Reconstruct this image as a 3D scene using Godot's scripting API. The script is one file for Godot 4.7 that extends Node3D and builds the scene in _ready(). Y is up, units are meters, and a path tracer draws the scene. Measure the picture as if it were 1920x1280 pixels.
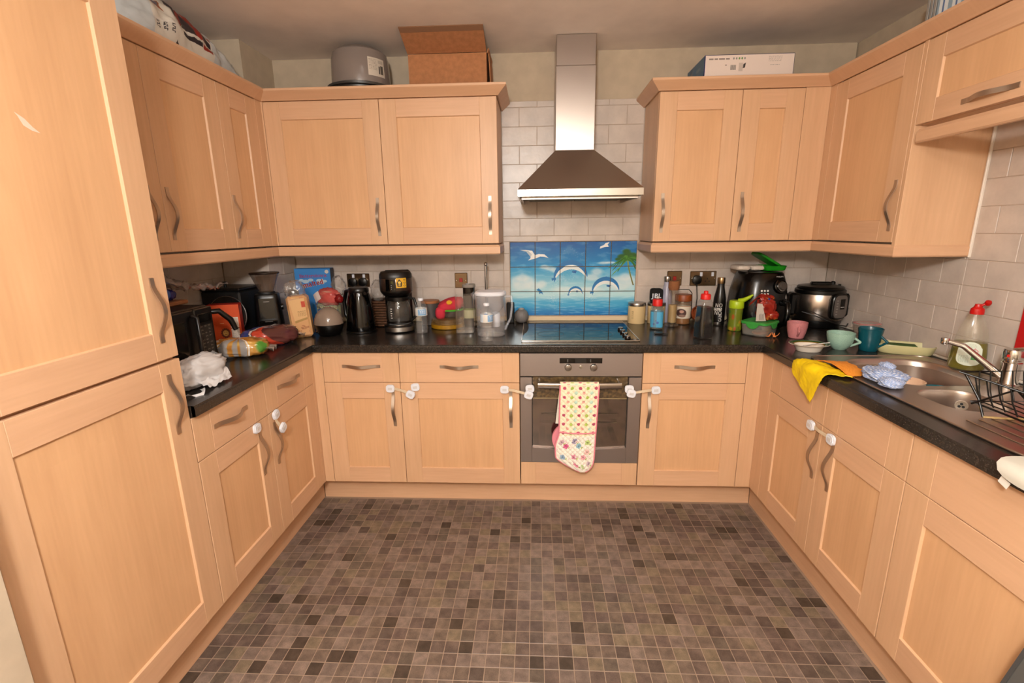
extends Node3D
# A fitted kitchen. Axes: x to the right, y up, z from the cooker wall (z = 0) towards the viewer; metres.

const WT := 0.912        # top of the worktop
const ZB := 0.606        # door fronts of the back run
const XL := -1.045       # door fronts of the left run
const XR := 1.185        # door fronts of the right run
const ZU := 0.3227       # door fronts of the wall units on the back wall
const UXL := -1.3055     # door fronts of the wall units on the left wall
const UXR := 1.4972      # door fronts of the wall units on the right wall
const WXL := -1.645
const WXR := 1.785
const H := 2.398
const DEPTH := 4.3

var M := {}
var rng := RandomNumberGenerator.new()
var used := {}

# ---------------------------------------------------------------- shapes
class Shape:
	var st := SurfaceTool.new()
	var xf := Transform3D()
	var sg := 0
	var tint := Color.WHITE
	var tinted := false
	func _init() -> void:
		st.begin(Mesh.PRIMITIVE_TRIANGLES)
	func vert(p: Vector3, uv: Vector2) -> void:
		st.set_smooth_group(sg)
		if tinted:
			st.set_color(tint)
		st.set_uv(uv)
		st.add_vertex(xf * p)
	# a triangle turned so that it faces "out"
	func tri(a: Vector3, b: Vector3, c: Vector3, out: Vector3, ua := Vector2.ZERO, ub := Vector2.ZERO, uc := Vector2.ZERO) -> void:
		if (b - a).cross(c - a).dot(out) > 0.0:
			vert(a, ua); vert(c, uc); vert(b, ub)
		else:
			vert(a, ua); vert(b, ub); vert(c, uc)
	func quad(a: Vector3, b: Vector3, c: Vector3, d: Vector3, out: Vector3, ua := Vector2(0, 1), ub := Vector2(1, 1), uc := Vector2(1, 0), ud := Vector2(0, 0)) -> void:
		tri(a, b, c, out, ua, ub, uc)
		tri(a, c, d, out, ua, uc, ud)
	# a box between two corners, with chamfered edges
	func box(lo: Vector3, hi: Vector3, bev := 0.0) -> Shape:
		sg = -1
		var c := (lo + hi) * 0.5
		var e := (hi - lo) * 0.5
		bev = minf(bev, minf(e.x, minf(e.y, e.z)) * 0.98)
		for ax in 3:
			var b1 := (ax + 1) % 3
			var b2 := (ax + 2) % 3
			for s in [-1.0, 1.0]:
				var pts: Array[Vector3] = []
				for q in [[-1.0, -1.0], [1.0, -1.0], [1.0, 1.0], [-1.0, 1.0]]:
					var p := Vector3.ZERO
					p[ax] = s * e[ax]
					p[b1] = q[0] * (e[b1] - bev)
					p[b2] = q[1] * (e[b2] - bev)
					pts.append(p)
				var o := Vector3.ZERO
				o[ax] = s
				var uvs: Array[Vector2] = []
				for p in pts:
					if ax == 2:
						uvs.append(Vector2(p.x * s / e.x * 0.5 + 0.5, 0.5 - p.y / e.y * 0.5))
					elif ax == 0:
						uvs.append(Vector2(-p.z * s / e.z * 0.5 + 0.5, 0.5 - p.y / e.y * 0.5))
					else:
						uvs.append(Vector2(p.x / e.x * 0.5 + 0.5, 0.5 + p.z * s / e.z * 0.5))
				quad(c + pts[0], c + pts[1], c + pts[2], c + pts[3], o, uvs[0], uvs[1], uvs[2], uvs[3])
		if bev <= 0.0:
			return self
		for ax in 3:
			var b1 := (ax + 1) % 3
			var b2 := (ax + 2) % 3
			for s1 in [-1.0, 1.0]:
				for s2 in [-1.0, 1.0]:
					var f := func(t: float, full: int) -> Vector3:
						var p := Vector3.ZERO
						p[ax] = t * (e[ax] - bev)
						p[b1] = s1 * (e[b1] - (0.0 if full == 1 else bev))
						p[b2] = s2 * (e[b2] - (0.0 if full == 2 else bev))
						return p
					var o := Vector3.ZERO
					o[b1] = s1
					o[b2] = s2
					quad(c + f.call(-1.0, 1), c + f.call(1.0, 1), c + f.call(1.0, 2), c + f.call(-1.0, 2), o)
		for sx in [-1.0, 1.0]:
			for sy in [-1.0, 1.0]:
				for sz in [-1.0, 1.0]:
					var o := Vector3(sx, sy, sz)
					var k := o * (e - Vector3(bev, bev, bev))
					tri(c + k + Vector3(sx * bev, 0, 0), c + k + Vector3(0, sy * bev, 0), c + k + Vector3(0, 0, sz * bev), o)
		return self
	# a turned shape: profile of (radius, height), listed upwards along the outside; sq > 2 squares the plan, kx and kz stretch it
	func lathe(prof: Array, seg := 28, at := Vector3.ZERO, sq := 2.0, kx := 1.0, kz := 1.0, a0 := 0.0, a1 := TAU) -> Shape:
		var pr := PackedVector2Array()
		for q in prof:
			pr.append(Vector2(q[0], q[1]))
		var total := 0.0
		for i in pr.size() - 1:
			total += pr[i].distance_to(pr[i + 1])
		var dirs: Array[Vector2] = []
		for i in seg + 1:
			var a := a0 + (a1 - a0) * i / seg
			var ca := cos(a)
			var sa := sin(a)
			var k := pow(pow(absf(ca), sq) + pow(absf(sa), sq), -1.0 / sq)
			dirs.append(Vector2(ca * k * kx, sa * k * kz))
		if a1 - a0 > TAU - 0.001:
			dirs[seg] = dirs[0]
		sg = 1 + (sg & 1023)
		var run := 0.0
		for j in pr.size() - 1:
			var d := pr[j + 1] - pr[j]
			if d.length() < 1e-7:
				continue
			if j > 0:
				var d0 := pr[j] - pr[j - 1]
				if d0.length() > 1e-7 and absf(d0.angle_to(d)) > 0.6:
					sg += 1
			var v0 := 1.0 - run / total
			run += d.length()
			var v1 := 1.0 - run / total
			for i in seg:
				var m := (dirs[i] + dirs[i + 1]) * 0.5
				var o := Vector3(d.y * m.x, -d.x * m.length(), d.y * m.y)
				var p := func(q: Vector2, w: Vector2) -> Vector3: return at + Vector3(q.x * w.x, q.y, q.x * w.y)
				var u0 := 1.0 - float(i) / seg
				var u1 := 1.0 - float(i + 1) / seg
				var A: Vector3 = p.call(pr[j], dirs[i])
				var B: Vector3 = p.call(pr[j], dirs[i + 1])
				var C: Vector3 = p.call(pr[j + 1], dirs[i + 1])
				var D: Vector3 = p.call(pr[j + 1], dirs[i])
				if pr[j].x < 1e-6:
					tri(A, C, D, o, Vector2(u0, v0), Vector2(u1, v1), Vector2(u0, v1))
				elif pr[j + 1].x < 1e-6:
					tri(A, B, C, o, Vector2(u0, v0), Vector2(u1, v0), Vector2(u1, v1))
				else:
					quad(A, B, C, D, o, Vector2(u0, v0), Vector2(u1, v0), Vector2(u1, v1), Vector2(u0, v1))
		sg += 1
		return self
	# a round tube along points; radius one number or one per point
	func tube(path: Array, r: Variant, seg := 8, closed := false, caps := true) -> Shape:
		var n := path.size()
		var rings: Array = []
		var up := Vector3.ZERO
		for i in n:
			var a: Vector3 = path[(i - 1 + n) % n] if closed else path[maxi(i - 1, 0)]
			var b: Vector3 = path[(i + 1) % n] if closed else path[mini(i + 1, n - 1)]
			var t := (b - a).normalized()
			if i == 0:
				up = t.cross(Vector3.UP if absf(t.y) < 0.9 else Vector3.RIGHT).normalized()
			else:
				up = (up - t * up.dot(t)).normalized()
			var w := t.cross(up)
			var rad: float = r[i] if r is Array else float(r)
			var ring: Array[Vector3] = []
			for k in seg:
				var g := TAU * k / seg
				ring.append(path[i] + (up * cos(g) + w * sin(g)) * rad)
			rings.append(ring)
		sg = 1 + (sg & 1023)
		for i in (n if closed else n - 1):
			var i2 := (i + 1) % n
			for k in seg:
				var k2 := (k + 1) % seg
				var mid: Vector3 = (path[i] + path[i2]) * 0.5
				var o: Vector3 = (rings[i][k] + rings[i][k2] + rings[i2][k] + rings[i2][k2]) * 0.25 - mid
				quad(rings[i][k], rings[i][k2], rings[i2][k2], rings[i2][k], o)
		if caps and not closed:
			sg += 1
			for e in [0, n - 1]:
				var o: Vector3 = path[e] - path[1 if e == 0 else n - 2]
				for k in range(1, seg - 1):
					tri(rings[e][0], rings[e][k], rings[e][k + 1], o)
		sg += 1
		return self
	# a flat outline in x and y given depth from z0 to z1
	func prism(poly: Array, z0: float, z1: float, smooth := false, uv_fit := false) -> Shape:
		var pp := PackedVector2Array(poly)
		var area := 0.0
		for i in pp.size():
			area += pp[i].cross(pp[(i + 1) % pp.size()])
		if area < 0.0:
			pp.reverse()
		var lo := pp[0]
		var hi := pp[0]
		for q in pp:
			lo = lo.min(q)
			hi = hi.max(q)
		var uvf := func(q: Vector2) -> Vector2: return Vector2((q.x - lo.x) / (hi.x - lo.x), 1.0 - (q.y - lo.y) / (hi.y - lo.y)) if uv_fit else Vector2.ZERO
		var ix := Geometry2D.triangulate_polygon(pp)
		sg = -1
		for k in range(0, ix.size(), 3):
			for z in [z0, z1]:
				var o := Vector3(0, 0, signf(z - (z0 + z1) * 0.5))
				var a := pp[ix[k]]
				var b := pp[ix[k + 1]]
				var c := pp[ix[k + 2]]
				tri(Vector3(a.x, a.y, z), Vector3(b.x, b.y, z), Vector3(c.x, c.y, z), o, uvf.call(a), uvf.call(b), uvf.call(c))
		sg = 7 if smooth else -1
		for i in pp.size():
			var a := pp[i]
			var b := pp[(i + 1) % pp.size()]
			quad(Vector3(a.x, a.y, z0), Vector3(b.x, b.y, z0), Vector3(b.x, b.y, z1), Vector3(a.x, a.y, z1), Vector3(b.y - a.y, a.x - b.x, 0), uvf.call(a), uvf.call(b), uvf.call(b), uvf.call(a))
		return self
	# a smooth patch f(u, v); with thickness it becomes a closed sheet
	func sheet(nu: int, nv: int, f: Callable, thick := 0.0, wrap_u := false, outward_from: Variant = null) -> Shape:
		var P: Array = []
		for j in nv + 1:
			var row: Array[Vector3] = []
			for i in nu + 1:
				row.append(f.call(float(i) / nu, float(j) / nv))
			if wrap_u:
				row[nu] = row[0]
			P.append(row)
		var N: Array = []
		for j in nv + 1:
			var row: Array[Vector3] = []
			for i in nu + 1:
				var du: Vector3 = P[j][(i + 1) % nu if wrap_u else mini(i + 1, nu)] - P[j][(i - 1 + nu) % nu if wrap_u else maxi(i - 1, 0)]
				var dv: Vector3 = P[mini(j + 1, nv)][i] - P[maxi(j - 1, 0)][i]
				row.append(du.cross(dv).normalized())
			N.append(row)
		var sides := [0.0] if thick <= 0.0 else [0.5, -0.5]
		for s in sides:
			sg = 1 + (sg & 1023)
			for j in nv:
				for i in nu:
					var q := [[j, i], [j, i + 1], [j + 1, i + 1], [j + 1, i]]
					var pts: Array[Vector3] = []
					var o := Vector3.ZERO
					for k in q:
						pts.append(P[k[0]][k[1]] + N[k[0]][k[1]] * thick * s)
						o += N[k[0]][k[1]]
					if s < 0.0:
						o = -o
					if outward_from != null:
						o = (pts[0] + pts[1] + pts[2] + pts[3]) * 0.25 - outward_from
					var uv: Array[Vector2] = []
					for k in q:
						uv.append(Vector2(float(k[1]) / nu, float(k[0]) / nv))
					quad(pts[0], pts[1], pts[2], pts[3], o, uv[0], uv[1], uv[2], uv[3])
		if thick > 0.0:
			sg += 1
			var rim: Array = []
			for i in nu: rim.append([0, i, 0, i + 1])
			for j in nv: rim.append([j, nu, j + 1, nu])
			for i in nu: rim.append([nv, i, nv, i + 1])
			for j in nv: rim.append([j, 0, j + 1, 0])
			var mid: Vector3 = P[nv / 2][nu / 2]
			for k in rim:
				if wrap_u and k[1] == k[3]:
					continue
				var a: Vector3 = P[k[0]][k[1]]
				var b: Vector3 = P[k[2]][k[3]]
				var na: Vector3 = N[k[0]][k[1]] * thick * 0.5
				var nb: Vector3 = N[k[2]][k[3]] * thick * 0.5
				var uva := Vector2(float(k[1]) / nu, float(k[0]) / nv)
				quad(a - na, b - nb, b + nb, a + na, (a + b) * 0.5 - mid, uva, uva, uva, uva)
		sg += 1
		return self
	# a closed rounded lump: ellipsoid (squared by e) pushed about by d(direction)
	func blob(c: Vector3, r: Vector3, e := 1.0, d: Variant = null, nu := 28, nv := 18) -> Shape:
		var f := func(u: float, v: float) -> Vector3:
			var a := TAU * u
			var b := PI * (v - 0.5)
			var dir := Vector3(cos(b) * cos(a), sin(b), cos(b) * sin(a))
			var p := Vector3(signf(dir.x) * pow(absf(dir.x), e) * r.x, signf(dir.y) * pow(absf(dir.y), e) * r.y, signf(dir.z) * pow(absf(dir.z), e) * r.z)
			if d != null:
				p *= 1.0 + d.call(dir)
				p.y = maxf(p.y, -r.y)
			return c + p
		return sheet(nu, nv, f, 0.0, true, c)
	# a profile of (out, height) swept along a level line, mitred at its corners
	func run(path: Array, prof: Array, side := 1.0, shut := true) -> Shape:
		sg = -1
		var n := path.size()
		var offs: Array[Vector3] = []
		for i in n:
			var d0: Vector3 = (path[i] - path[i - 1]).normalized() if i > 0 else (path[1] - path[0]).normalized()
			var d1: Vector3 = (path[i + 1] - path[i]).normalized() if i < n - 1 else d0
			var n0 := Vector3(d0.z, 0, -d0.x) * side
			var n1 := Vector3(d1.z, 0, -d1.x) * side
			var m := (n0 + n1).normalized()
			offs.append(m / maxf(m.dot(n0), 0.2))
		var ctr := Vector2.ZERO
		for q in prof:
			ctr += Vector2(q[0], q[1]) / prof.size()
		for i in n - 1:
			for k in prof.size():
				if not shut and k == prof.size() - 1:
					continue
				var a: Array = prof[k]
				var b: Array = prof[(k + 1) % prof.size()]
				var P := func(j: int, q: Array) -> Vector3: return path[j] + offs[j] * q[0] + Vector3(0, q[1], 0)
				var A: Vector3 = P.call(i, a)
				var B: Vector3 = P.call(i + 1, a)
				var C: Vector3 = P.call(i + 1, b)
				var D: Vector3 = P.call(i, b)
				var mid: Vector3 = (P.call(i, [ctr.x, ctr.y]) + P.call(i + 1, [ctr.x, ctr.y])) * 0.5
				quad(A, B, C, D, (A + B + C + D) * 0.25 - mid)
		var ends := PackedVector2Array()
		for q in prof:
			ends.append(Vector2(q[0], q[1]))
		var ix := Geometry2D.triangulate_polygon(ends)
		for e in [0, n - 1]:
			var o: Vector3 = path[e] - path[1 if e == 0 else n - 2]
			for k in range(0, ix.size(), 3):
				var T: Array[Vector3] = []
				for q in 3:
					T.append(path[e] + offs[e] * ends[ix[k + q]].x + Vector3(0, ends[ix[k + q]].y, 0))
				tri(T[0], T[1], T[2], o)
		return self
	func mesh() -> ArrayMesh:
		st.generate_normals()
		return st.commit()

func S(at := Vector3.ZERO, turn := 0.0) -> Shape:
	var s := Shape.new()
	s.xf = Transform3D(Basis(Vector3.UP, turn), at)
	return s

# ---------------------------------------------------------------- naming
func numbered(n: String) -> String:
	if not used.has(n):
		used[n] = 0
		return n
	used[n] += 1
	return "%s_%03d" % [n, used[n]]

func thing(called: String, label: String, category: String, at := Vector3.ZERO, turn := 0.0, group := "") -> Node3D:
	var o := Node3D.new()
	o.name = numbered(called)
	add_child(o)
	o.position = at
	o.rotation.y = turn
	o.set_meta("label", label)
	o.set_meta("category", category)
	if group:
		o.set_meta("group", group)
	return o

func put_mesh(called: String, m: Mesh, material: Material, parent: Node = null, xf := Transform3D()) -> MeshInstance3D:
	var o := MeshInstance3D.new()
	o.mesh = m
	o.transform = xf
	o.material_override = null
	for i in m.get_surface_count():
		o.set_surface_override_material(i, material)
	if parent == null or parent == self:
		o.name = numbered(called)
		add_child(o)
	else:
		var k := 0
		var nm := called
		while parent.has_node(nm):
			k += 1
			nm = "%s_%03d" % [called, k]
		o.name = nm
		parent.add_child(o)
	return o

func part(called: String, s: Shape, material: Material, parent: Node = null, xf := Transform3D()) -> MeshInstance3D:
	return put_mesh(called, s.mesh(), material, parent, xf)

func sub(called: String, parent: Node, xf := Transform3D()) -> Node3D:
	var o := Node3D.new()
	var k := 0
	var nm := called
	while parent.has_node(nm):
		k += 1
		nm = "%s_%03d" % [called, k]
	o.name = nm
	o.transform = xf
	parent.add_child(o)
	return o

func tag(o: Node, label: String, category: String, group := "") -> Node:
	o.set_meta("label", label)
	o.set_meta("category", category)
	if group:
		o.set_meta("group", group)
	return o

func struct(called: String, s: Shape, material: Material, label := "", parent: Node = null) -> MeshInstance3D:
	var o := part(called, s, material, parent)
	if parent == null:
		o.set_meta("kind", "structure")
		if label:
			o.set_meta("label", label)
	return o

func text(called: String, words: String, height: float, material: Material, parent: Node, xf: Transform3D, bend := 0.0, bold := false, family := "Droid Sans", depth := 0.0006) -> MeshInstance3D:
	var tm := TextMesh.new()
	var f := SystemFont.new()
	f.font_names = PackedStringArray([family])
	if bold:
		f.font_weight = 700
	tm.font = f
	tm.text = words
	tm.font_size = 32
	tm.pixel_size = height / 23.0
	tm.depth = depth
	tm.curve_step = 3.0
	tm.horizontal_alignment = HORIZONTAL_ALIGNMENT_CENTER
	tm.vertical_alignment = VERTICAL_ALIGNMENT_CENTER
	if bend == 0.0:
		return put_mesh(called, tm, material, parent, xf)
	var am := ArrayMesh.new()
	for i in tm.get_surface_count():
		var a := tm.surface_get_arrays(i)
		var v: PackedVector3Array = a[Mesh.ARRAY_VERTEX]
		for k in v.size():
			var g := v[k].x / bend
			v[k] = Vector3(sin(g) * (bend + v[k].z), v[k].y, cos(g) * (bend + v[k].z))
		a[Mesh.ARRAY_VERTEX] = v
		var keep := []
		keep.resize(Mesh.ARRAY_MAX)
		keep[Mesh.ARRAY_VERTEX] = v
		keep[Mesh.ARRAY_INDEX] = a[Mesh.ARRAY_INDEX]
		am.add_surface_from_arrays(Mesh.PRIMITIVE_TRIANGLES, keep)
	return put_mesh(called, am, material, parent, xf)

# ---------------------------------------------------------------- materials
func mat(key: String, col: Color, rough := 0.5, metal := 0.0) -> StandardMaterial3D:
	if M.has(key):
		return M[key]
	var m := StandardMaterial3D.new()
	m.resource_name = key
	m.albedo_color = col
	m.roughness = rough
	m.metallic = metal
	M[key] = m
	return m

func clear(key: String, col: Color, rough := 0.08) -> StandardMaterial3D:
	var m := mat(key, col, rough)
	m.transparency = BaseMaterial3D.TRANSPARENCY_ALPHA
	return m

func world_tex(m: StandardMaterial3D, t: Texture2D, scale: float, offset := Vector3.ZERO) -> StandardMaterial3D:
	m.albedo_texture = t
	m.uv1_triplanar = true
	m.uv1_world_triplanar = true
	m.uv1_scale = Vector3.ONE * scale
	m.uv1_offset = offset
	m.uv1_triplanar_sharpness = 8.0
	return m

func noise_img(w: int, h: int, freq: float, sd: int, oct := 4) -> Image:
	var n := FastNoiseLite.new()
	n.seed = sd
	n.frequency = freq
	n.fractal_octaves = oct
	return n.get_seamless_image(w, h)

func tex(im: Image) -> ImageTexture:
	return ImageTexture.create_from_image(im)

# grey noise about a middle, as a tint
func mottle(size: int, freq: float, sd: int, lo: float, hi: float, tone := Color.WHITE, speck := 0.0) -> ImageTexture:
	var a := noise_img(size, size, freq, sd, 5).get_data()
	var b := noise_img(size, size, freq * 9.0, sd + 5, 2).get_data()
	var out := PackedByteArray()
	out.resize(size * size * 3)
	for i in size * size:
		var t := clampf(lerpf(lo, hi, float(a[i]) / 255.0) + (float(b[i]) / 255.0 - 0.5) * speck, 0.0, 1.0)
		out[i * 3] = int(255.0 * clampf(t * tone.r, 0, 1))
		out[i * 3 + 1] = int(255.0 * clampf(t * tone.g, 0, 1))
		out[i * 3 + 2] = int(255.0 * clampf(t * tone.b, 0, 1))
	return tex(Image.create_from_data(size, size, false, Image.FORMAT_RGB8, out))

# pale beech grain; the streaks run down the picture, or along it
func grain(dark: Color, light: Color, along := false) -> ImageTexture:
	var n := 1024
	var a := noise_img(n, 32, 0.02, 11, 4)
	a.resize(n, n, Image.INTERPOLATE_CUBIC)
	var b := noise_img(n, 64, 0.16, 21, 3)
	b.resize(n, n, Image.INTERPOLATE_CUBIC)
	var c := noise_img(n, n, 0.004, 31, 3)
	var A := a.get_data()
	var B := b.get_data()
	var C := c.get_data()
	var out := PackedByteArray()
	out.resize(n * n * 3)
	for i in n * n:
		var t := (A[i] * 0.40 + B[i] * 0.32 + C[i] * 0.28) / 255.0
		t = clampf((t - 0.5) * 1.5 + 0.5, 0.0, 1.0)
		var k := i
		if along:
			k = (i % n) * n + i / n
		out[k * 3] = int(255.0 * lerpf(dark.r, light.r, t))
		out[k * 3 + 1] = int(255.0 * lerpf(dark.g, light.g, t))
		out[k * 3 + 2] = int(255.0 * lerpf(dark.b, light.b, t))
	return tex(Image.create_from_data(n, n, false, Image.FORMAT_RGB8, out))

# painting on small prints
func paint_poly(im: Image, pts: Array, col: Color) -> void:
	var pp := PackedVector2Array(pts)
	var lo := pp[0]
	var hi := pp[0]
	for q in pp:
		lo = lo.min(q)
		hi = hi.max(q)
	for y in range(maxi(int(lo.y), 0), mini(int(hi.y) + 1, im.get_height() - 1) + 1):
		for x in range(maxi(int(lo.x), 0), mini(int(hi.x) + 1, im.get_width() - 1) + 1):
			if Geometry2D.is_point_in_polygon(Vector2(x + 0.5, y + 0.5), pp):
				im.set_pixel(x, y, im.get_pixel(x, y).lerp(Color(col, 1.0), col.a))

func paint_disc(im: Image, c: Vector2, r: Vector2, col: Color, soft := 0.0) -> void:
	for y in range(maxi(int(c.y - r.y), 0), mini(int(c.y + r.y) + 1, im.get_height() - 1) + 1):
		for x in range(maxi(int(c.x - r.x), 0), mini(int(c.x + r.x) + 1, im.get_width() - 1) + 1):
			var d := ((Vector2(x + 0.5, y + 0.5) - c) / r).length()
			if d < 1.0:
				var k := 1.0 if soft <= 0.0 else clampf((1.0 - d) / soft, 0.0, 1.0)
				im.set_pixel(x, y, im.get_pixel(x, y).lerp(Color(col, 1.0), col.a * k))

func canvas(w: int, h: int, col: Color) -> Image:
	var im := Image.create(w, h, false, Image.FORMAT_RGB8)
	im.fill(col)
	return im

func rect(im: Image, x: float, y: float, w: float, h: float, col: Color) -> void:
	im.fill_rect(Rect2i(int(x), int(y), maxi(int(w), 1), maxi(int(h), 1)), col)

# grey lines that stand for lines of small print
func small_print(im: Image, x: float, y: float, w: float, h: float, rows: int, col: Color) -> void:
	var step := h / rows
	for i in rows:
		var px := x
		while px < x + w - 4:
			var l := rng.randf_range(4, 14)
			rect(im, px, y + i * step, minf(l, x + w - px), maxf(step * 0.45, 1.0), col)
			px += l + 3

func printed(key: String, im: Image, rough := 0.45) -> StandardMaterial3D:
	var m := mat(key, Color.WHITE, rough)
	m.albedo_texture = tex(im)
	return m

# ================================================================ the scene
func _ready() -> void:
	rng.seed = 20240611
	# camera
	var cam := Camera3D.new()
	cam.name = "camera"
	cam.position = Vector3(0.0815, 1.456, 2.8634)
	cam.basis = Basis.from_euler(Vector3(-0.2311, 0.0499, -0.0125))
	cam.fov = rad_to_deg(2.0 * atan(640.0 / 885.69))
	cam.near = 0.02
	add_child(cam)
	cam.current = true
	# surroundings: a closed room, no sky
	var we := WorldEnvironment.new()
	we.name = "surroundings"
	var env := Environment.new()
	env.background_mode = Environment.BG_COLOR
	env.background_color = Color.BLACK
	env.tonemap_mode = Environment.TONE_MAPPER_LINEAR
	env.tonemap_exposure = 1.16
	env.sdfgi_enabled = true
	env.ssao_enabled = true
	env.ssil_enabled = true
	we.environment = env
	add_child(we)
	# the ceiling light over the viewer
	materials()
	ceiling_light(Vector3(0.42, H, 3.08))
	pendant(Vector3(-0.10, H, 3.32))
	shell()
	base_units()
	wall_units()
	worktop()
	sink()
	cooking()
	right_things()
	middle_things()
	left_things()
	sink_things()
	high_things()

func ceiling_light(at: Vector3) -> void:
	var t := thing("ceiling_light", "round white flush ceiling light over the viewer", "ceiling light", at)
	part("base", S().lathe([[0, -0.004], [0.27, -0.004], [0.275, -0.02], [0.275, -0.04], [0.265, -0.045], [0.0, -0.045]].map(func(q): return [q[0], -0.049 - q[1] - 0.0]), 40), mat("white enamel", Color(0.9, 0.9, 0.9), 0.4), t)
	var glow := mat("lamp diffuser", Color(1, 1, 1), 0.6)
	glow.emission_enabled = true
	glow.emission = Color(1.0, 0.992, 0.975)
	glow.emission_energy_multiplier = 3.0
	part("lamp_diffuser", S().lathe([[0.0, -0.075], [0.12, -0.073], [0.22, -0.064], [0.262, -0.05], [0.262, -0.046], [0.0, -0.046]], 40), glow, t)
	var l := AreaLight3D.new()
	l.name = "lamp_light"
	l.area_size = Vector2(0.46, 0.46)
	l.light_color = Color(1.0, 0.992, 0.975)
	l.light_energy = 1.6
	l.area_range = 12.0
	l.area_attenuation = 2.0
	l.shadow_enabled = true
	l.position = Vector3(0, -0.085, 0)
	l.rotation.x = -PI / 2
	t.add_child(l)

func pendant(at: Vector3) -> void:
	var t := thing("pendant_lamp", "white globe pendant lamp hanging behind the viewer", "pendant lamp", at)
	var drop := 0.38
	part("ceiling_rose", S().lathe([[0.0, -0.030], [0.030, -0.028], [0.048, -0.012], [0.050, 0.0], [0.0, 0.0]], 28), M["white plastic"], t)
	part("cord", S().tube([Vector3(0, -0.028, 0), Vector3(0, -drop + 0.13, 0)], 0.0035, 8), M["white plastic"], t)
	part("cap", S().lathe([[0.0, 0.118], [0.040, 0.118], [0.036, 0.140], [0.0, 0.142]].map(func(q): return [q[0], q[1] - drop]), 24), M["white plastic"], t)
	var glow := mat("globe glow", Color(1, 1, 1), 0.5)
	glow.emission_enabled = true
	glow.emission = Color(1.0, 0.992, 0.975)
	glow.emission_energy_multiplier = 1.6
	part("globe", S().blob(Vector3(0, -drop, 0), Vector3(0.125, 0.125, 0.125), 1.0, null, 32, 20), glow, t)
	var o := OmniLight3D.new()
	o.name = "globe_light"
	o.light_color = Color(1.0, 0.992, 0.975)
	o.light_energy = 3.2
	o.light_size = 0.11
	o.omni_range = 12.0
	o.omni_attenuation = 2.0
	o.shadow_enabled = true
	o.position = Vector3(0, -drop, 0)
	t.add_child(o)

func materials() -> void:
	var up := grain(Color8(203, 161, 124), Color8(220, 178, 140))
	var al := grain(Color8(203, 160, 125), Color8(219, 176, 140), true)
	var pn := grain(Color8(205, 159, 117), Color8(222, 176, 132))
	world_tex(mat("wood stile", Color.WHITE, 0.42), up, 0.42, Vector3(0.1, 0.37, 0.2))
	world_tex(mat("wood rail", Color.WHITE, 0.42), al, 0.42, Vector3(0.3, 0.13, 0.05))
	world_tex(mat("wood panel", Color.WHITE, 0.42), pn, 0.42, Vector3(0.55, 0.61, 0.35))
	mat("handle metal", Color(0.72, 0.66, 0.60), 0.42, 1.0)
	mat("steel", Color(0.62, 0.60, 0.58), 0.3, 1.0)
	mat("chrome", Color(0.78, 0.77, 0.76), 0.1, 1.0)
	mat("black plastic", Color(0.018, 0.017, 0.017), 0.32)
	mat("black gloss", Color(0.012, 0.012, 0.013), 0.08)
	mat("black matt", Color(0.03, 0.028, 0.027), 0.6)
	mat("white plastic", Color(0.87, 0.88, 0.91), 0.35)
	world_tex(mat("cream paint", Color(0.78, 0.71, 0.615), 0.85), mottle(256, 0.03, 3, 0.93, 1.0), 1.3)
	world_tex(mat("ceiling paint", Color(0.95, 0.91, 0.875), 0.9), mottle(256, 0.02, 4, 0.95, 1.0), 0.9)
	var tl := world_tex(mat("wall tile", Color(0.82, 0.765, 0.72), 0.32), mottle(512, 0.012, 5, 0.90, 1.0, Color.WHITE, 0.02), 1.1)
	tl.heightmap_enabled = true
	tl.heightmap_texture = mottle(512, 0.02, 9, 0.0, 1.0)
	tl.heightmap_scale = 0.08
	var wt := world_tex(mat("worktop stone", Color.WHITE, 0.22), stone(), 1.9)
	wt.clearcoat_enabled = false

# near-black laminate with brown and pale specks
func stone() -> ImageTexture:
	var n := 512
	var a := noise_img(n, n, 0.06, 41, 4).get_data()
	var b := noise_img(n, n, 0.22, 43, 2).get_data()
	var c := noise_img(n, n, 0.012, 45, 3).get_data()
	var out := PackedByteArray()
	out.resize(n * n * 3)
	for i in n * n:
		var t := float(a[i]) / 255.0
		var s := float(b[i]) / 255.0
		var k := float(c[i]) / 255.0
		var col := Color(0.13, 0.115, 0.105).lerp(Color(0.25, 0.205, 0.17), clampf((t - 0.45) * 2.2, 0, 1) * (0.4 + 0.6 * k))
		if s > 0.74:
			col = col.lerp(Color(0.52, 0.47, 0.42), clampf((s - 0.74) * 6.0, 0, 0.7))
		elif s < 0.3:
			col = col.lerp(Color(0.05, 0.045, 0.045), clampf((0.3 - s) * 5.0, 0, 1))
		out[i * 3] = int(col.r * 255)
		out[i * 3 + 1] = int(col.g * 255)
		out[i * 3 + 2] = int(col.b * 255)
	return tex(Image.create_from_data(n, n, false, Image.FORMAT_RGB8, out))

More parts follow.
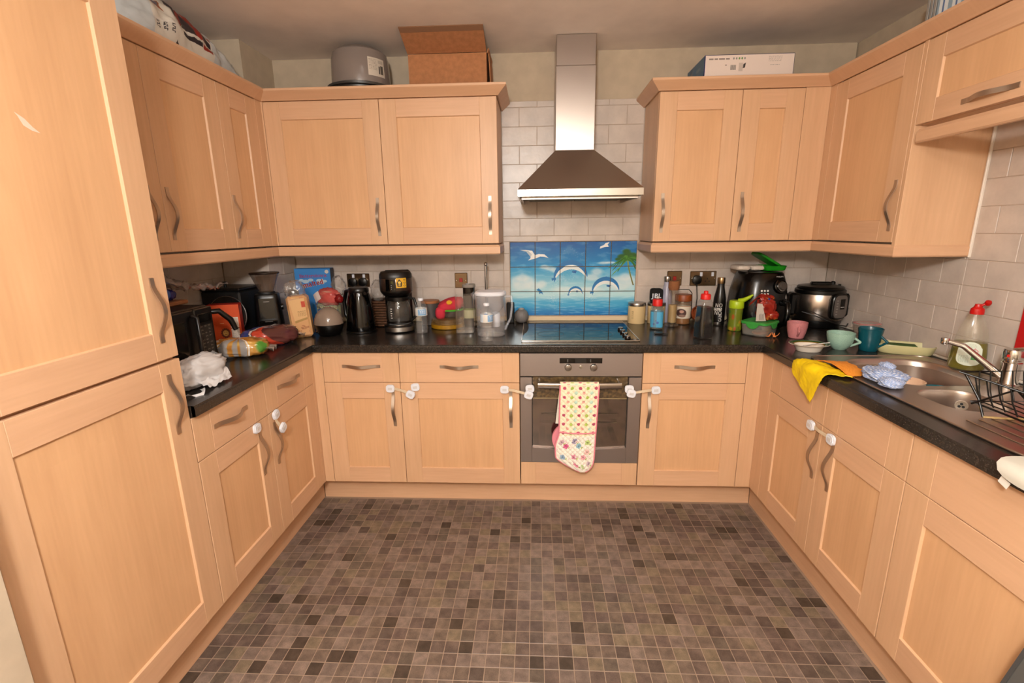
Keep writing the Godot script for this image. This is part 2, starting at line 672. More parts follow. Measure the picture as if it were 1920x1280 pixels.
# ---------------------------------------------------------------- the room
func tiled(wall: Node, xf: Transform3D, u0: float, u1: float, y0: float, y1: float, phase: float, holes: Array) -> void:
	# brick-bonded 200 x 100 tiles; u runs along the wall, z out of it
	var m: Material = M["wall tile"]
	var k := int(floor((y0 - 1.022) / 0.1))
	while 1.022 + k * 0.1 < y1 - 0.004:
		var a := maxf(1.022 + k * 0.1, y0)
		var b := minf(1.122 + k * 0.1, y1)
		var u := phase + (0.0 if posmod(k, 2) == 0 else 0.1) - 4.0
		while u < u1:
			var l := maxf(u, u0)
			var r := minf(u + 0.2, u1)
			u += 0.2
			if r - l < 0.006 or b - a < 0.006:
				continue
			var bits := [[l, r, a, b]]
			for h in holes:   # [left, right, bottom, top]
				var cut: Array = []
				for q in bits:
					if q[1] <= h[0] + 0.002 or q[0] >= h[1] - 0.002 or q[3] <= h[2] + 0.002 or q[2] >= h[3] - 0.002:
						cut.append(q)
						continue
					var m0: float = maxf(q[2], h[2])
					var m1: float = minf(q[3], h[3])
					cut.append([q[0], q[1], h[3], q[3]])
					cut.append([q[0], q[1], q[2], h[2]])
					cut.append([q[0], h[0], m0, m1])
					cut.append([h[1], q[1], m0, m1])
				bits = cut.filter(func(q): return q[1] - q[0] > 0.006 and q[3] - q[2] > 0.006)
			if bits.is_empty():
				continue
			var d := rng.randf_range(-0.0005, 0.0005)
			var s := Shape.new()
			s.xf = xf
			for q in bits:
				s.box(Vector3(q[0] + 0.0011, q[2] + 0.0011, -0.007), Vector3(q[1] - 0.0011, q[3] - 0.0011, d), 0.0012)
			part("tile", s, m, wall)
		k += 1

func shell() -> void:
	var cream: Material = M["cream paint"]
	var grout := world_tex(mat("grout", Color(0.77, 0.69, 0.62), 0.9), M["cream paint"].albedo_texture, 2.0)
	# floor and its mosaic vinyl squares
	struct("floor", S().box(Vector3(WXL, -0.1, -0.1), Vector3(WXR, -0.0006, DEPTH)), mat("floor joint", Color(0.60, 0.52, 0.45), 0.5), "floor of small brown mosaic squares")
	var fl := get_node("floor")
	var mot := mottle(256, 0.035, 61, 0.72, 1.0, Color.WHITE, 0.16)
	var tones: Array = []
	for c in [Color("8f7d71"), Color("85746a"), Color("7d6c60"), Color("74635a"), Color("665850"), Color("54483f"), Color("8a7a66"), Color("6f6257")]:
		tones.append(world_tex(mat("floor tone %d" % tones.size(), c, 0.36), mot, 2.3))
	var squares: Array = []
	for i in range(-30, 32):
		for j in range(-26, 40):
			var x := 0.0101 + i * 0.0508
			var z := 1.499 + j * 0.0513
			if x < XL - 0.07 or x > XR + 0.04 or z < 0.50 or z + 0.051 > 3.5:
				continue
			if z < 1.75:   # in view: the nearer ones come first
				squares.append([z, x])
			elif z < 3.4:
				squares.append([z - 10.0, x])
	squares.sort_custom(func(p, q): return p[0] > q[0])
	var rest := Shape.new()
	rest.tinted = true
	var n := 0
	var pick := [0, 0, 1, 1, 1, 2, 2, 2, 2, 3, 3, 3, 4, 4, 6, 6, 7, 0, 1, 2, 5, 3, 7]
	for q in squares:
		var z: float = q[0] if q[0] > 0.0 else q[0] + 10.0
		var tone: int = pick[rng.randi() % pick.size()]
		var lo := Vector3(q[1] + 0.0013, -0.002, z + 0.0013)
		var hi := Vector3(q[1] + 0.0495, 0.0, z + 0.0500)
		if q[0] > 0.0 and n < 300:
			var s := Shape.new()
			s.box(lo, hi, 0.0005)
			part("floor_tile", s, tones[tone], fl)
			n += 1
		else:
			rest.tint = tones[tone].albedo_color.srgb_to_linear()
			rest.box(lo, hi, 0.0)
	var rm := world_tex(mat("floor far", Color.WHITE, 0.36), mot, 2.3)
	rm.vertex_color_use_as_albedo = true
	var ro := part("floor_tiling", rest, rm, fl)
	ro.set_meta("kind", "stuff")
	# ceiling and walls
	struct("ceiling", S().box(Vector3(WXL - 0.1, H, -0.1), Vector3(WXR + 0.1, H + 0.1, DEPTH + 0.1)), M["ceiling paint"], "plain pale ceiling")
	var wb := struct("wall_back", S().box(Vector3(WXL, 0, -0.1), Vector3(WXR, H, -0.008)), cream, "cream wall behind the hob, tiled below")
	part("grout", S().box(Vector3(-1.383, 0.90, -0.008), Vector3(WXR, 2.154, -0.0025)), grout, wb)
	var mural := [-0.070, 0.684, 0.943, 1.390]
	tiled(wb, Transform3D(), -1.381, -0.107, 0.912, 1.40, -0.006, [mural])
	tiled(wb, Transform3D(), -0.107, 0.690, 0.943, 2.154, -0.006, [mural])
	tiled(wb, Transform3D(), 0.690, WXR, 0.912, 1.40, -0.006, [mural])
	# boxed-in pipe in the far left corner
	var pf := struct("wall_corner", S().box(Vector3(WXL - 0.005, 0, -0.008), Vector3(-1.39, H, 0.297)), cream, "boxed-in pipe in the far left corner")
	part("grout", S().box(Vector3(WXL, 0.90, 0.29), Vector3(-1.3875, 1.40, 0.3005)), grout, pf)
	tiled(pf, Transform3D(Basis(), Vector3(0, 0, 0.303)), WXL + 0.003, -1.3845, 0.912, 1.40, 0.02, [])
	tiled(pf, Transform3D(Basis(Vector3.UP, PI / 2), Vector3(-1.3835, 0, 0)), -0.3045, -0.002, 0.912, 1.40, 0.05, [])
	var wl := struct("wall_left", S().box(Vector3(WXL - 0.1, 0, -0.1), Vector3(WXL - 0.008, H, 2.09)).box(Vector3(WXL - 0.1, 0, 2.085), Vector3(-1.0, H, DEPTH), 0.004), cream, "cream left wall with a return beside the tall unit")
	part("grout", S().box(Vector3(WXL - 0.009, 0.90, 0.305), Vector3(WXL - 0.0025, 1.40, 1.46)), grout, wl)
	tiled(wl, Transform3D(Basis(Vector3.UP, PI / 2), Vector3(WXL, 0, 0)), -1.458, -0.306, 0.912, 1.40, 0.1, [])
	var wr := struct("wall_right", S().box(Vector3(WXR + 0.008, 0, -0.1), Vector3(WXR + 0.1, H, DEPTH)), cream, "cream right wall, tiled above the sink")
	part("grout", S().box(Vector3(WXR + 0.0025, 0.90, 0.0), Vector3(WXR + 0.009, 1.85, 2.3)), grout, wr)
	tiled(wr, Transform3D(Basis(Vector3.UP, -PI / 2), Vector3(WXR, 0, 0)), 0.001, 0.8955, 0.912, 1.40, 0.185, [])
	tiled(wr, Transform3D(Basis(Vector3.UP, -PI / 2), Vector3(WXR, 0, 0)), 0.8955, 2.3, 0.912, 1.84, 0.185, [])
	struct("wall_front", S().box(Vector3(WXL - 0.1, 0, DEPTH), Vector3(WXR + 0.1, H, DEPTH + 0.1)), cream, "cream wall behind the viewer")
	# white sealant lines and the cream strip behind the hob
	var seal := mat("sealant", Color(0.88, 0.84, 0.79), 0.4)
	struct("trim_1", S().box(Vector3(-1.383, 0.9125, -0.004), Vector3(WXR, 0.941, 0.010), 0.004), mat("cream strip", Color(0.88, 0.79, 0.65), 0.4), "cream upstand strip between the worktop and the mural")
	struct("trim_2", S().box(Vector3(WXR - 0.010, 0.9125, 0.012), Vector3(WXR + 0.002, 0.922, 2.3), 0.003), seal, "white sealant line along the right wall")
	struct("trim_3", S().box(Vector3(WXR - 0.008, 1.33, 0.8975), Vector3(WXR + 0.002, 1.815, 0.906), 0.002), seal, "white sealant line beside the wall unit end panel")

# ---------------------------------------------------------------- units
# frames: local x to the right along the fronts, y up, z out of the doors
func back_at(x: float, z: float) -> Transform3D: return Transform3D(Basis(), Vector3(x, 0, z))
func left_at(x: float, z: float) -> Transform3D: return Transform3D(Basis(Vector3.UP, PI / 2), Vector3(x, 0, z))
func right_at(x: float, z: float) -> Transform3D: return Transform3D(Basis(Vector3.UP, -PI / 2), Vector3(x, 0, z))

func bow(parent: Node, at: Vector3, upright: bool) -> void:
	# a flat bar with its middle bowed out from the front
	var pts: Array[Vector2] = []
	for i in 25:
		var t := i / 24.0
		var y := (t - 0.5) * 0.195
		var z := 0.0
		if absf(y) < 0.078:
			z = 0.5 + 0.5 * cos(PI * y / 0.078)
			z = pow(z, 0.8) * 0.026
		pts.append(Vector2(z, y))
	var s := Shape.new()
	s.xf = Transform3D(Basis() if upright else Basis(Vector3.BACK, PI / 2), at)
	var w := 0.0078
	var th := 0.0035
	for i in pts.size() - 1:
		var a := pts[i]
		var b := pts[i + 1]
		s.sg = 3
		s.quad(Vector3(-w, a.y, a.x + th), Vector3(w, a.y, a.x + th), Vector3(w, b.y, b.x + th), Vector3(-w, b.y, b.x + th), Vector3(0, 0, 1))
		s.sg = 4
		s.quad(Vector3(-w, a.y, a.x), Vector3(w, a.y, a.x), Vector3(w, b.y, b.x), Vector3(-w, b.y, b.x), Vector3(0, 0, -1))
		for k in [-1.0, 1.0]:
			s.sg = 5 if k < 0 else 6
			s.quad(Vector3(k * w, a.y, a.x), Vector3(k * w, b.y, b.x), Vector3(k * w, b.y, b.x + th), Vector3(k * w, a.y, a.x + th), Vector3(k, 0, 0))
	for e in [pts[0], pts[24]]:
		s.sg = -1
		s.quad(Vector3(-w, e.y, e.x), Vector3(w, e.y, e.x), Vector3(w, e.y, e.x + th), Vector3(-w, e.y, e.x + th), Vector3(0, signf(e.y), 0))
	part("handle", s, M["handle metal"], parent)

# a framed door, or a flat drawer front, standing with its lower left corner at (x, y) of the unit's front
func front(unit: Node3D, called: String, x: float, y: float, w: float, h: float, handle := Vector3.INF, upright := true, fw := 0.085) -> Node3D:
	var d := sub(called, unit, Transform3D(Basis(), Vector3(x + 0.0013, y + 0.0013, 0)))
	w -= 0.0026
	h -= 0.0026
	var t := 0.02
	for k in 2:
		var a := 0.0 if k == 0 else w - fw
		part("stile", Shape.new().box(Vector3(a, 0, -t), Vector3(a + fw, h, 0), 0.0011), M["wood stile"], d)
	if called == "drawer" or called == "false_front":
		part("panel", Shape.new().box(Vector3(fw, 0, -t), Vector3(w - fw, h, 0), 0.0011), M["wood rail"], d)
	else:
		for k in 2:
			var a := 0.0 if k == 0 else h - fw
			part("rail", Shape.new().box(Vector3(fw, a, -t), Vector3(w - fw, a + fw, 0), 0.0011), M["wood rail"], d)
		var s := Shape.new()
		s.box(Vector3(fw - 0.004, fw - 0.004, -t + 0.002), Vector3(w - fw + 0.004, h - fw + 0.004, -0.0075))
		part("panel", s, M["wood panel"], d)
		# the small ovolo where the frame meets the panel
		var mo := Shape.new()
		for e in [[Vector3(fw, fw, 0), Vector3(0, h - 2 * fw, 0), Vector3(1, 0, 0)], [Vector3(w - fw, fw, 0), Vector3(0, h - 2 * fw, 0), Vector3(-1, 0, 0)], [Vector3(fw, fw, 0), Vector3(w - 2 * fw, 0, 0), Vector3(0, 1, 0)], [Vector3(fw, h - fw, 0), Vector3(w - 2 * fw, 0, 0), Vector3(0, -1, 0)]]:
			var p: Vector3 = e[0] + Vector3(0, 0, -0.0015)
			var q: Vector3 = p + e[1]
			var inn: Vector3 = e[2] * 0.0024 + Vector3(0, 0, -0.006)
			mo.sg = -1
			mo.quad(p, q, q + inn, p + inn, e[2] + Vector3(0, 0, 1))
		part("bead", mo, M["wood stile"], d)
	if handle != Vector3.INF:
		bow(d, handle - Vector3(x, y, 0), upright)
	return d

func unit(called: String, label: String, cat: String, at: Transform3D, w: float, y0: float, y1: float, depth: float, group := "") -> Node3D:
	var u := thing(called, label, cat, Vector3.ZERO, 0.0, group)
	u.transform = at
	part("body", Shape.new().box(Vector3(0.0006, y0, -depth), Vector3(w - 0.0006, y1, -0.0215), 0.0008), M["wood stile"], u)
	return u

func base_units() -> void:
	var y0 := 0.1506
	var yd := 0.7104
	var y1 := 0.868
	var g := "base units under the worktop"
	# back run
	var u := unit("base_cabinet", "narrow base cabinet at the left corner of the cooker wall", "cabinet", back_at(-0.9954, ZB), 0.393, y0, y1, 0.56, g)
	front(u, "drawer", 0, yd, 0.393, y1 - yd, Vector3(0.198, 0.795, 0), false)
	front(u, "door", 0, y0, 0.393, yd - y0, Vector3(0.352, 0.571, 0))
	u = unit("base_cabinet", "wide base cabinet with drawer and door, left of the oven", "cabinet", back_at(-0.6024, ZB), 0.6068, y0, y1, 0.56, g)
	front(u, "drawer", 0, yd, 0.6068, y1 - yd, Vector3(0.303, 0.793, 0), false)
	front(u, "door", 0, y0, 0.6068, yd - y0, Vector3(0.560, 0.566, 0))
	u = unit("base_cabinet", "base cabinet with drawer and door, right of the oven", "cabinet", back_at(0.6109, ZB), 0.4999, y0, y1, 0.56, g)
	front(u, "drawer", 0, yd, 0.4999, y1 - yd, Vector3(0.249, 0.794, 0), false)
	front(u, "door", 0, y0, 0.4999, yd - y0, Vector3(0.037, 0.570, 0))
	# left run
	u = unit("base_cabinet", "base cabinet with drawer and door on the left wall, nearest the corner", "cabinet", left_at(XL, 1.0447), 0.4180, y0, y1, 0.56, g)
	front(u, "drawer", 0, yd, 0.4180, y1 - yd, Vector3(0.193, 0.795, 0), false)
	front(u, "door", 0, y0, 0.4180, yd - y0, Vector3(0.034, 0.565, 0))
	u = unit("base_cabinet", "base cabinet with drawer and door on the left wall, beside the tall unit", "cabinet", left_at(XL, 1.4664), 0.4217, y0, y1, 0.56, g)
	front(u, "drawer", 0, yd, 0.4217, y1 - yd, Vector3(0.194, 0.795, 0), false)
	front(u, "door", 0, y0, 0.4217, yd - y0, Vector3(0.347, 0.572, 0))
	# right run
	u = unit("sink_cabinet", "double-door cabinet under the sink with two plain fronts above", "cabinet", right_at(XR, 0.7006), 0.8317, y0, y1 - 0.18, 0.56, g)
	for k in 2:
		var x := 0.0 if k == 0 else 0.4184
		var w := 0.4184 if k == 0 else 0.4133
		front(u, "false_front", x, yd, w, y1 - yd)
		front(u, "door", x, y0, w, yd - y0, Vector3(0.393 if k == 0 else 0.494, 0.575, 0))
	u = unit("base_cabinet", "base cabinet with plain front and wide door at the near end of the sink run", "cabinet", right_at(XR, 1.5340), 0.598, y0, y1 - 0.05, 0.56, g)
	front(u, "false_front", 0, yd, 0.598, y1 - yd)
	front(u, "door", 0, y0, 0.598, yd - y0)
	# corner posts
	var p := thing("corner_post", "plain wood corner post between the left run and the cooker wall", "corner post")
	part("post", S().box(Vector3(XL, y0, 0.58), Vector3(-0.9966, y1, ZB - 0.001), 0.001).box(Vector3(XL - 0.02, y0, 0.58), Vector3(XL - 0.0005, y1, 0.6255), 0.001), M["wood stile"], p)
	p = thing("corner_post", "plain wood corner post between the cooker wall and the sink run", "corner post")
	part("post", S().box(Vector3(1.112, y0, 0.58), Vector3(XR, y1, ZB - 0.001), 0.001).box(Vector3(XR + 0.0005, y0, 0.58), Vector3(XR + 0.02, y1, 0.7000), 0.001), M["wood stile"], p)
	# plinths
	p = thing("plinth", "wood plinth under the cooker wall units", "plinth")
	part("board", S().box(Vector3(-1.1045, 0.0, 0.4925), Vector3(1.2365, 0.149, 0.5105), 0.001), M["wood rail"], p)
	p = thing("plinth", "wood plinth under the left wall units", "plinth")
	part("board", S().box(Vector3(-1.1235, 0.0, 0.5115), Vector3(-1.1055, 0.149, 2.062), 0.001), M["wood rail"], p)
	p = thing("plinth", "wood plinth under the sink run", "plinth")
	part("board", S().box(Vector3(1.2375, 0.0, 0.5115), Vector3(1.2555, 0.149, 2.13), 0.001), M["wood rail"], p)
	# the tall unit
	u = unit("tall_cabinet", "tall fridge cabinet with two big doors at the left edge", "cabinet", left_at(XL, 2.066), 0.598, y0, 2.12, 0.58)
	front(u, "door", 0, y0, 0.598, 1.0765 - y0, Vector3(0.540, 0.938, 0))
	var d := front(u, "door", 0, 1.0835, 0.598, 2.118 - 1.0835, Vector3(0.541, 1.234, 0))
	# a white scuff where something was peeled off
	part("scuff", Shape.new().prism([Vector2(0.266, 0.636), Vector2(0.285, 0.626), Vector2(0.300, 0.611), Vector2(0.315, 0.601), Vector2(0.297, 0.603), Vector2(0.280, 0.611), Vector2(0.272, 0.628)], -0.0076, -0.0071), mat("scuff", Color(0.86, 0.78, 0.70), 0.7), d)
	part("end_panel", Shape.new().box(Vector3(-0.017, 0, -0.58), Vector3(-0.0005, 2.12, 0.0), 0.001), M["wood stile"], u)
	# grey slab leaning on the near end of the sink run
	var a := thing("leaning_panel", "grey flat panel leaning at the near end of the sink run, bottom right", "panel", Vector3(XR - 0.004, 0, 0))
	var grey := mat("panel grey", Color(0.36, 0.36, 0.35), 0.45)
	var xf := Transform3D(Basis(Vector3.UP, -PI / 2), Vector3.ZERO)
	part("sheet", Shape.new().prism([Vector2(1.852, 0.0), Vector2(1.972, 0.580), Vector2(2.45, 0.580), Vector2(2.45, 0.0)], 0.004, 0.030), grey, a, xf)
	part("edging", Shape.new().prism([Vector2(1.846, 0.0), Vector2(1.967, 0.586), Vector2(1.975, 0.586), Vector2(1.854, 0.0)], 0.002, 0.033), mat("panel edging", Color(0.30, 0.30, 0.30), 0.5), a, xf)
	locks()

func lock_pad(t: Node3D, at: Transform3D) -> void:
	var q: Array[Vector2] = []
	for i in 24:
		var a := TAU * i / 24
		var k := pow(pow(absf(cos(a)), 3.4) + pow(absf(sin(a)), 3.4), -1 / 3.4)
		q.append(Vector2(cos(a) * k * 0.0215, sin(a) * k * 0.0195))
	var s := Shape.new()
	s.prism(q, 0.0, 0.009, true)
	s.prism(q.map(func(v): return v * 0.86), 0.009, 0.0115, true)
	var p := part("pad", s, M["white plastic"], t, at)
	var b := Shape.new()
	b.prism([Vector2(-0.010, -0.0065), Vector2(0.010, -0.0065), Vector2(0.0105, 0.0065), Vector2(-0.0105, 0.0065)], 0.0115, 0.0128)
	part("button", b, mat("lock button", Color(0.80, 0.79, 0.79), 0.4), p)

func lock(label: String, at: Transform3D, pads: Array, strap: Array) -> void:
	# pads: [x, y, z, roll]; strap: points in the front's frame
	var t := thing("child_lock", label, "child lock", Vector3.ZERO, 0.0, "child locks on the base units")
	t.transform = at
	for p in pads:
		lock_pad(t, Transform3D(Basis.from_euler(Vector3(p[4] if p.size() > 4 else 0.0, 0.0, p[3])), Vector3(p[0], p[1], p[2])))
	if strap.size() > 1:
		var c := Curve3D.new()
		for q in strap:
			c.add_point(q)
		var pts: Array = []
		for i in 17:
			pts.append(c.sample_baked(c.get_baked_length() * i / 16.0))
		var s := Shape.new()
		var f := func(u: float, v: float) -> Vector3:
			var p: Vector3 = pts[int(round(u * 16))]
			var e: Vector3 = (pts[mini(int(round(u * 16)) + 1, 16)] - pts[maxi(int(round(u * 16)) - 1, 0)]).normalized()
			return p + e.cross(Vector3.BACK).normalized() * (v - 0.5) * 0.013
		s.sheet(16, 1, f, 0.0022)
		var m := clear("lock strap", Color(0.93, 0.86, 0.74, 0.62), 0.4)
		part("strap", s, m, t)

func locks() -> void:
	lock("undone white child lock across the first two doors left of the oven", back_at(0, ZB), [[-0.652, 0.682, 0.006, 0.0], [-0.546, 0.656, 0.022, -0.5], [-0.525, 0.688, 0.0, 0.1]], [Vector3(-0.652, 0.682, 0.005), Vector3(-0.60, 0.678, 0.02), Vector3(-0.546, 0.657, 0.021)])
	lock("white child lock holding the oven door to the cabinet left of it", back_at(0, ZB), [[-0.071, 0.679, 0.006, 0.0], [0.050, 0.660, 0.032, -0.3], [0.056, 0.688, 0.018, 0.1]], [Vector3(-0.071, 0.679, 0.005), Vector3(-0.02, 0.680, 0.030), Vector3(0.046, 0.662, 0.031)])
	lock("white child lock holding the oven door to the cabinet right of it", back_at(0, ZB), [[0.545, 0.688, 0.018, 0.0], [0.553, 0.670, 0.032, -0.2], [0.678, 0.679, 0.006, 0.1]], [Vector3(0.556, 0.670, 0.031), Vector3(0.62, 0.680, 0.028), Vector3(0.678, 0.679, 0.005)])
	lock("undone white child lock hanging from the doors of the left run", left_at(XL, 0), [[-1.137, 0.690, 0.0, 0.0], [-1.0, 0.694, 0.004, 0.3], [-0.990, 0.630, 0.022, 0.5]], [Vector3(-0.965, 0.688, 0.006), Vector3(-1.0, 0.694, 0.004), Vector3(-1.014, 0.668, 0.016), Vector3(-0.990, 0.630, 0.021)])
	lock("fastened white child lock across the two doors under the sink", right_at(XR, 0), [[1.058, 0.688, 0.004, 0.0], [1.189, 0.687, 0.004, 0.0]], [Vector3(1.058, 0.688, 0.004), Vector3(1.12, 0.690, 0.012), Vector3(1.189, 0.687, 0.004)])

func wall_units() -> void:
	var b := 1.3895
	var t := 2.103
	var h := t - b
	var g := "wall units"
	var hy := 1.531
	var u := unit("wall_cabinet", "left of the two wall cabinets on the cooker wall left of the hood", "cabinet", back_at(-1.2975, ZU), 0.5966, b, 2.12, 0.315, g)
	front(u, "door", 0, b, 0.5966, h, Vector3(0.5545, hy, 0))
	u = unit("wall_cabinet", "wall cabinet just left of the hood with the handle at its right", "cabinet", back_at(-0.7009, ZU), 0.5936, b, 2.12, 0.315, g)
	front(u, "door", 0, b, 0.5936, h, Vector3(0.5490, hy, 0))
	u = unit("wall_cabinet", "wall cabinet just right of the hood with the handle at its left", "cabinet", back_at(0.6904, ZU), 0.3957, b, 2.12, 0.315, g)
	front(u, "door", 0, b, 0.3957, h, Vector3(0.0400, hy, 0))
	u = unit("wall_cabinet", "narrow wall cabinet in the right corner of the cooker wall", "cabinet", back_at(1.0861, ZU), 0.2940, b, 2.12, 0.315, g)
	front(u, "door", 0, b, 0.2940, h, Vector3(0.0390, hy, 0))
	u = unit("wall_cabinet", "narrow wall cabinet on the left wall, nearest the corner", "cabinet", left_at(UXL, 0.6751), 0.3000, b, 2.12, 0.33, g)
	front(u, "door", 0, b, 0.3000, h, Vector3(0.0215, hy, 0))
	u = unit("wall_cabinet", "middle wall cabinet on the left wall", "cabinet", left_at(UXL, 1.0879), 0.4128, b, 2.12, 0.33, g)
	front(u, "door", 0, b, 0.4128, h, Vector3(0.0240, hy, 0))
	u = unit("wall_cabinet", "wall cabinet on the left wall half hidden by the tall unit", "cabinet", left_at(UXL, 1.4664), 0.3785, b, 2.12, 0.33, g)
	front(u, "door", 0, b, 0.3785, h, Vector3(0.3095, hy, 0))
	u = unit("wall_cabinet", "tall-door wall cabinet on the right wall before the sink", "cabinet", right_at(UXR, 0.3710), 0.5060, b, 2.12, 0.28, g)
	front(u, "door", 0, b, 0.5060, h, Vector3(0.4780, hy, 0))
	part("end_panel", Shape.new().box(Vector3(0.5066, 1.3345, -0.2865), Vector3(0.5245, 2.12, 0.0), 0.001), M["wood stile"], u)
	u = unit("wall_cabinet", "low bridging wall cabinet over the sink with a level handle", "cabinet", right_at(UXR, 0.8960), 0.600, 1.817, 2.12, 0.28, g)
	front(u, "door", 0, 1.817, 0.600, t - 1.817, Vector3(0.288, 1.851, 0), false, 0.076)
	# fillers in the corners
	u = thing("filler_panel", "plain wood filler strip in the left corner of the wall units", "filler")
	part("board", S().box(Vector3(UXL - 0.02, b, ZU - 0.02), Vector3(-1.2985, 2.12, ZU - 0.0005), 0.001).box(Vector3(UXL - 0.02, b, ZU), Vector3(UXL - 0.0005, 2.12, 0.3745), 0.001), M["wood stile"], u)
	u = thing("filler_panel", "plain wood filler strip in the right corner of the wall units", "filler")
	part("board", S().box(Vector3(1.3810, b, ZU - 0.02), Vector3(UXR, 2.12, ZU - 0.0005), 0.001).box(Vector3(UXR + 0.0005, b, ZU - 0.02), Vector3(UXR + 0.02, 2.12, 0.3704), 0.001), M["wood stile"], u)
	# cornice and pelmet
	var lc := [Vector3(UXL, 0, 1.4655), Vector3(UXL, 0, ZU), Vector3(-0.1065, 0, ZU), Vector3(-0.1065, 0, 0.001)]
	var rc := [Vector3(0.6895, 0, 0.001), Vector3(0.6895, 0, ZU), Vector3(UXR, 0, ZU), Vector3(UXR, 0, 2.3)]
	var co := [[0.001, 2.104], [0.008, 2.104], [0.014, 2.110], [0.044, 2.136], [0.049, 2.141], [0.049, 2.151], [0.044, 2.153], [0.001, 2.153]]
	var pe := [[-0.016, 1.334], [0.001, 1.3335], [0.0055, 1.339], [0.0055, 1.371], [-0.003, 1.3825], [-0.016, 1.3825]]
	u = thing("cornice", "wood cornice along the wall units left of the hood", "cornice")
	part("moulding", S().run(lc, co, -1.0), M["wood rail"], u)
	u = thing("cornice", "wood cornice along the wall units right of the hood and over the sink", "cornice")
	part("moulding", S().run(rc, co, -1.0), M["wood rail"], u)
	u = thing("pelmet", "wood light pelmet under the wall units left of the hood", "pelmet")
	part("moulding", S().run(lc, pe, -1.0), M["wood rail"], u)
	u = thing("pelmet", "wood light pelmet under the wall units right of the hood", "pelmet")
	part("moulding", S().run([rc[0], rc[1], rc[2], Vector3(UXR, 0, 0.8965), Vector3(WXR - 0.002, 0, 0.8965)], pe, -1.0), M["wood rail"], u)
	u = thing("pelmet", "wood pelmet under the bridging cabinet over the sink", "pelmet")
	part("moulding", S().run([Vector3(UXR, 0, 0.918), Vector3(UXR, 0, 2.3)], pe.map(func(q): return [q[0], q[1] + 0.4185]), -1.0), M["wood rail"], u)

func worktop() -> void:
	var t := thing("worktop", "black speckled laminate worktop running round three sides", "worktop")
	var m: Material = M["worktop stone"]
	var y0 := 0.8735
	var s := S()
	var fx := XL + 0.018
	var fz := ZB + 0.020
	var gx := XR - 0.018
	# slabs: left, back, right (the right one leaves the sink out)
	s.box(Vector3(WXL + 0.002, y0, 0.31), Vector3(fx, WT, 1.4655))
	s.box(Vector3(-1.3825, y0, 0.002), Vector3(fx, WT, 0.31))
	s.box(Vector3(fx, y0, 0.002), Vector3(gx, WT, fz))
	s.box(Vector3(gx, y0, 0.002), Vector3(WXR - 0.001, WT, 0.875))
	s.box(Vector3(gx, y0, 0.875), Vector3(1.275, WT, 2.3))
	s.box(Vector3(1.705, y0, 0.875), Vector3(WXR - 0.001, WT, 2.3))
	s.box(Vector3(1.275, y0, 1.80), Vector3(1.705, WT, 2.3))
	# rolled front edge
	var pr: Array = []
	for i in 7:
		var a := PI / 2 * i / 6
		pr.append([-0.010 + 0.011 * cos(a) * 1.0 + 0.0, y0 + 0.028 + 0.0105 * sin(a)])
	pr.append([-0.012, WT])
	pr.append([-0.012, y0])
	pr.append([-0.002, y0])
	pr.append([0.001, y0 + 0.004])
	s.run([Vector3(fx, 0, 1.4655), Vector3(fx, 0, fz), Vector3(gx, 0, fz), Vector3(gx, 0, 2.3)], pr, -1.0)
	part("slab", s, m, t)

# ---------------------------------------------------------------- cooker wall
func cooking() -> void:
	hood()
	oven()
	hob()
	tile_mural()
	oven_glove()

func brushed(key: String, col: Color, rough: float, aniso: float) -> StandardMaterial3D:
	var m := mat(key, col, rough, 1.0)
	m.anisotropy_enabled = true
	m.anisotropy = aniso
	return m

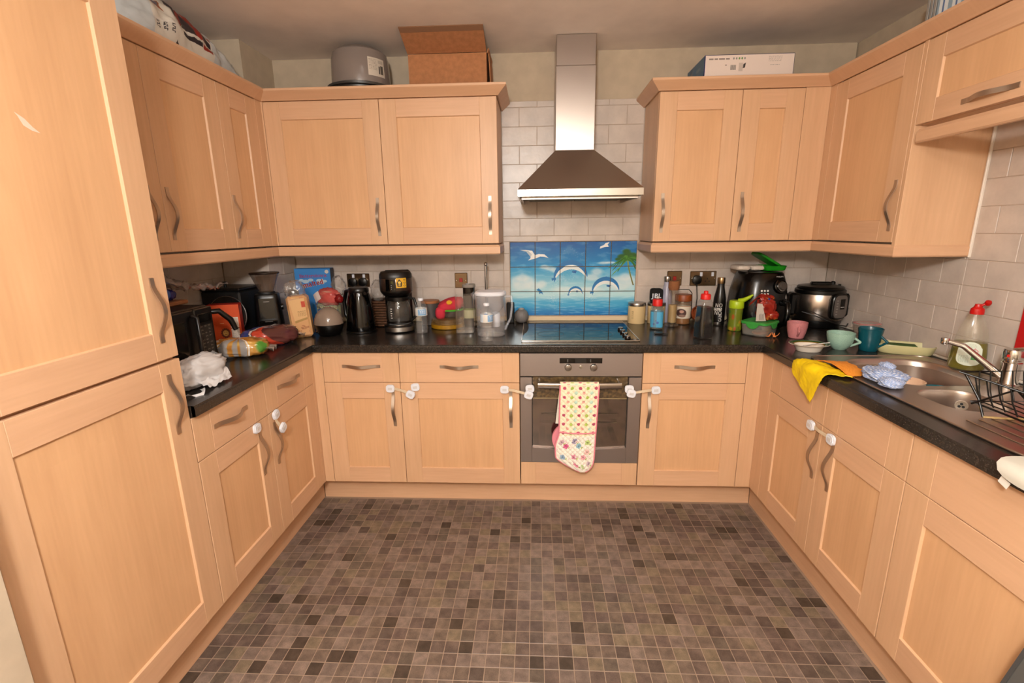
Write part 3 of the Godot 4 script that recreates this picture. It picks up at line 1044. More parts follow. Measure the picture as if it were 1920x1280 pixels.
func hood() -> void:
	var t := thing("cooker_hood", "stainless steel chimney cooker hood above the hob", "cooker hood")
	var st := brushed("hood steel", Color(0.72, 0.68, 0.65), 0.36, 0.6)
	var zc := 0.235
	# chimney: a tall folded cover with its upper telescoping sleeve
	part("chimney", S().box(Vector3(0.1885, 1.857, 0.001), Vector3(0.3885, 2.255, zc), 0.0015), st, t)
	part("chimney_sleeve", S().box(Vector3(0.1905, 2.2555, 0.001), Vector3(0.3865, 2.3955, zc - 0.002), 0.0015), st, t)
	# canopy: the truncated pyramid
	var s := S()
	s.sg = -1
	var lo := [Vector3(-0.001, 1.646, 0.498), Vector3(0.597, 1.646, 0.498), Vector3(0.597, 1.646, 0.002), Vector3(-0.001, 1.646, 0.002)]
	var hi := [Vector3(0.1885, 1.857, zc), Vector3(0.3885, 1.857, zc), Vector3(0.3885, 1.857, 0.002), Vector3(0.1885, 1.857, 0.002)]
	for k in 4:
		var a: Vector3 = lo[k]
		var b: Vector3 = lo[(k + 1) % 4]
		s.quad(a, b, hi[(k + 1) % 4], hi[k], (a + b) * 0.5 - Vector3(0.298, 1.6, 0.25))
	s.quad(hi[0], hi[1], hi[2], hi[3], Vector3.UP)
	part("canopy", s, st, t)
	# rim band and the recessed underside
	s = S()
	for r in [[Vector3(-0.001, 1.612, 0.488), Vector3(0.597, 1.646, 0.500)], [Vector3(-0.001, 1.612, 0.002), Vector3(0.010, 1.646, 0.488)], [Vector3(0.586, 1.612, 0.002), Vector3(0.597, 1.646, 0.488)]]:
		s.box(r[0], r[1], 0.0012)
	part("rim", s, brushed("rim steel", Color(0.70, 0.67, 0.63), 0.28, 0.3), t)
	part("underside", S().box(Vector3(0.010, 1.620, 0.003), Vector3(0.586, 1.626, 0.487)), mat("hood underside", Color(0.42, 0.41, 0.37), 0.4, 1.0), t)
	for k in 2:
		var x := 0.050 + k * 0.252
		var f := part("filter", S().box(Vector3(x, 1.6125, 0.05), Vector3(x + 0.244, 1.6195, 0.45), 0.002), mat("filter mesh", Color(0.33, 0.33, 0.27), 0.5, 1.0), t)
		part("catch", S().box(Vector3(x + 0.10, 1.608, 0.40), Vector3(x + 0.145, 1.612, 0.415), 0.001), st, f)
	part("lower_skirt", S().box(Vector3(0.016, 1.600, 0.004), Vector3(0.024, 1.620, 0.45), 0.001).box(Vector3(0.572, 1.600, 0.004), Vector3(0.580, 1.620, 0.45), 0.001).box(Vector3(0.016, 1.600, 0.452), Vector3(0.580, 1.6195, 0.458), 0.001), st, t)

func oven() -> void:
	var t := thing("oven", "built-in steel oven under the hob with a glass door", "oven")
	var st := brushed("oven steel", Color(0.66, 0.625, 0.61), 0.48, 0.2)
	var z := ZB
	var x0 := 0.0075
	var x1 := 0.6075
	part("body", S().box(Vector3(x0 + 0.004, 0.285, 0.06), Vector3(x1 - 0.004, 0.862, z - 0.022)), mat("oven body", Color(0.1, 0.1, 0.1), 0.5), t)
	part("control_panel", S().box(Vector3(x0, 0.746, z - 0.02), Vector3(x1, 0.865, z + 0.002), 0.0015), st, t)
	var d := part("display", S().box(Vector3(0.203, 0.8135, z + 0.0021), Vector3(0.412, 0.8405, z + 0.0035), 0.0008), M["black gloss"], t)
	var dim := mat("display mark", Color(0.42, 0.42, 0.40), 0.5)
	part("mark", S().box(Vector3(0.279, 0.816, z + 0.0036), Vector3(0.333, 0.838, z + 0.0041)), mat("display window", Color(0.13, 0.125, 0.12), 0.3), d)
	for x in [0.240, 0.243, 0.352, 0.355]:
		part("mark", S().box(Vector3(x, 0.820, z + 0.0036), Vector3(x + 0.0016, 0.835, z + 0.0041)), dim, d)
	for x in [0.245, 0.3695]:
		var kp := part("knob", S().lathe([[0.0, 0.0]], 3) if false else knob(Vector3(x, 0.795, z + 0.002), 0.0175, 0.02), mat("oven knob", Color(0.58, 0.555, 0.53), 0.32, 1.0), t)
		part("pointer", S().box(Vector3(x - 0.0008, 0.806, z + 0.0215), Vector3(x + 0.0008, 0.812, z + 0.0228)), mat("knob mark", Color(0.2, 0.2, 0.2), 0.5), kp)
	part("button", knob(Vector3(0.307, 0.797, z + 0.002), 0.0075, 0.008), mat("oven button", Color(0.72, 0.70, 0.66), 0.3, 1.0), t)
	# door: steel frame with a pane whose lower edge bows
	var dr := sub("door", t)
	var f := S()
	f.box(Vector3(x0, 0.2805, z - 0.02), Vector3(0.066, 0.7415, z + 0.004), 0.0012)
	f.box(Vector3(0.546, 0.2805, z - 0.02), Vector3(x1, 0.7415, z + 0.004), 0.0012)
	var low: Array = [Vector2(0.066, 0.2805), Vector2(0.546, 0.2805), Vector2(0.546, 0.3625)]
	for k in range(1, 16):
		var u := k / 16.0
		low.append(Vector2(lerpf(0.546, 0.066, u), 0.3625 - 0.011 * sin(PI * u)))
	low.append(Vector2(0.066, 0.3625))
	f.prism(low, z - 0.02, z + 0.004)
	part("frame", f, st, dr)
	var gl := clear("oven glass", Color(0.03, 0.025, 0.02, 0.06), 0.03)
	part("glass", S().box(Vector3(0.0655, 0.350, z - 0.004), Vector3(0.5465, 0.7415, z + 0.003), 0.001), gl, dr)
	# the chamber seen through the pane: brown upper baffle, dark hollow, two wire shelves
	var grime := world_tex(mat("oven grime", Color(0.60, 0.47, 0.27), 0.5), mottle(256, 0.05, 88, 0.35, 1.0, Color.WHITE, 0.3), 3.0)
	part("baffle", S().box(Vector3(0.07, 0.630, z - 0.018), Vector3(0.542, 0.7405, z - 0.008), 0.001), grime, dr)
	part("seal", S().tube([Vector3(0.072, 0.628, z - 0.006), Vector3(0.540, 0.628, z - 0.006)], 0.003, 6), mat("seal", Color(0.62, 0.54, 0.38), 0.6), dr)
	part("dark_lining", S().box(Vector3(0.07, 0.352, z - 0.018), Vector3(0.542, 0.6265, z - 0.012)), mat("oven lining", Color(0.64, 0.58, 0.54), 0.05, 1.0), dr)
	for y in [0.498, 0.546]:
		part("shelf_rail", S().tube([Vector3(0.115, y, z - 0.0095), Vector3(0.497, y, z - 0.0095)], 0.0016, 5), mat("shelf wire", Color(0.32, 0.25, 0.17), 0.5), dr)
	# handle: a broad curved bar standing off the pane
	var h := S()
	var path: Array = []
	for k in 17:
		var u := k / 16.0
		var x := lerpf(0.096, 0.504, u)
		path.append(Vector3(x, 0.712, z + 0.044 + 0.006 * sin(PI * u)))
	h.sheet(16, 10, func(u: float, v: float) -> Vector3:
		var a := TAU * v
		return Vector3(lerpf(0.096, 0.504, u), 0.712 + 0.0155 * sin(a), z + 0.044 + 0.008 * sin(PI * u) + 0.005 * cos(a)), 0.0)
	part("handle", h, mat("handle bar", Color(0.72, 0.69, 0.66), 0.25, 1.0), dr)
	for x in [0.103, 0.497]:
		part("handle_post", S().tube([Vector3(x, 0.715, z + 0.003), Vector3(x, 0.716, z + 0.045)], 0.0085, 12), mat("handle bar", Color.WHITE), dr)
	# wood panel below
	var b := thing("oven_housing", "plain wood panel under the oven", "panel")
	var q := sub("filler_front", b)
	for r in [[0.0085, 0.085], [0.53, 0.6065]]:
		part("stile", S().box(Vector3(r[0], 0.1525, z - 0.02), Vector3(r[1], 0.2765, z), 0.001), M["wood stile"], q)
	part("panel", S().box(Vector3(0.0852, 0.1525, z - 0.02), Vector3(0.5298, 0.2765, z), 0.001), M["wood rail"], q)
	part("shelf", S().box(Vector3(0.006, 0.1506, 0.05), Vector3(0.609, 0.168, z - 0.021)), M["wood rail"], b)

# a round knob facing the viewer
func knob(at: Vector3, r: float, d: float) -> Shape:
	var s := Shape.new()
	s.xf = Transform3D(Basis(Vector3.RIGHT, PI / 2), at)
	s.lathe([[r * 1.0, 0.0], [r, d * 0.72], [r * 0.9, d * 0.95], [r * 0.75, d], [0.0, d]], 28)
	return s

func hob() -> void:
	var t := thing("hob", "black glass hob with a steel front trim and four knobs", "hob")
	var x0 := 0.018
	var x1 := 0.597
	part("glass", S().box(Vector3(x0, WT + 0.001, 0.052), Vector3(x1, WT + 0.0085, 0.5615), 0.002), mat("hob glass", Color(0.014, 0.014, 0.016), 0.04), t)
	var tr := S()
	tr.box(Vector3(x0 - 0.004, WT + 0.0004, 0.562), Vector3(x1 + 0.004, WT + 0.0095, 0.5695), 0.002)
	tr.box(Vector3(x0 - 0.005, WT + 0.0004, 0.050), Vector3(x0 - 0.0004, WT + 0.009, 0.562), 0.001)
	tr.box(Vector3(x1 + 0.0004, WT + 0.0004, 0.050), Vector3(x1 + 0.005, WT + 0.009, 0.562), 0.001)
	part("trim", tr, M["chrome"], t)
	var ring := mat("hob ring", Color(0.07, 0.07, 0.075), 0.3)
	for q in [[0.165, 0.19, 0.09], [0.165, 0.42, 0.07], [0.40, 0.19, 0.07], [0.40, 0.42, 0.09]]:
		part("cooking_zone", S().lathe([[q[2] - 0.0015, WT + 0.0085], [q[2] - 0.0015, WT + 0.0089], [q[2], WT + 0.0089], [q[2], WT + 0.0085]], 40, Vector3(q[0], 0, q[1])), ring, t)
	for k in 4:
		var z: float = [0.315, 0.382, 0.452, 0.520][k]
		var kb := part("knob", S().lathe([[0.0165, WT + 0.0086], [0.0155, WT + 0.011], [0.0140, WT + 0.014], [0.0130, WT + 0.020], [0.0110, WT + 0.022], [0.0, WT + 0.0225]], 24, Vector3(0.547, 0, z)), M["black gloss"], t)
		part("knob_cap", S().lathe([[0.0135, WT + 0.0190], [0.0135, WT + 0.0225], [0.0100, WT + 0.0240], [0.0, WT + 0.0245]], 20, Vector3(0.547, 0, z)), M["chrome"], kb)

# ---------------------------------------------------------------- printed sea mural of fifteen tiles
func tile_mural() -> void:
	var w := 750
	var h := 450
	var im := Image.create(w, h, false, Image.FORMAT_RGB8)
	var n := FastNoiseLite.new()
	n.seed = 5
	n.frequency = 0.012
	n.fractal_octaves = 4
	for y in h:
		for x in w:
			var c: Color
			var v := float(y)
			if v < 306:
				c = Color("125fa8").lerp(Color("2490cc"), clampf(v / 160.0, 0, 1)).lerp(Color("a9d9e4"), smoothstep(110, 300, v))
				c = c.lerp(Color("ffffff"), clampf(n.get_noise_2d(x * 0.7, y * 2.2) * 0.4, 0, 0.16))
			else:
				var k := (v - 306) / 144.0
				c = Color("b9e2ea").lerp(Color("4aa9d6"), smoothstep(0.08, 0.45, k)).lerp(Color("1672bb"), smoothstep(0.5, 1.0, k))
				c = c.lerp(Color("e8f6fa"), clampf(n.get_noise_2d(x * 0.6, y * 5.0) * 0.8, 0, 0.30))
			im.set_pixel(x, y, c)
	# clouds
	var cl := Color(0.90, 0.93, 0.93, 0.62)
	for q in [[35, 235, 45, 40], [75, 215, 48, 34], [110, 235, 55, 40], [60, 270, 75, 34], [140, 268, 60, 34], [205, 150, 34, 16], [240, 158, 40, 18], [275, 170, 45, 20], [190, 255, 38, 30], [560, 130, 50, 10], [600, 128, 40, 8], [640, 235, 55, 36], [690, 215, 50, 34], [720, 240, 60, 44], [655, 275, 90, 32], [490, 215, 60, 28], [520, 180, 48, 28], [330, 290, 110, 22], [480, 290, 120, 20]]:
		paint_disc(im, Vector2(q[0], q[1]), Vector2(q[2], q[3]), cl, 0.55)
	# gulls
	var gull := Color(0.93, 0.93, 0.92)
	paint_poly(im, [Vector2(58, 46), Vector2(95, 46), Vector2(135, 52), Vector2(150, 78), Vector2(170, 72), Vector2(205, 74), Vector2(232, 98), Vector2(205, 90), Vector2(180, 88), Vector2(150, 100), Vector2(108, 112), Vector2(125, 96), Vector2(118, 74), Vector2(98, 58)], gull)
	paint_poly(im, [Vector2(98, 58), Vector2(60, 46), Vector2(110, 52), Vector2(132, 74), Vector2(125, 90)], Color(0.72, 0.77, 0.80))
	paint_poly(im, [Vector2(535, 30), Vector2(556, 22), Vector2(566, 10), Vector2(590, 4), Vector2(578, 20), Vector2(588, 32), Vector2(560, 34), Vector2(532, 44)], gull)
	# dolphins: back, belly and fins, arched to the right
	for d in [[365, 150, 1.0], [575, 245, 0.82], [395, 287, 0.44]]:
		var o := Vector2(d[0], d[1])
		var k: float = d[2]
		var back: Array = []
		var belly: Array = []
		for i in 21:
			var u := i / 20.0
			var a := lerpf(-1.30, 1.28, u)
			var p := Vector2(sin(a) * 98, 92 - cos(a) * 105)
			var th := 50.0 * pow(sin(PI * clampf(u * 0.92 + 0.06, 0, 1)), 0.75)
			var nrm := Vector2(sin(a), -cos(a))
			back.append(o + (p + nrm * th * 0.55) * k)
			belly.append(o + (p - nrm * th * 0.55) * k)
		var mid: Array = []
		for i in 21:
			mid.append(back[i].lerp(belly[i], 0.55))
		var lower := belly.duplicate()
		lower.reverse()
		var midr := mid.duplicate()
		midr.reverse()
		paint_poly(im, mid + lower, Color(0.90, 0.93, 0.93))
		paint_poly(im, back + midr, Color("2a78b8"))
		paint_poly(im, [o + Vector2(-30, -22) * k, o + Vector2(2, -44) * k, o + Vector2(28, -20) * k], Color("2a78b8"))
		paint_poly(im, [o + Vector2(6, 22) * k, o + Vector2(36, 22) * k, o + Vector2(28, 40) * k, o + Vector2(8, 34) * k], Color("2a68a8"))
		paint_poly(im, [o + Vector2(-92, 62) * k, o + Vector2(-116, 70) * k, o + Vector2(-112, 86) * k, o + Vector2(-100, 78) * k, o + Vector2(-98, 96) * k, o + Vector2(-88, 74) * k], Color("2a78b8"))
	paint_poly(im, [Vector2(155, 292), Vector2(170, 282), Vector2(178, 288), Vector2(192, 300), Vector2(198, 318), Vector2(184, 306), Vector2(176, 316), Vector2(172, 300)], Color("2f7fba"))
	# spray
	for i in 150:
		var a := rng.randf_range(-1.25, 0.2)
		paint_disc(im, Vector2(370 + sin(a) * rng.randf_range(95, 125), 258 - cos(a) * rng.randf_range(20, 110) + 60 * (1 - cos(a))), Vector2.ONE * rng.randf_range(1.0, 2.4), Color(1, 1, 1, 0.5), 0.8)
	for i in 40:
		paint_disc(im, Vector2(rng.randf_range(320, 470), rng.randf_range(40, 110)), Vector2.ONE * rng.randf_range(1.0, 2.0), Color(1, 1, 1, 0.7), 0.8)
	for i in 120:
		paint_disc(im, Vector2(rng.randfn(265, 26), rng.randfn(345, 26)), Vector2(rng.randf_range(1.5, 4), rng.randf_range(1.5, 3)), Color(0.94, 0.97, 0.98, 0.5), 0.9)
		paint_disc(im, Vector2(rng.randfn(480, 22), rng.randfn(325, 18)), Vector2(rng.randf_range(1.5, 4), rng.randf_range(1.5, 3)), Color(0.94, 0.97, 0.98, 0.45), 0.9)
	# palm
	for i in 26:
		var u := i / 25.0
		paint_disc(im, Vector2(lerpf(700, 738, pow(u, 1.3)), lerpf(118, 262, u)), Vector2.ONE * 4.2, Color("8a9a3a").lerp(Color("6d6a3c"), u))
	for q in [[700, 84, 44, 26], [660, 92, 30, 18], [735, 88, 26, 24], [690, 62, 30, 20], [640, 108, 22, 12]]:
		paint_disc(im, Vector2(q[0], q[1]), Vector2(q[2], q[3]), Color("2c5f2a"), 0.5)
	for f in 30:
		var a := lerpf(-PI * 1.18, PI * 0.18, f / 29.0) + rng.randf_range(-0.1, 0.1)
		var l := rng.randf_range(40, 112)
		var g := Color("225a22").lerp(Color("4f9436"), rng.randf())
		for i in 34:
			var u := i / 33.0
			var p := Vector2(698 + cos(a) * l * u, 104 + sin(a) * l * u * 0.62 + 46 * u * u)
			var q := 9.0 * (1.0 - 0.6 * u) + 2.0
			for s in [-1.0, 1.0]:
				paint_poly(im, [p, p + Vector2(3.4, 0), p + Vector2(cos(a) * 5.0 + s * q * 0.4, q * 1.3)], g)
	for i in 20:
		var u := i / 19.0
		paint_poly(im, [Vector2(690 - 70 * u, 118 + 66 * u), Vector2(696 - 70 * u, 118 + 66 * u), Vector2(672 - 70 * u, 142 + 66 * u)], Color("5f9a3a"))
	var m := printed("mural print", im, 0.12)
	var t := thing("tile_mural", "fifteen-tile sea mural of dolphins, gulls and a palm behind the hob", "tile mural")
	part("grout", S().box(Vector3(-0.0685, 0.9445, -0.006), Vector3(0.6825, 1.3885, -0.002)), world_tex(mat("mural grout", Color(0.62, 0.57, 0.50), 0.9), mottle(128, 0.2, 71, 0.25, 1.0, Color.WHITE, 0.5), 9.0), t)
	for r in 3:
		for c in 5:
			var x0 := -0.0675 + c * 0.15
			var y1 := 1.3875 - r * 0.1476
			var s := S()
			var lo := Vector3(x0 + 0.0022, y1 - 0.1454, -0.006)
			var hi := Vector3(x0 + 0.1478, y1 - 0.0022, 0.0)
			s.box(lo, Vector3(hi.x, hi.y, -0.0008), 0.0008)
			s.sg = -1
			var u0 := c / 5.0 + 0.002
			var u1 := (c + 1) / 5.0 - 0.002
			var v0 := r / 3.0 + 0.003
			var v1 := (r + 1) / 3.0 - 0.003
			var face := S()
			face.sg = -1
			var e := 0.001
			face.quad(Vector3(lo.x + e, lo.y + e, hi.z), Vector3(hi.x - e, lo.y + e, hi.z), Vector3(hi.x - e, hi.y - e, hi.z), Vector3(lo.x + e, hi.y - e, hi.z), Vector3.BACK, Vector2(u0, v1), Vector2(u1, v1), Vector2(u1, v0), Vector2(u0, v0))
			for q in [[Vector3(lo.x + e, lo.y + e, hi.z), Vector3(hi.x - e, lo.y + e, hi.z), Vector3(0, -e, -e), Vector2(u0, v1), Vector2(u1, v1)], [Vector3(lo.x + e, hi.y - e, hi.z), Vector3(hi.x - e, hi.y - e, hi.z), Vector3(0, e, -e), Vector2(u0, v0), Vector2(u1, v0)], [Vector3(lo.x + e, lo.y + e, hi.z), Vector3(lo.x + e, hi.y - e, hi.z), Vector3(-e, 0, -e), Vector2(u0, v1), Vector2(u0, v0)], [Vector3(hi.x - e, lo.y + e, hi.z), Vector3(hi.x - e, hi.y - e, hi.z), Vector3(e, 0, -e), Vector2(u1, v1), Vector2(u1, v0)]]:
				face.quad(q[0], q[1], q[1] + q[2], q[0] + q[2], q[2] + Vector3(0, 0, 0.002), q[3], q[4], q[4], q[3])
			face.box(lo, Vector3(hi.x, hi.y, hi.z - 0.0012), 0.0)
			part("tile", face, m, t)

# ---------------------------------------------------------------- quilted double oven glove over the oven handle
func oven_glove() -> void:
	var t := thing("oven_glove", "quilted spotted double oven glove with pink binding hanging over the oven handle", "oven glove")
	var w := 256
	var h := 512
	var im := canvas(w, h, Color("eee3c4"))
	# upper half: spots in a diagonal grid; lower half: birds and flowers
	var spots := [Color("b8506a"), Color("a9bf5a"), Color("e0a89a"), Color("b9d6c4")]
	for r in 11:
		for c in 5:
			var x := 28 + c * 52 + (26 if r % 2 else 0)
			var k := (c if r % 2 == 0 else c + 2) % 2 + (0 if r % 2 == 0 else 2)
			paint_disc(im, Vector2(x, 14 + r * 26), Vector2(12.5, 10.5), spots[k], 0.25)
	rect(im, 0, 292, w, 220, Color("ece6d8"))
	for q in [[66, 352, "d0608a"], [150, 350, "8fb9c8"], [206, 330, "b3c87a"], [44, 420, "8fa9c0"], [120, 418, "d88aa0"], [182, 420, "e0a0a8"], [100, 470, "d07a90"], [216, 460, "c8b0b8"], [206, 388, "e2b8b0"], [34, 330, "c9a8b0"], [158, 478, "b5c890"], [118, 322, "9a90a8"]]:
		var c := Color(q[2])
		for k in 5:
			var a := TAU * k / 5
			paint_disc(im, Vector2(q[0] + cos(a) * 11, q[1] + sin(a) * 10), Vector2(9, 8), c, 0.3)
		paint_disc(im, Vector2(q[0], q[1]), Vector2(7, 6), c.darkened(0.25), 0.3)
		paint_poly(im, [Vector2(q[0] + 12, q[1] + 8), Vector2(q[0] + 30, q[1] + 4), Vector2(q[0] + 18, q[1] + 18)], Color("a8bd6a"))
	for i in 30:
		var p := Vector2(rng.randf_range(8, 248), rng.randf_range(300, 500))
		paint_disc(im, p, Vector2(7, 5), Color(0.80, 0.55, 0.62, 0.7), 0.2)
		paint_disc(im, p, Vector2(4, 3), Color("ece6d8"))
	var cloth := printed("glove print", im, 0.9)
	var pink := mat("pink binding", Color(0.87, 0.53, 0.58), 0.85)
	# outline of the front: a band, then a mitt with its thumb to the left
	var z0 := ZB + 0.068
	var quilt := func(p: Vector2) -> float:
		var a := (p.x + p.y) / 0.0245
		var b := (p.x - p.y) / 0.0245
		return 0.0055 * pow(absf(sin(PI * a)) * absf(sin(PI * b)), 0.45)
	var left := func(y: float) -> float:
		if y > 0.47:
			return lerpf(0.2015, 0.2045, (y - 0.47) / 0.25)
		var u := (0.47 - y) / 0.21
		return 0.2015 - 0.014 * smoothstep(0.0, 0.35, u) - 0.004 * sin(PI * clampf(u / 0.7, 0, 1)) + 0.118 * pow(clampf((u - 0.62) / 0.38, 0, 1), 1.35)
	var right := func(y: float) -> float:
		if y > 0.34:
			return lerpf(0.3765, 0.3905, (y - 0.34) / 0.38)
		var u := (0.34 - y) / 0.082
		return 0.3765 - 0.052 * (1.0 - sqrt(maxf(0.0, 1.0 - u * u)))
	var top := 0.722
	var bot := 0.260
	var f := func(u: float, v: float) -> Vector3:
		var y := lerpf(top, bot, v)
		var x := lerpf(left.call(y), right.call(y), u)
		var e := minf(minf(u, 1.0 - u) * 12.0, minf(1.0, (1.0 - v) * 18.0))
		return Vector3(x, y, z0 - 0.008 * v + quilt.call(Vector2(x, y)) * clampf(e, 0, 1) + 0.004 * sin(PI * u))
	var s := S()
	s.sheet(56, 136, f, 0.007)
	part("front_mitt", s, cloth, t)
	# over the bar and down behind
	var g := func(u: float, v: float) -> Vector3:
		var a := lerpf(-0.2, PI, clampf(v * 3.0, 0, 1))
		var r := 0.0155
		var x := lerpf(0.2045, 0.3905, u)
		if v < 0.3334:
			return Vector3(x, 0.716 + r * sin(a), ZB + 0.052 + r * cos(a) * 1.05)
		var w2 := (v - 0.3333) / 0.6667
		return Vector3(x - 0.02 * w2, 0.716 - 0.21 * w2, ZB + 0.036 - 0.012 * w2 + 0.003 * sin(u * 9))
	part("back_fold", S().sheet(12, 36, g, 0.006), cloth, t)
	# the second mitt behind, its thumb showing at the left
	var bm: Array = []
	for k in 14:
		var a := k / 13.0
		bm.append(Vector2(0.206 - 0.039 * sin(PI * pow(a, 0.8)), 0.50 - 0.16 * a))
	bm.append(Vector2(0.24, 0.33))
	bm.append(Vector2(0.25, 0.50))
	part("back_thumb", S().prism(bm, ZB + 0.030, ZB + 0.050, true), pink, t)
	# bindings
	var edge: Array = []
	for k in 61:
		var y := lerpf(top, bot + 0.001, k / 60.0)
		edge.append(Vector3(left.call(y), y, z0 - 0.008 * k / 60.0 + 0.001))
	var redge: Array = []
	for k in 61:
		var y := lerpf(bot + 0.001, top, k / 60.0)
		redge.append(Vector3(right.call(y), y, z0 - 0.008 * (60 - k) / 60.0 + 0.001))
	part("binding", S().tube(edge + redge, 0.0048, 7), pink, t)
	var mid: Array = []
	for k in 13:
		var u := k / 12.0
		mid.append(Vector3(lerpf(0.2000, 0.3785, u), 0.476 - 0.004 * sin(PI * u) + 0.003 * (1 - u), z0 + 0.003 + 0.004 * sin(PI * u)))
	part("binding", S().tube(mid, 0.0042, 7), pink, t)
	

# ---------------------------------------------------------------- sink, tap and what lies about them
func oval(rx: float, rz: float, sq: float, n := 48) -> PackedVector2Array:
	var p := PackedVector2Array()
	for i in n:
		var a := TAU * i / n
		var k := pow(pow(absf(cos(a)), sq) + pow(absf(sin(a)), sq), -1.0 / sq)
		p.append(Vector2(cos(a) * k * rx, sin(a) * k * rz))
	return p

func sink() -> void:
	var t := thing("sink", "stainless steel inset sink with one and a half bowls and a ridged drainer", "sink")
	var st := mat("sink steel", Color(0.74, 0.69, 0.65), 0.33, 1.0)
	var big := Vector3(1.511, WT, 1.068)
	var small := Vector3(1.432, WT, 1.385)
	var plate := CSGPolygon3D.new()
	plate.name = "deck"
	var cx := 1.490
	var cz := 1.338
	var out := oval(0.246, 0.494, 14.0, 64)
	for i in out.size():
		out[i] += Vector2(cx, -cz)
	plate.polygon = out
	plate.depth = 0.004
	plate.material = st
	plate.rotation.x = -PI / 2
	plate.position.y = WT + 0.0044
	for q in [[big, 0.182, 0.180, 3.6], [small, 0.098, 0.102, 3.0], [Vector3(1.432, 0, 1.66), 0.0, 0.0, 2.0]]:
		if q[1] == 0.0:
			continue
		var hole := CSGPolygon3D.new()
		hole.name = "opening"
		var o := oval(q[1], q[2], q[3])
		for i in o.size():
			o[i] += Vector2(q[0].x, -q[0].z)
		hole.polygon = o
		hole.depth = 0.02
		hole.position.z = 0.008
		hole.operation = CSGShape3D.OPERATION_SUBTRACTION
		hole.material = st
		plate.add_child(hole, true)
	t.add_child(plate)
	# rolled outer rim
	var rim: Array = []
	for p in out:
		rim.append(Vector3(p.x, WT + 0.0043, -p.y))
	part("rim", S().tube(rim, 0.0036, 8, true), st, t)
	for q in [[big, 0.182, 0.180, 3.6, 0.152, "main_bowl"], [small, 0.098, 0.102, 3.0, 0.105, "half_bowl"]]:
		var d: float = q[4]
		var s := S()
		s.lathe([[1.012, 0.0045], [0.995, 0.003], [0.975, -0.006], [0.955, -0.02], [0.93, -d + 0.05], [0.90, -d + 0.02], [0.82, -d + 0.004], [0.70, -d], [0.10, -d - 0.003], [0.0, -d - 0.003]].map(func(e): return [e[0], e[1] + WT]), 56, Vector3(q[0].x, 0, q[0].z), q[3], q[1], q[2])
		var b := part(q[5], s, st, t)
		part("waste", S().lathe([[0.036, -d + 0.0005], [0.034, -d + 0.003], [0.024, -d + 0.002], [0.022, -d - 0.001], [0.0, -d - 0.001]].map(func(e): return [e[0], e[1] + WT]), 28, Vector3(q[0].x, 0, q[0].z)), M["chrome"], b)
		for k in 3:
			var a := TAU * k / 3 + 0.4
			part("waste_hole", S().lathe([[0.006, WT - d - 0.0008], [0.006, WT - d + 0.0002], [0.0, WT - d + 0.0002]], 12, Vector3(q[0].x + cos(a) * 0.012, 0, q[0].z + sin(a) * 0.012)), M["black matt"], b)
	var fx := Transform3D(Basis(Vector3.UP, atan2(-0.68, 0.73)) * Basis(Vector3.RIGHT, PI / 2 - 0.1), Vector3(1.5025, 0.868, 1.3095))
	var ov := part("overflow", S().lathe([[0.0175, -0.006], [0.0175, 0.002], [0.0155, 0.0035], [0.0115, 0.003], [0.0110, 0.001], [0.0, 0.001]], 28), mat("overflow ring", Color(0.60, 0.54, 0.47), 0.35), t, fx)
	for k in 3:
		var a := TAU * k / 3 + 0.5
		part("overflow_hole", S().lathe([[0.0042, 0.0], [0.0042, 0.0016], [0.0, 0.0016]], 12, Vector3(cos(a) * 0.0058, 0, sin(a) * 0.0058)), M["black matt"], ov)
	# drainer ridges
	for k in 10:
		var x := 1.300 + k * 0.0385
		var z0 := 1.53 + 0.012 * absf(k - 4.5) * 0.4
		part("drainer_ridge", S().box(Vector3(x, WT + 0.0040, z0), Vector3(x + 0.011, WT + 0.0078, 1.79), 0.0016), st, t)

func sink_things() -> void:
	tap()
	dish_rack()
	washing_up()
	cups()
	cloths()

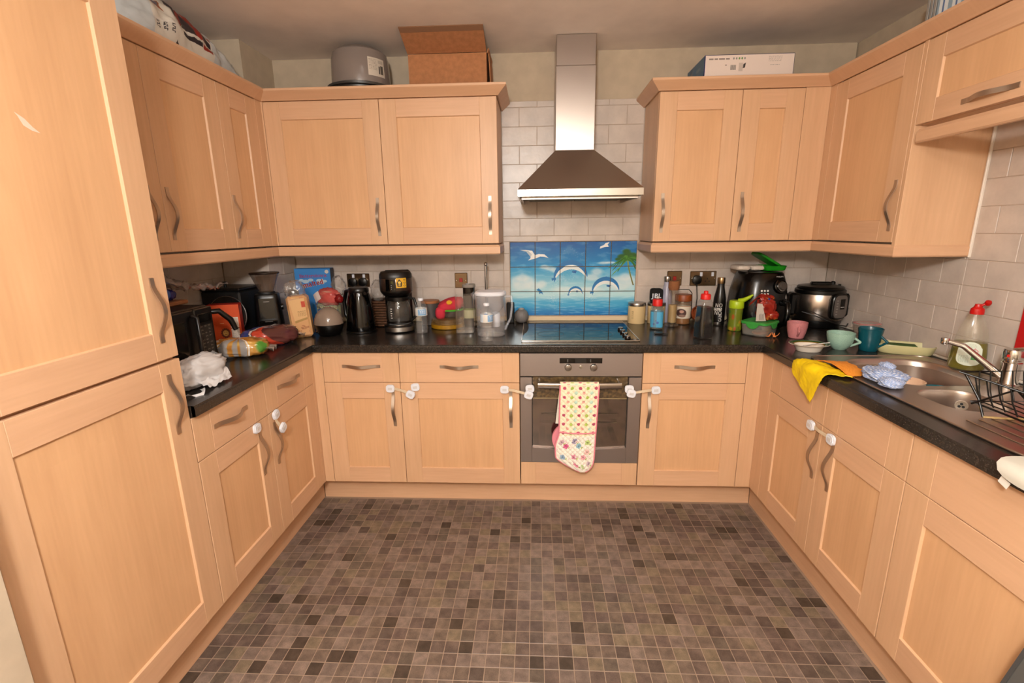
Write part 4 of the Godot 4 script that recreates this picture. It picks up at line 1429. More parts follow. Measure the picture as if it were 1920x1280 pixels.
func tap() -> void:
	var t := thing("tap", "chrome mixer tap with a long swivel spout behind the sink", "tap", Vector3(1.700, WT + 0.0046, 1.240))
	var ch: Material = M["chrome"]
	part("body", S().lathe([[0.030, 0.0], [0.030, 0.006], [0.026, 0.010], [0.0255, 0.075], [0.0270, 0.079], [0.0270, 0.083], [0.0235, 0.086], [0.0235, 0.090], [0.0275, 0.094], [0.0280, 0.118], [0.0250, 0.127], [0.0, 0.130]], 32), ch, t)
	var lv := part("lever", S().tube([Vector3(0.0, 0.124, 0.0), Vector3(0.012, 0.136, 0.03), Vector3(0.02, 0.143, 0.065)], [0.009, 0.0075, 0.006], 10), ch, t)
	part("hot_mark", S().lathe([[0.0045, 0.0], [0.0045, 0.002], [0.0, 0.0022]], 14), mat("red dot", Color(0.72, 0.06, 0.05), 0.3), lv, Transform3D(Basis(Vector3(0, 0, 1), PI / 2) * Basis(Vector3.RIGHT, 0.5), Vector3(-0.0255, 0.108, 0.010)))
	var pts: Array = []
	var c := Curve3D.new()
	c.add_point(Vector3(-0.010, 0.022, -0.003), Vector3.ZERO, Vector3(-0.04, 0.035, -0.03))
	c.add_point(Vector3(-0.095, 0.120, -0.083), Vector3(0.032, -0.028, 0.028), Vector3(-0.018, 0.011, -0.013))
	c.add_point(Vector3(-0.138, 0.133, -0.110), Vector3(0.02, 0.001, 0.014), Vector3(-0.01, -0.001, -0.006))
	for i in 21:
		pts.append(c.sample_baked(c.get_baked_length() * i / 20.0))
	var rr: Array = []
	for i in 21:
		rr.append(lerpf(0.0125, 0.0085, i / 20.0))
	part("spout", S().tube(pts, rr, 14), ch, t)
	var tip: Vector3 = pts[20]
	part("nozzle", S().lathe([[0.0, 0.010], [0.011, 0.009], [0.0125, 0.004], [0.0125, -0.012], [0.0115, -0.014], [0.0, -0.013]].map(func(q): return [q[0], -q[1]]), 20, tip + Vector3(0, -0.004, 0)), ch, t)

func dish_rack() -> void:
	var o := Vector3(1.345, WT + 0.0075, 1.475)
	var t := thing("dish_rack", "black wire folding dish rack standing on the drainer", "dish rack", o)
	var m := mat("black wire", Color(0.020, 0.020, 0.020), 0.3)
	var L := 0.34   # along z
	var W := 0.31   # along x
	var hy := 0.115
	# upper frame and lower tray
	part("top_frame", S().tube([Vector3(-0.012, hy, -0.005), Vector3(W, hy + 0.006, -0.005), Vector3(W, hy + 0.006, L), Vector3(-0.012, hy, L)], 0.0032, 8, true), m, t)
	part("tray_frame", S().tube([Vector3(0.020, 0.030, 0.012), Vector3(W - 0.03, 0.030, 0.012), Vector3(W - 0.03, 0.030, L - 0.015), Vector3(0.020, 0.030, L - 0.015)], 0.003, 8, true), m, t)
	# crossed legs at both sides
	for x in [0.002, W - 0.012]:
		part("leg", S().tube([Vector3(x - 0.010, hy, 0.005), Vector3(x + 0.006, 0.05, 0.045), Vector3(x + 0.006, 0.004, 0.070)], 0.0034, 8), m, t)
		part("brace", S().tube([Vector3(x + 0.004, 0.030, 0.030), Vector3(x - 0.002, hy - 0.002, 0.150), Vector3(x + 0.004, 0.030, 0.270)], 0.0030, 8), m, t)
		part("leg", S().tube([Vector3(x - 0.010, hy, L - 0.005), Vector3(x + 0.006, 0.05, L - 0.045), Vector3(x + 0.006, 0.004, L - 0.070)], 0.0034, 8), m, t)
	# upright prongs and the wires of the tray
	for k in 9:
		var z := 0.030 + k * 0.0345
		part("prong", S().tube([Vector3(0.035, 0.031, z), Vector3(0.010, 0.070, z + 0.004), Vector3(-0.006, hy, z + 0.006)], 0.0020, 6), m, t)
		part("prong", S().tube([Vector3(W - 0.05, 0.031, z), Vector3(W - 0.02, 0.070, z + 0.004), Vector3(W - 0.002, hy + 0.005, z + 0.006)], 0.0020, 6), m, t)
	for k in 8:
		var x := 0.040 + k * 0.031
		part("tray_wire", S().tube([Vector3(x, hy + 0.002, -0.004), Vector3(x + 0.002, 0.060, 0.006), Vector3(x + 0.004, 0.031, 0.016), Vector3(x + 0.004, 0.0305, L - 0.016)], 0.0019, 6), m, t)
	# feet and the worn handle ends
	var worn := mat("worn coating", Color(0.66, 0.55, 0.36), 0.6)
	for z in [0.070, L - 0.070]:
		part("foot", S().tube([Vector3(0.008, 0.030, z - 0.016), Vector3(0.008, 0.0045, z), Vector3(0.060, 0.0040, z + 0.010), Vector3(0.13, 0.0040, z + 0.014)], 0.0034, 8), worn, t)

func washing_up() -> void:
	# bottle of washing-up liquid: an oval waisted bottle
	var t := thing("washing_up_bottle", "clear bottle of green washing-up liquid with a red cap against the right wall", "bottle", Vector3(1.727, WT + 0.005, 1.046), -0.62)
	var body := [[0.0, 0.0], [0.048, 0.0], [0.0535, 0.006], [0.0545, 0.03], [0.0530, 0.065], [0.0490, 0.10], [0.0450, 0.135], [0.0380, 0.165], [0.0270, 0.195], [0.0200, 0.210], [0.0165, 0.218]]
	part("liquid", S().lathe([[0.0, 0.003], [0.046, 0.003], [0.0518, 0.009], [0.0530, 0.03], [0.0514, 0.065], [0.0474, 0.10], [0.0462, 0.108], [0.0, 0.108]], 40, Vector3.ZERO, 2.4, 1.0, 0.62), mat("green liquid", Color(0.40, 0.36, 0.012), 0.12), t)
	part("bottle", S().lathe(body, 40, Vector3.ZERO, 2.4, 1.0, 0.62), clear("soap bottle", Color(0.80, 0.80, 0.66, 0.06)), t)
	var im := canvas(128, 160, Color("d8e0cf"))
	small_print(im, 12, 12, 90, 30, 5, Color("a7b5a0"))
	paint_poly(im, [Vector2(88, 40), Vector2(108, 60), Vector2(88, 80), Vector2(68, 60)], Color("c8606a"))
	paint_poly(im, [Vector2(88, 45), Vector2(103, 60), Vector2(88, 75), Vector2(73, 60)], Color("e6e2d8"))
	rect(im, 86, 52, 4, 11, Color("333333"))
	rect(im, 86, 65, 4, 4, Color("333333"))
	rect(im, 74, 92, 34, 26, Color("4f9a58"))
	small_print(im, 10, 92, 56, 50, 9, Color("8aa08a"))
	var lb := printed("soap label", im, 0.35)
	var prof: Array = []
	for k in 13:
		prof.append(k / 12.0)
	var f := func(u: float, v: float) -> Vector3:
		var y := lerpf(0.112, 0.022, v)
		var half: float = 0.66 * sqrt(maxf(0.0, 1.0 - pow((0.067 - y) / 0.0455, 4.0)))
		if y > 0.09:
			half *= 0.92
		var a := PI / 2 + (0.5 - u) * 2.0 * half
		var k := pow(pow(absf(cos(a)), 2.4) + pow(absf(sin(a)), 2.4), -1.0 / 2.4)
		var r := lerpf(0.0552, 0.0492, clampf((y - 0.03) / 0.08, 0, 1)) + 0.0006
		return Vector3(cos(a) * k * r, y, sin(a) * k * r * 0.62 + 0.0004)
	part("label", S().sheet(20, 20, f, 0.0), lb, t)
	var cp := part("cap", S().lathe([[0.0, 0.214], [0.0200, 0.214], [0.0205, 0.222], [0.0195, 0.234], [0.0130, 0.240], [0.0105, 0.246], [0.0100, 0.252], [0.0, 0.253]], 28, Vector3.ZERO, 2.0, 1.0, 0.85), mat("red cap", Color(0.72, 0.045, 0.03), 0.35), t)
	part("flip_lid", S().lathe([[0.0, -0.008], [0.0085, -0.007], [0.0105, 0.0], [0.0085, 0.007], [0.0, 0.008]], 18), M["red cap"], cp, Transform3D(Basis(Vector3.RIGHT, 0.6), Vector3(0.024, 0.2575, 0.0)))
	part("hinge", S().tube([Vector3(0.008, 0.246, 0), Vector3(0.017, 0.254, 0)], 0.0045, 8), M["red cap"], cp)
	# clear tub with a pink lid
	t = thing("food_tub", "small clear food tub with a pink-edged lid behind the teal mug", "tub", Vector3(1.715, WT + 0.001, 0.500), 0.1)
	part("tub", S().lathe([[0.0, 0.0], [0.040, 0.0], [0.043, 0.004], [0.050, 0.068], [0.0515, 0.070], [0.0485, 0.068], [0.0415, 0.006], [0.0, 0.003]], 40, Vector3.ZERO, 4.5, 1.0, 0.8), clear("frosted tub", Color(0.78, 0.70, 0.64, 0.22), 0.25), t)
	part("lid", S().lathe([[0.0525, 0.066], [0.0545, 0.068], [0.0545, 0.080], [0.0520, 0.083], [0.0, 0.083]], 40, Vector3.ZERO, 4.5, 1.0, 0.8), clear("tub lid", Color(0.80, 0.72, 0.68, 0.28), 0.25), t)
	part("seal", S().lathe([[0.0470, 0.0745], [0.0515, 0.0745], [0.0515, 0.0785], [0.0470, 0.0785]], 40, Vector3.ZERO, 4.5, 1.0, 0.8), mat("pink seal", Color(0.80, 0.30, 0.34), 0.5), t)
	# yellow washing-up tray with its scourer
	t = thing("sponge_tray", "pale yellow plastic tray beside the sink holding a sponge", "tray", Vector3(1.700, WT + 0.0005, 0.772), -0.45)
	part("tray", S().lathe([[0.0, 0.0], [0.086, 0.0], [0.092, 0.006], [0.099, 0.036], [0.101, 0.037], [0.100, 0.039], [0.096, 0.037], [0.089, 0.009], [0.083, 0.005], [0.0, 0.004]], 44, Vector3.ZERO, 4.0, 1.05, 0.55), clear("tray plastic", Color(0.86, 0.83, 0.62, 0.7), 0.3), t)
	var sp := thing("sponge", "yellow sponge with a green scourer top in the pale yellow tray", "sponge", Vector3(1.694, WT + 0.0055, 0.764), -0.45)
	part("sponge", S().box(Vector3(-0.052, 0.0, -0.026), Vector3(0.052, 0.022, 0.026), 0.004), world_tex(mat("sponge foam", Color(0.85, 0.74, 0.25), 0.9), mottle(128, 0.25, 91, 0.7, 1.0, Color.WHITE, 0.3), 9.0), sp)
	part("scourer", S().box(Vector3(-0.052, 0.0222, -0.026), Vector3(0.052, 0.030, 0.026), 0.003), world_tex(mat("scourer", Color(0.33, 0.45, 0.20), 0.95), mottle(128, 0.3, 92, 0.55, 1.0, Color.WHITE, 0.4), 9.0), sp)
	# red chopping board against the wall
	t = thing("chopping_board", "red plastic chopping board hung on the wall behind the tap", "chopping board", Vector3(1.7785, 1.012, 1.285), 0.0)
	var bd := S()
	bd.xf = Transform3D(Basis(Vector3.UP, -PI / 2) * Basis(Vector3.RIGHT, -0.01), Vector3.ZERO)
	var pl: Array = []
	for q in [[-0.125, 0.0, PI, 1.5 * PI], [0.125, 0.0, 1.5 * PI, TAU], [0.125, 0.30, 0.0, PI / 2], [-0.125, 0.30, PI / 2, PI]]:
		for k in 7:
			var a: float = lerpf(q[2], q[3], k / 6.0)
			pl.append(Vector2(q[0] - signf(q[0]) * 0.018 + cos(a) * 0.018, q[1] + (0.018 if q[1] < 0.1 else -0.018) + sin(a) * 0.018))
	bd.prism(pl, -0.004, 0.004)
	part("board", bd, mat("red board", Color(0.72, 0.05, 0.055), 0.45), t)
	part("hook", S().tube([Vector3(0.006, 0.29, 0), Vector3(-0.012, 0.288, 0), Vector3(-0.014, 0.300, 0)], 0.003, 8), M["chrome"], t)

# a mug with an outer and an inner wall; its handle points along angle a
func mug(called: String, label: String, at: Vector3, prof: Array, thick: float, m: Material, a: float, hy0: float, hy1: float, hout: float, rim: Material = null) -> Node3D:
	var t := thing(called, label, "mug", at)
	var top: float = prof[prof.size() - 1][1]
	var full := [[0.0, 0.0]] + prof
	full.append([prof[prof.size() - 1][0] - thick * 0.5, top + 0.0012])
	for i in range(prof.size() - 1, -1, -1):
		full.append([maxf(prof[i][0] - thick, 0.0), maxf(prof[i][1] - 0.0005, thick)])
	full.append([0.0, thick])
	part("cup", S().lathe(full, 40), m, t)
	var d := Vector3(cos(a), 0, sin(a))
	var rad := func(y: float) -> float:
		for i in prof.size() - 1:
			if y >= prof[i][1] and y <= prof[i + 1][1]:
				return lerpf(prof[i][0], prof[i + 1][0], (y - prof[i][1]) / maxf(prof[i + 1][1] - prof[i][1], 1e-5))
		return prof[0][0]
	var c := Curve3D.new()
	var r1: float = rad.call(hy1)
	var r0: float = rad.call(hy0)
	c.add_point(d * (r1 - 0.002) + Vector3(0, hy1, 0), Vector3.ZERO, d * hout * 0.9 + Vector3(0, 0.004, 0))
	c.add_point(d * (maxf(r0, r1) + hout) + Vector3(0, lerpf(hy0, hy1, 0.55), 0), Vector3(0, (hy1 - hy0) * 0.32, 0), Vector3(0, -(hy1 - hy0) * 0.32, 0))
	c.add_point(d * (r0 - 0.002) + Vector3(0, hy0, 0), d * hout * 0.8 + Vector3(0, -0.002, 0), Vector3.ZERO)
	var pts: Array = []
	for i in 19:
		pts.append(c.sample_baked(c.get_baked_length() * i / 18.0))
	part("handle", S().tube(pts, 0.0052, 10), m, t)
	return t

func cups() -> void:
	var pk := world_tex(mat("pink ware", Color(0.80, 0.51, 0.52), 0.5), mottle(128, 0.2, 95, 0.88, 1.0, Color.WHITE, 0.1), 6.0)
	mug("mug", "pink mug with its handle to the viewer by the air fryer", Vector3(1.393, WT + 0.0005, 0.480), [[0.030, 0.0], [0.034, 0.003], [0.041, 0.03], [0.0455, 0.060], [0.0465, 0.080]], 0.004, pk, 1.9, 0.016, 0.062, 0.018)
	var mg := world_tex(mat("mint ware", Color(0.62, 0.76, 0.69), 0.35), mottle(128, 0.3, 96, 0.86, 1.0, Color.WHITE, 0.2), 6.0)
	mug("mug", "wide mint green cup between the white dish and teal mug", Vector3(1.466, WT + 0.0005, 0.706), [[0.026, 0.0], [0.029, 0.004], [0.040, 0.015], [0.0500, 0.036], [0.0545, 0.058], [0.0560, 0.075]], 0.004, mg, 0.62, 0.018, 0.056, 0.022)
	var te := mat("teal ware", Color(0.045, 0.30, 0.35), 0.25)
	mug("mug", "teal mug right of the mint cup", Vector3(1.576, WT + 0.0005, 0.732), [[0.033, 0.0], [0.036, 0.004], [0.040, 0.03], [0.0435, 0.070], [0.0475, 0.096], [0.0485, 0.100]], 0.004, te, 0.98, 0.022, 0.070, 0.026)
	# white dish with a green edge and a spoon in it
	var t := thing("dish", "small white two-handled dish with a green rim before the mint cup", "dish", Vector3(1.310, WT + 0.0005, 0.742), -0.12)
	var wh := mat("white glaze", Color(0.86, 0.82, 0.77), 0.2)
	part("bowl", S().lathe([[0.0, 0.0], [0.047, 0.0], [0.050, 0.003], [0.058, 0.022], [0.063, 0.0285], [0.061, 0.0292], [0.047, 0.006], [0.0, 0.004]], 44, Vector3.ZERO, 2.1, 1.0, 0.80), wh, t)
	part("rim", S().lathe([[0.0595, 0.0275], [0.0640, 0.0290], [0.0790, 0.0320], [0.0795, 0.0335], [0.0640, 0.0315], [0.0595, 0.0295]], 48, Vector3.ZERO, 2.1, 1.0, 0.80), mat("green glaze", Color(0.11, 0.30, 0.13), 0.25), t)
	part("edge_line", S().lathe([[0.0590, 0.0285], [0.0615, 0.0300], [0.0610, 0.0310], [0.0585, 0.0297]], 44, Vector3.ZERO, 2.1, 1.0, 0.80), mat("ochre glaze", Color(0.66, 0.46, 0.16), 0.3), t)
	part("foot_rim", S().lathe([[0.0800, 0.0318], [0.0815, 0.0330], [0.0800, 0.0340]], 48, Vector3.ZERO, 2.1, 1.0, 0.80), wh, t)
	var sp := thing("spoon", "small metal spoon resting across the white dish", "spoon", Vector3(1.328, WT + 0.026, 0.735), -0.35)
	part("stem", S().tube([Vector3(-0.035, -0.008, 0.002), Vector3(0.02, 0.006, 0.0), Vector3(0.045, 0.011, 0.0), Vector3(0.066, 0.015, 0.002)], [0.003, 0.0022, 0.002, 0.0028], 8), M["steel"], sp)
	part("spoon_bowl", S().blob(Vector3(-0.048, -0.012, 0.002), Vector3(0.018, 0.004, 0.011), 1.0, null, 18, 10), M["steel"], sp)
	# things left in the main bowl
	t = thing("bowl", "cream bowl lying in the main sink bowl", "bowl", Vector3(1.562, WT - 0.1485, 0.992))
	part("bowl", S().lathe([[0.0, 0.0], [0.034, 0.0], [0.040, 0.006], [0.056, 0.055], [0.062, 0.092], [0.060, 0.093], [0.053, 0.057], [0.037, 0.010], [0.0, 0.006]], 40), mat("cream glaze", Color(0.86, 0.72, 0.60), 0.3), t)
	part("band", S().lathe([[0.0560, 0.0560], [0.0592, 0.0760], [0.0575, 0.0760], [0.0545, 0.0560]].map(func(q): return [q[0] + 0.0012, q[1]]), 40), mat("rose band", Color(0.74, 0.45, 0.42), 0.35), t)
	t = thing("bowl", "teal bowl standing in the main sink bowl beside the cream one", "bowl", Vector3(1.632, WT - 0.1485, 1.074))
	part("bowl", S().lathe([[0.0, 0.003], [0.026, 0.003], [0.030, 0.008], [0.048, 0.050], [0.053, 0.083], [0.051, 0.084], [0.045, 0.052], [0.027, 0.013], [0.0, 0.010]], 40), mat("teal plate glaze", Color(0.06, 0.36, 0.40), 0.25), t)
	part("foot_ring", S().lathe([[0.026, 0.0], [0.028, 0.0], [0.028, 0.004], [0.026, 0.004]], 28), M["teal plate glaze"], t)

func cloths() -> void:
	# yellow rubber glove draped over the worktop edge
	var t := thing("rubber_glove", "yellow rubber glove with an orange lining hanging over the sink edge", "rubber glove")
	var ye := mat("yellow rubber", Color(0.94, 0.80, 0.02), 0.55)
	var og := mat("orange lining", Color(0.92, 0.58, 0.18), 0.75)
	var n := FastNoiseLite.new()
	n.seed = 12
	n.frequency = 9.0
	var hang := func(x: float, z: float) -> Vector3:
		# lay a point on the worktop, or let it fall over the rolled edge
		var edge := XR - 0.014
		if x >= edge:
			return Vector3(x, WT + 0.0100, z)
		var d := edge - x
		var a := minf(d / 0.014, PI / 2)
		var dn := maxf(d - 0.022, 0.0)
		return Vector3(edge - 0.014 * sin(a) - 0.006 * a / 1.57, WT + 0.0100 - 0.0175 * (1.0 - cos(a)) - dn, z)
	var f := func(u: float, v: float) -> Vector3:
		var A := Vector2(1.035, 1.075)    # low corner of the cuff
		var B := Vector2(1.110, 0.930)    # other corner of the cuff
		var C := Vector2(1.245, 0.945)
		var D := Vector2(1.232, 1.170)
		var p := A.lerp(B, v).lerp(D.lerp(C, v), u)
		p += (Vector2(0.010, -0.02) * sin(PI * u)) * v
		var q: Vector3 = hang.call(p.x, p.y)
		var bump := 0.012 * sin(PI * v) * sin(PI * clampf(u * 1.1, 0, 1)) + 0.005 * n.get_noise_2d(u * 3.0, v * 2.0) + 0.0035 * sin(v * 15.0 + u * 3.0) * (1.0 - u * 0.4)
		return q + (Vector3(-0.7, 0.5, 0) if p.x < XR - 0.02 else Vector3(-0.1, 1, 0)) * maxf(bump, -0.002)
	part("cuff", S().sheet(30, 26, f, 0.0025), ye, t)
	var g := func(u: float, v: float) -> Vector3:
		var p := Vector2(1.222, 1.165).lerp(Vector2(1.235, 0.942), v).lerp(Vector2(1.300, 1.140).lerp(Vector2(1.330, 0.965), v), u)
		var tip := 0.010 * absf(sin(v * PI * 2.5)) * u
		return Vector3(p.x + tip, WT + 0.0105 + 0.017 * sin(PI * v) * (1.0 - u * u * 0.7) + 0.003 * n.get_noise_2d(u * 4.0 + 5.0, v * 3.0), p.y)
	part("hand", S().sheet(20, 26, g, 0.003), og, t)
	# blue checked dishcloth in a heap on the sink rim
	t = thing("dishcloth", "crumpled blue and white checked dishcloth on the sink rim", "dishcloth")
	var im := canvas(128, 128, Color("c9cfdc"))
	for i in 16:
		for j in 16:
			if (i + j) % 2 == 0:
				rect(im, i * 8, j * 8, 8, 8, Color("7f95c2"))
			elif i % 2 == 0:
				rect(im, i * 8, j * 8, 8, 8, Color("a9b6d2"))
	var cm := printed("check cloth", im, 0.95)
	cm.uv1_scale = Vector3(2.2, 1.6, 1)
	var fold := func(d: Vector3) -> float: return 0.34 * n.get_noise_3d(d.x * 0.16, d.y * 0.2, d.z * 0.16 + 3.0) + 0.16 * n.get_noise_3d(d.x * 0.4, d.y * 0.4, d.z * 0.4)
	part("heap", S().blob(Vector3(1.318, WT + 0.030, 1.205), Vector3(0.055, 0.024, 0.075), 0.9, fold, 40, 24), cm, t)
	part("fold", S().blob(Vector3(1.350, WT + 0.046, 1.165), Vector3(0.022, 0.020, 0.028), 0.9, fold, 30, 18), cm, t)
	part("fold", S().blob(Vector3(1.292, WT + 0.025, 1.275), Vector3(0.035, 0.018, 0.035), 0.9, fold, 30, 18), cm, t)
	# white pot holder over the edge
	t = thing("pot_holder", "white padded cloth with a teal print lying over the worktop edge at the right", "pot holder")
	var pm := canvas(128, 128, Color("e8e2d4"))
	paint_disc(pm, Vector2(64, 70), Vector2(30, 9), Color("2f95ad"), 0.15)
	paint_poly(pm, [Vector2(86, 66), Vector2(112, 58), Vector2(104, 72), Vector2(112, 84)], Color("2f95ad"))
	var h := func(u: float, v: float) -> Vector3:
		var a := TAU * u
		var k := pow(pow(absf(cos(a)), 2.6) + pow(absf(sin(a)), 2.6), -1.0 / 2.6) * v
		var p := Vector2(1.214 + cos(a) * k * 0.080, 1.880 + sin(a) * k * 0.090)
		var q: Vector3 = hang.call(p.x, p.y)
		return q + (Vector3(-0.75, 0.4, 0) if p.x < XR - 0.02 else Vector3(0, 1, 0)) * (0.004 * (1.0 - v * v))
	var hs := Shape.new()
	hs.sheet(36, 12, h, 0.006, true)
	part("pad", hs, mat("white cotton", Color(0.78, 0.76, 0.71), 0.9), t)
	part("print", S().prism([Vector2(0, 0.0), Vector2(0.02, 0.006), Vector2(0.05, 0.005), Vector2(0.07, 0.0), Vector2(0.05, -0.005), Vector2(0.02, -0.006)], 0.0, 0.0006), mat("teal print", Color(0.05, 0.38, 0.50), 0.8), t, Transform3D(Basis(Vector3.UP, -0.9) * Basis(Vector3.RIGHT, -PI / 2), Vector3(1.190, WT + 0.0150, 1.850)))
	part("care_tag", S().prism([Vector2(0, 0), Vector2(0.024, 0), Vector2(0.024, 0.018), Vector2(0, 0.018)], 0.0, 0.0006), mat("tag white", Color(0.88, 0.86, 0.82), 0.8), t, Transform3D(Basis(Vector3.UP, -PI / 2) * Basis(Vector3.BACK, -0.35), Vector3(1.1548, 0.876, 1.818)))

# ---------------------------------------------------------------- things on the worktop right of the hob
func socket_plate(called: String, label: String, x0: float, x1: float, y0: float, y1: float, switches: Array, holes: Array, red := false) -> Node3D:
	var t := thing(called, label, "socket", Vector3(0, 0, 0.0))
	var pl := mat("brass plate", Color(0.46, 0.38, 0.29), 0.3, 1.0)
	part("plate", S().box(Vector3(x0, y0, 0.0005), Vector3(x1, y1, 0.0085), 0.003), pl, t)
	for s in switches:
		part("rocker", S().box(Vector3(s.x - (0.010 if red else 0.0075), s.y - 0.012, 0.0087), Vector3(s.x + (0.010 if red else 0.0075), s.y + 0.012, 0.0125), 0.0015), mat("red rocker", Color(0.60, 0.06, 0.05), 0.35) if red else M["white plastic"], t)
	for s in holes:
		for q in [[-0.011, -0.006, 0.004, 0.0022], [0.011, -0.006, 0.004, 0.0022], [0.0, 0.009, 0.0022, 0.0045]]:
			part("socket_hole", S().box(Vector3(s.x + q[0] - q[2], s.y + q[1] - q[3], 0.0086), Vector3(s.x + q[0] + q[2], s.y + q[1] + q[3], 0.0092)), M["black matt"], t)
	for x in [x0 + 0.010, x1 - 0.010]:
		part("screw", S().lathe([[0.0036, 0.0], [0.003, 0.001], [0.0, 0.0012]], 12), M["chrome"], t, Transform3D(Basis(Vector3.RIGHT, PI / 2), Vector3(x, (y0 + y1) * 0.5, 0.0085)))
	return t

func plug(called: String, label: String, at: Vector3) -> Node3D:
	var t := thing(called, label, "plug", at)
	part("body", S().lathe([[0.0, 0.0], [0.026, 0.0], [0.0265, 0.012], [0.024, 0.020], [0.012, 0.024], [0.0, 0.0245]], 24, Vector3.ZERO, 2.6), M["black plastic"], t, Transform3D(Basis(Vector3.RIGHT, PI / 2), Vector3.ZERO))
	part("cord_grip", S().tube([Vector3(0, -0.020, 0.012), Vector3(0, -0.038, 0.013)], [0.006, 0.0042], 10), M["black plastic"], t)
	return t

func cord(label: String, pts: Array, r: float, called := "cable") -> void:
	var c := Curve3D.new()
	for i in pts.size():
		var a: Vector3 = pts[maxi(i - 1, 0)]
		var b: Vector3 = pts[mini(i + 1, pts.size() - 1)]
		c.add_point(pts[i], (a - b) * 0.18, (b - a) * 0.18)
	var q: Array = []
	for i in 41:
		q.append(c.sample_baked(c.get_baked_length() * i / 40.0))
	tag(part(called, S().tube(q, r, 7), M["black plastic"]), label, "cable")

func turned(a: float, at: Vector3, tilt := 0.0) -> Transform3D:
	return Transform3D(Basis(Vector3.UP, a) * Basis(Vector3.RIGHT, tilt), at)

func right_things() -> void:
	var W := WT + 0.0008
	var steel: Material = M["steel"]
	# cream canisters with steel lids
	var cr := mat("cream enamel", Color(0.88, 0.77, 0.57), 0.35)
	for k in 2:
		var t := thing("canister", ["cream storage canister nearest the hob with a steel lid", "cream canister second from the hob under the small speaker"][k], "canister", Vector3([0.6815, 0.7960][k], W, [0.075, 0.077][k]), 0.0, "cream canisters right of the hob")
		part("body", S().lathe([[0.0, 0.0], [0.048, 0.0], [0.050, 0.003], [0.050, 0.104], [0.0485, 0.106], [0.0, 0.106]], 40), cr, t)
		part("lid", S().lathe([[0.0, 0.104], [0.0512, 0.104], [0.0517, 0.106], [0.0517, 0.119], [0.0500, 0.122], [0.0, 0.1225]], 40), steel, t)
		var word: String = ["SUGAR", "COFFEE"][k]
		text("lettering", word, 0.0105, mat("faint lettering", Color(0.62, 0.52, 0.38), 0.6), t, Transform3D(Basis(Vector3.UP, -0.62) * Basis(Vector3.BACK, -PI / 2), Vector3(0, 0.056, 0)) if false else Transform3D(Basis(Vector3.UP, -0.65) * Basis(Vector3.BACK, PI / 2), Vector3(sin(-0.65) * 0.0502, 0.054, cos(-0.65) * 0.0502)), 0.0, false, "Droid Serif")
	# small black speaker on the second canister
	var t := thing("speaker", "small black box speaker with white letters standing on the second cream canister", "speaker", Vector3(0.790, W + 0.1228, 0.077), -0.05)
	part("body", S().lathe([[0.0, -0.022], [0.032, -0.022], [0.035, -0.017], [0.035, 0.017], [0.032, 0.022], [0.0, 0.022]].map(func(q): return [q[0], q[1]]), 40, Vector3.ZERO, 6.0, 1.0, 1.15), mat("speaker cloth", Color(0.022, 0.024, 0.026), 0.85), t, Transform3D(Basis(Vector3.RIGHT, PI / 2), Vector3(0, 0.0405, 0)))
	text("lettering", "JBL", 0.026, M["white plastic"], t, Transform3D(Basis(), Vector3(-0.002, 0.040, 0.0222)), 0.0, true)
	# two steel flasks
	t = thing("flask", "pale lilac steel bottle with silver cap behind the blue bottle", "flask", Vector3(0.858, W, 0.045))
	part("body", S().lathe([[0.0, 0.0], [0.030, 0.0], [0.0325, 0.004], [0.0330, 0.130], [0.0310, 0.160], [0.0240, 0.195], [0.0180, 0.222], [0.0172, 0.238], [0.0, 0.238]], 36), mat("lilac steel", Color(0.68, 0.67, 0.74), 0.3), t)
	part("cap", S().lathe([[0.0185, 0.2385], [0.0195, 0.241], [0.0195, 0.266], [0.0180, 0.270], [0.0, 0.2705]], 30), steel, t)
	t = thing("flask", "black steel bottle with white slogan beside the air fryer", "flask", Vector3(1.126, W, 0.155))
	part("body", S().lathe([[0.0325, 0.022], [0.0335, 0.026], [0.0335, 0.128], [0.0315, 0.160], [0.0245, 0.195], [0.0190, 0.222], [0.0182, 0.238], [0.0, 0.238]], 36), mat("black steel", Color(0.075, 0.068, 0.064), 0.28), t)
	part("base_band", S().lathe([[0.0, 0.0], [0.0300, 0.0], [0.0328, 0.004], [0.0330, 0.0215], [0.0, 0.0215]], 36), steel, t)
	part("cap", S().lathe([[0.0195, 0.2385], [0.0205, 0.241], [0.0205, 0.268], [0.0190, 0.272], [0.0, 0.2725]], 30), mat("gold steel", Color(0.66, 0.56, 0.42), 0.3, 1.0), t)
	var wl := mat("white lettering", Color(0.85, 0.83, 0.80), 0.5)
	var lines := [["NO", 0.118, -0.42], ["NO", 0.075, -0.46]]
	for q in lines:
		text("lettering", q[0], 0.020, wl, t, Transform3D(Basis(Vector3.UP, q[2]), Vector3(0, q[1], 0)), 0.0337)
	var strip := S()
	strip.sheet(14, 1, func(u: float, v: float) -> Vector3:
		var a := lerpf(-1.25, 0.10, u)
		return Vector3(sin(a) * 0.0338, lerpf(0.0885, 0.1045, 1.0 - v), cos(a) * 0.0338), 0.0004)
	part("slogan_band", strip, wl, t)
	text("lettering", "PAIN", 0.016, mat("dark lettering", Color(0.06, 0.055, 0.05), 0.5), t, Transform3D(Basis(Vector3.UP, -0.52), Vector3(0, 0.0965, 0)), 0.0342)
	text("lettering", "GAIN", 0.0145, wl, t, Transform3D(Basis(Vector3.UP, -0.10) * Basis(Vector3.BACK, PI / 2), Vector3(-0.002, 0.050, 0.0336)))
	# blue bottle with red cap
	t = thing("drink_bottle", "small blue patterned bottle with a red cap near the hob", "bottle", Vector3(0.757, W, 0.245))
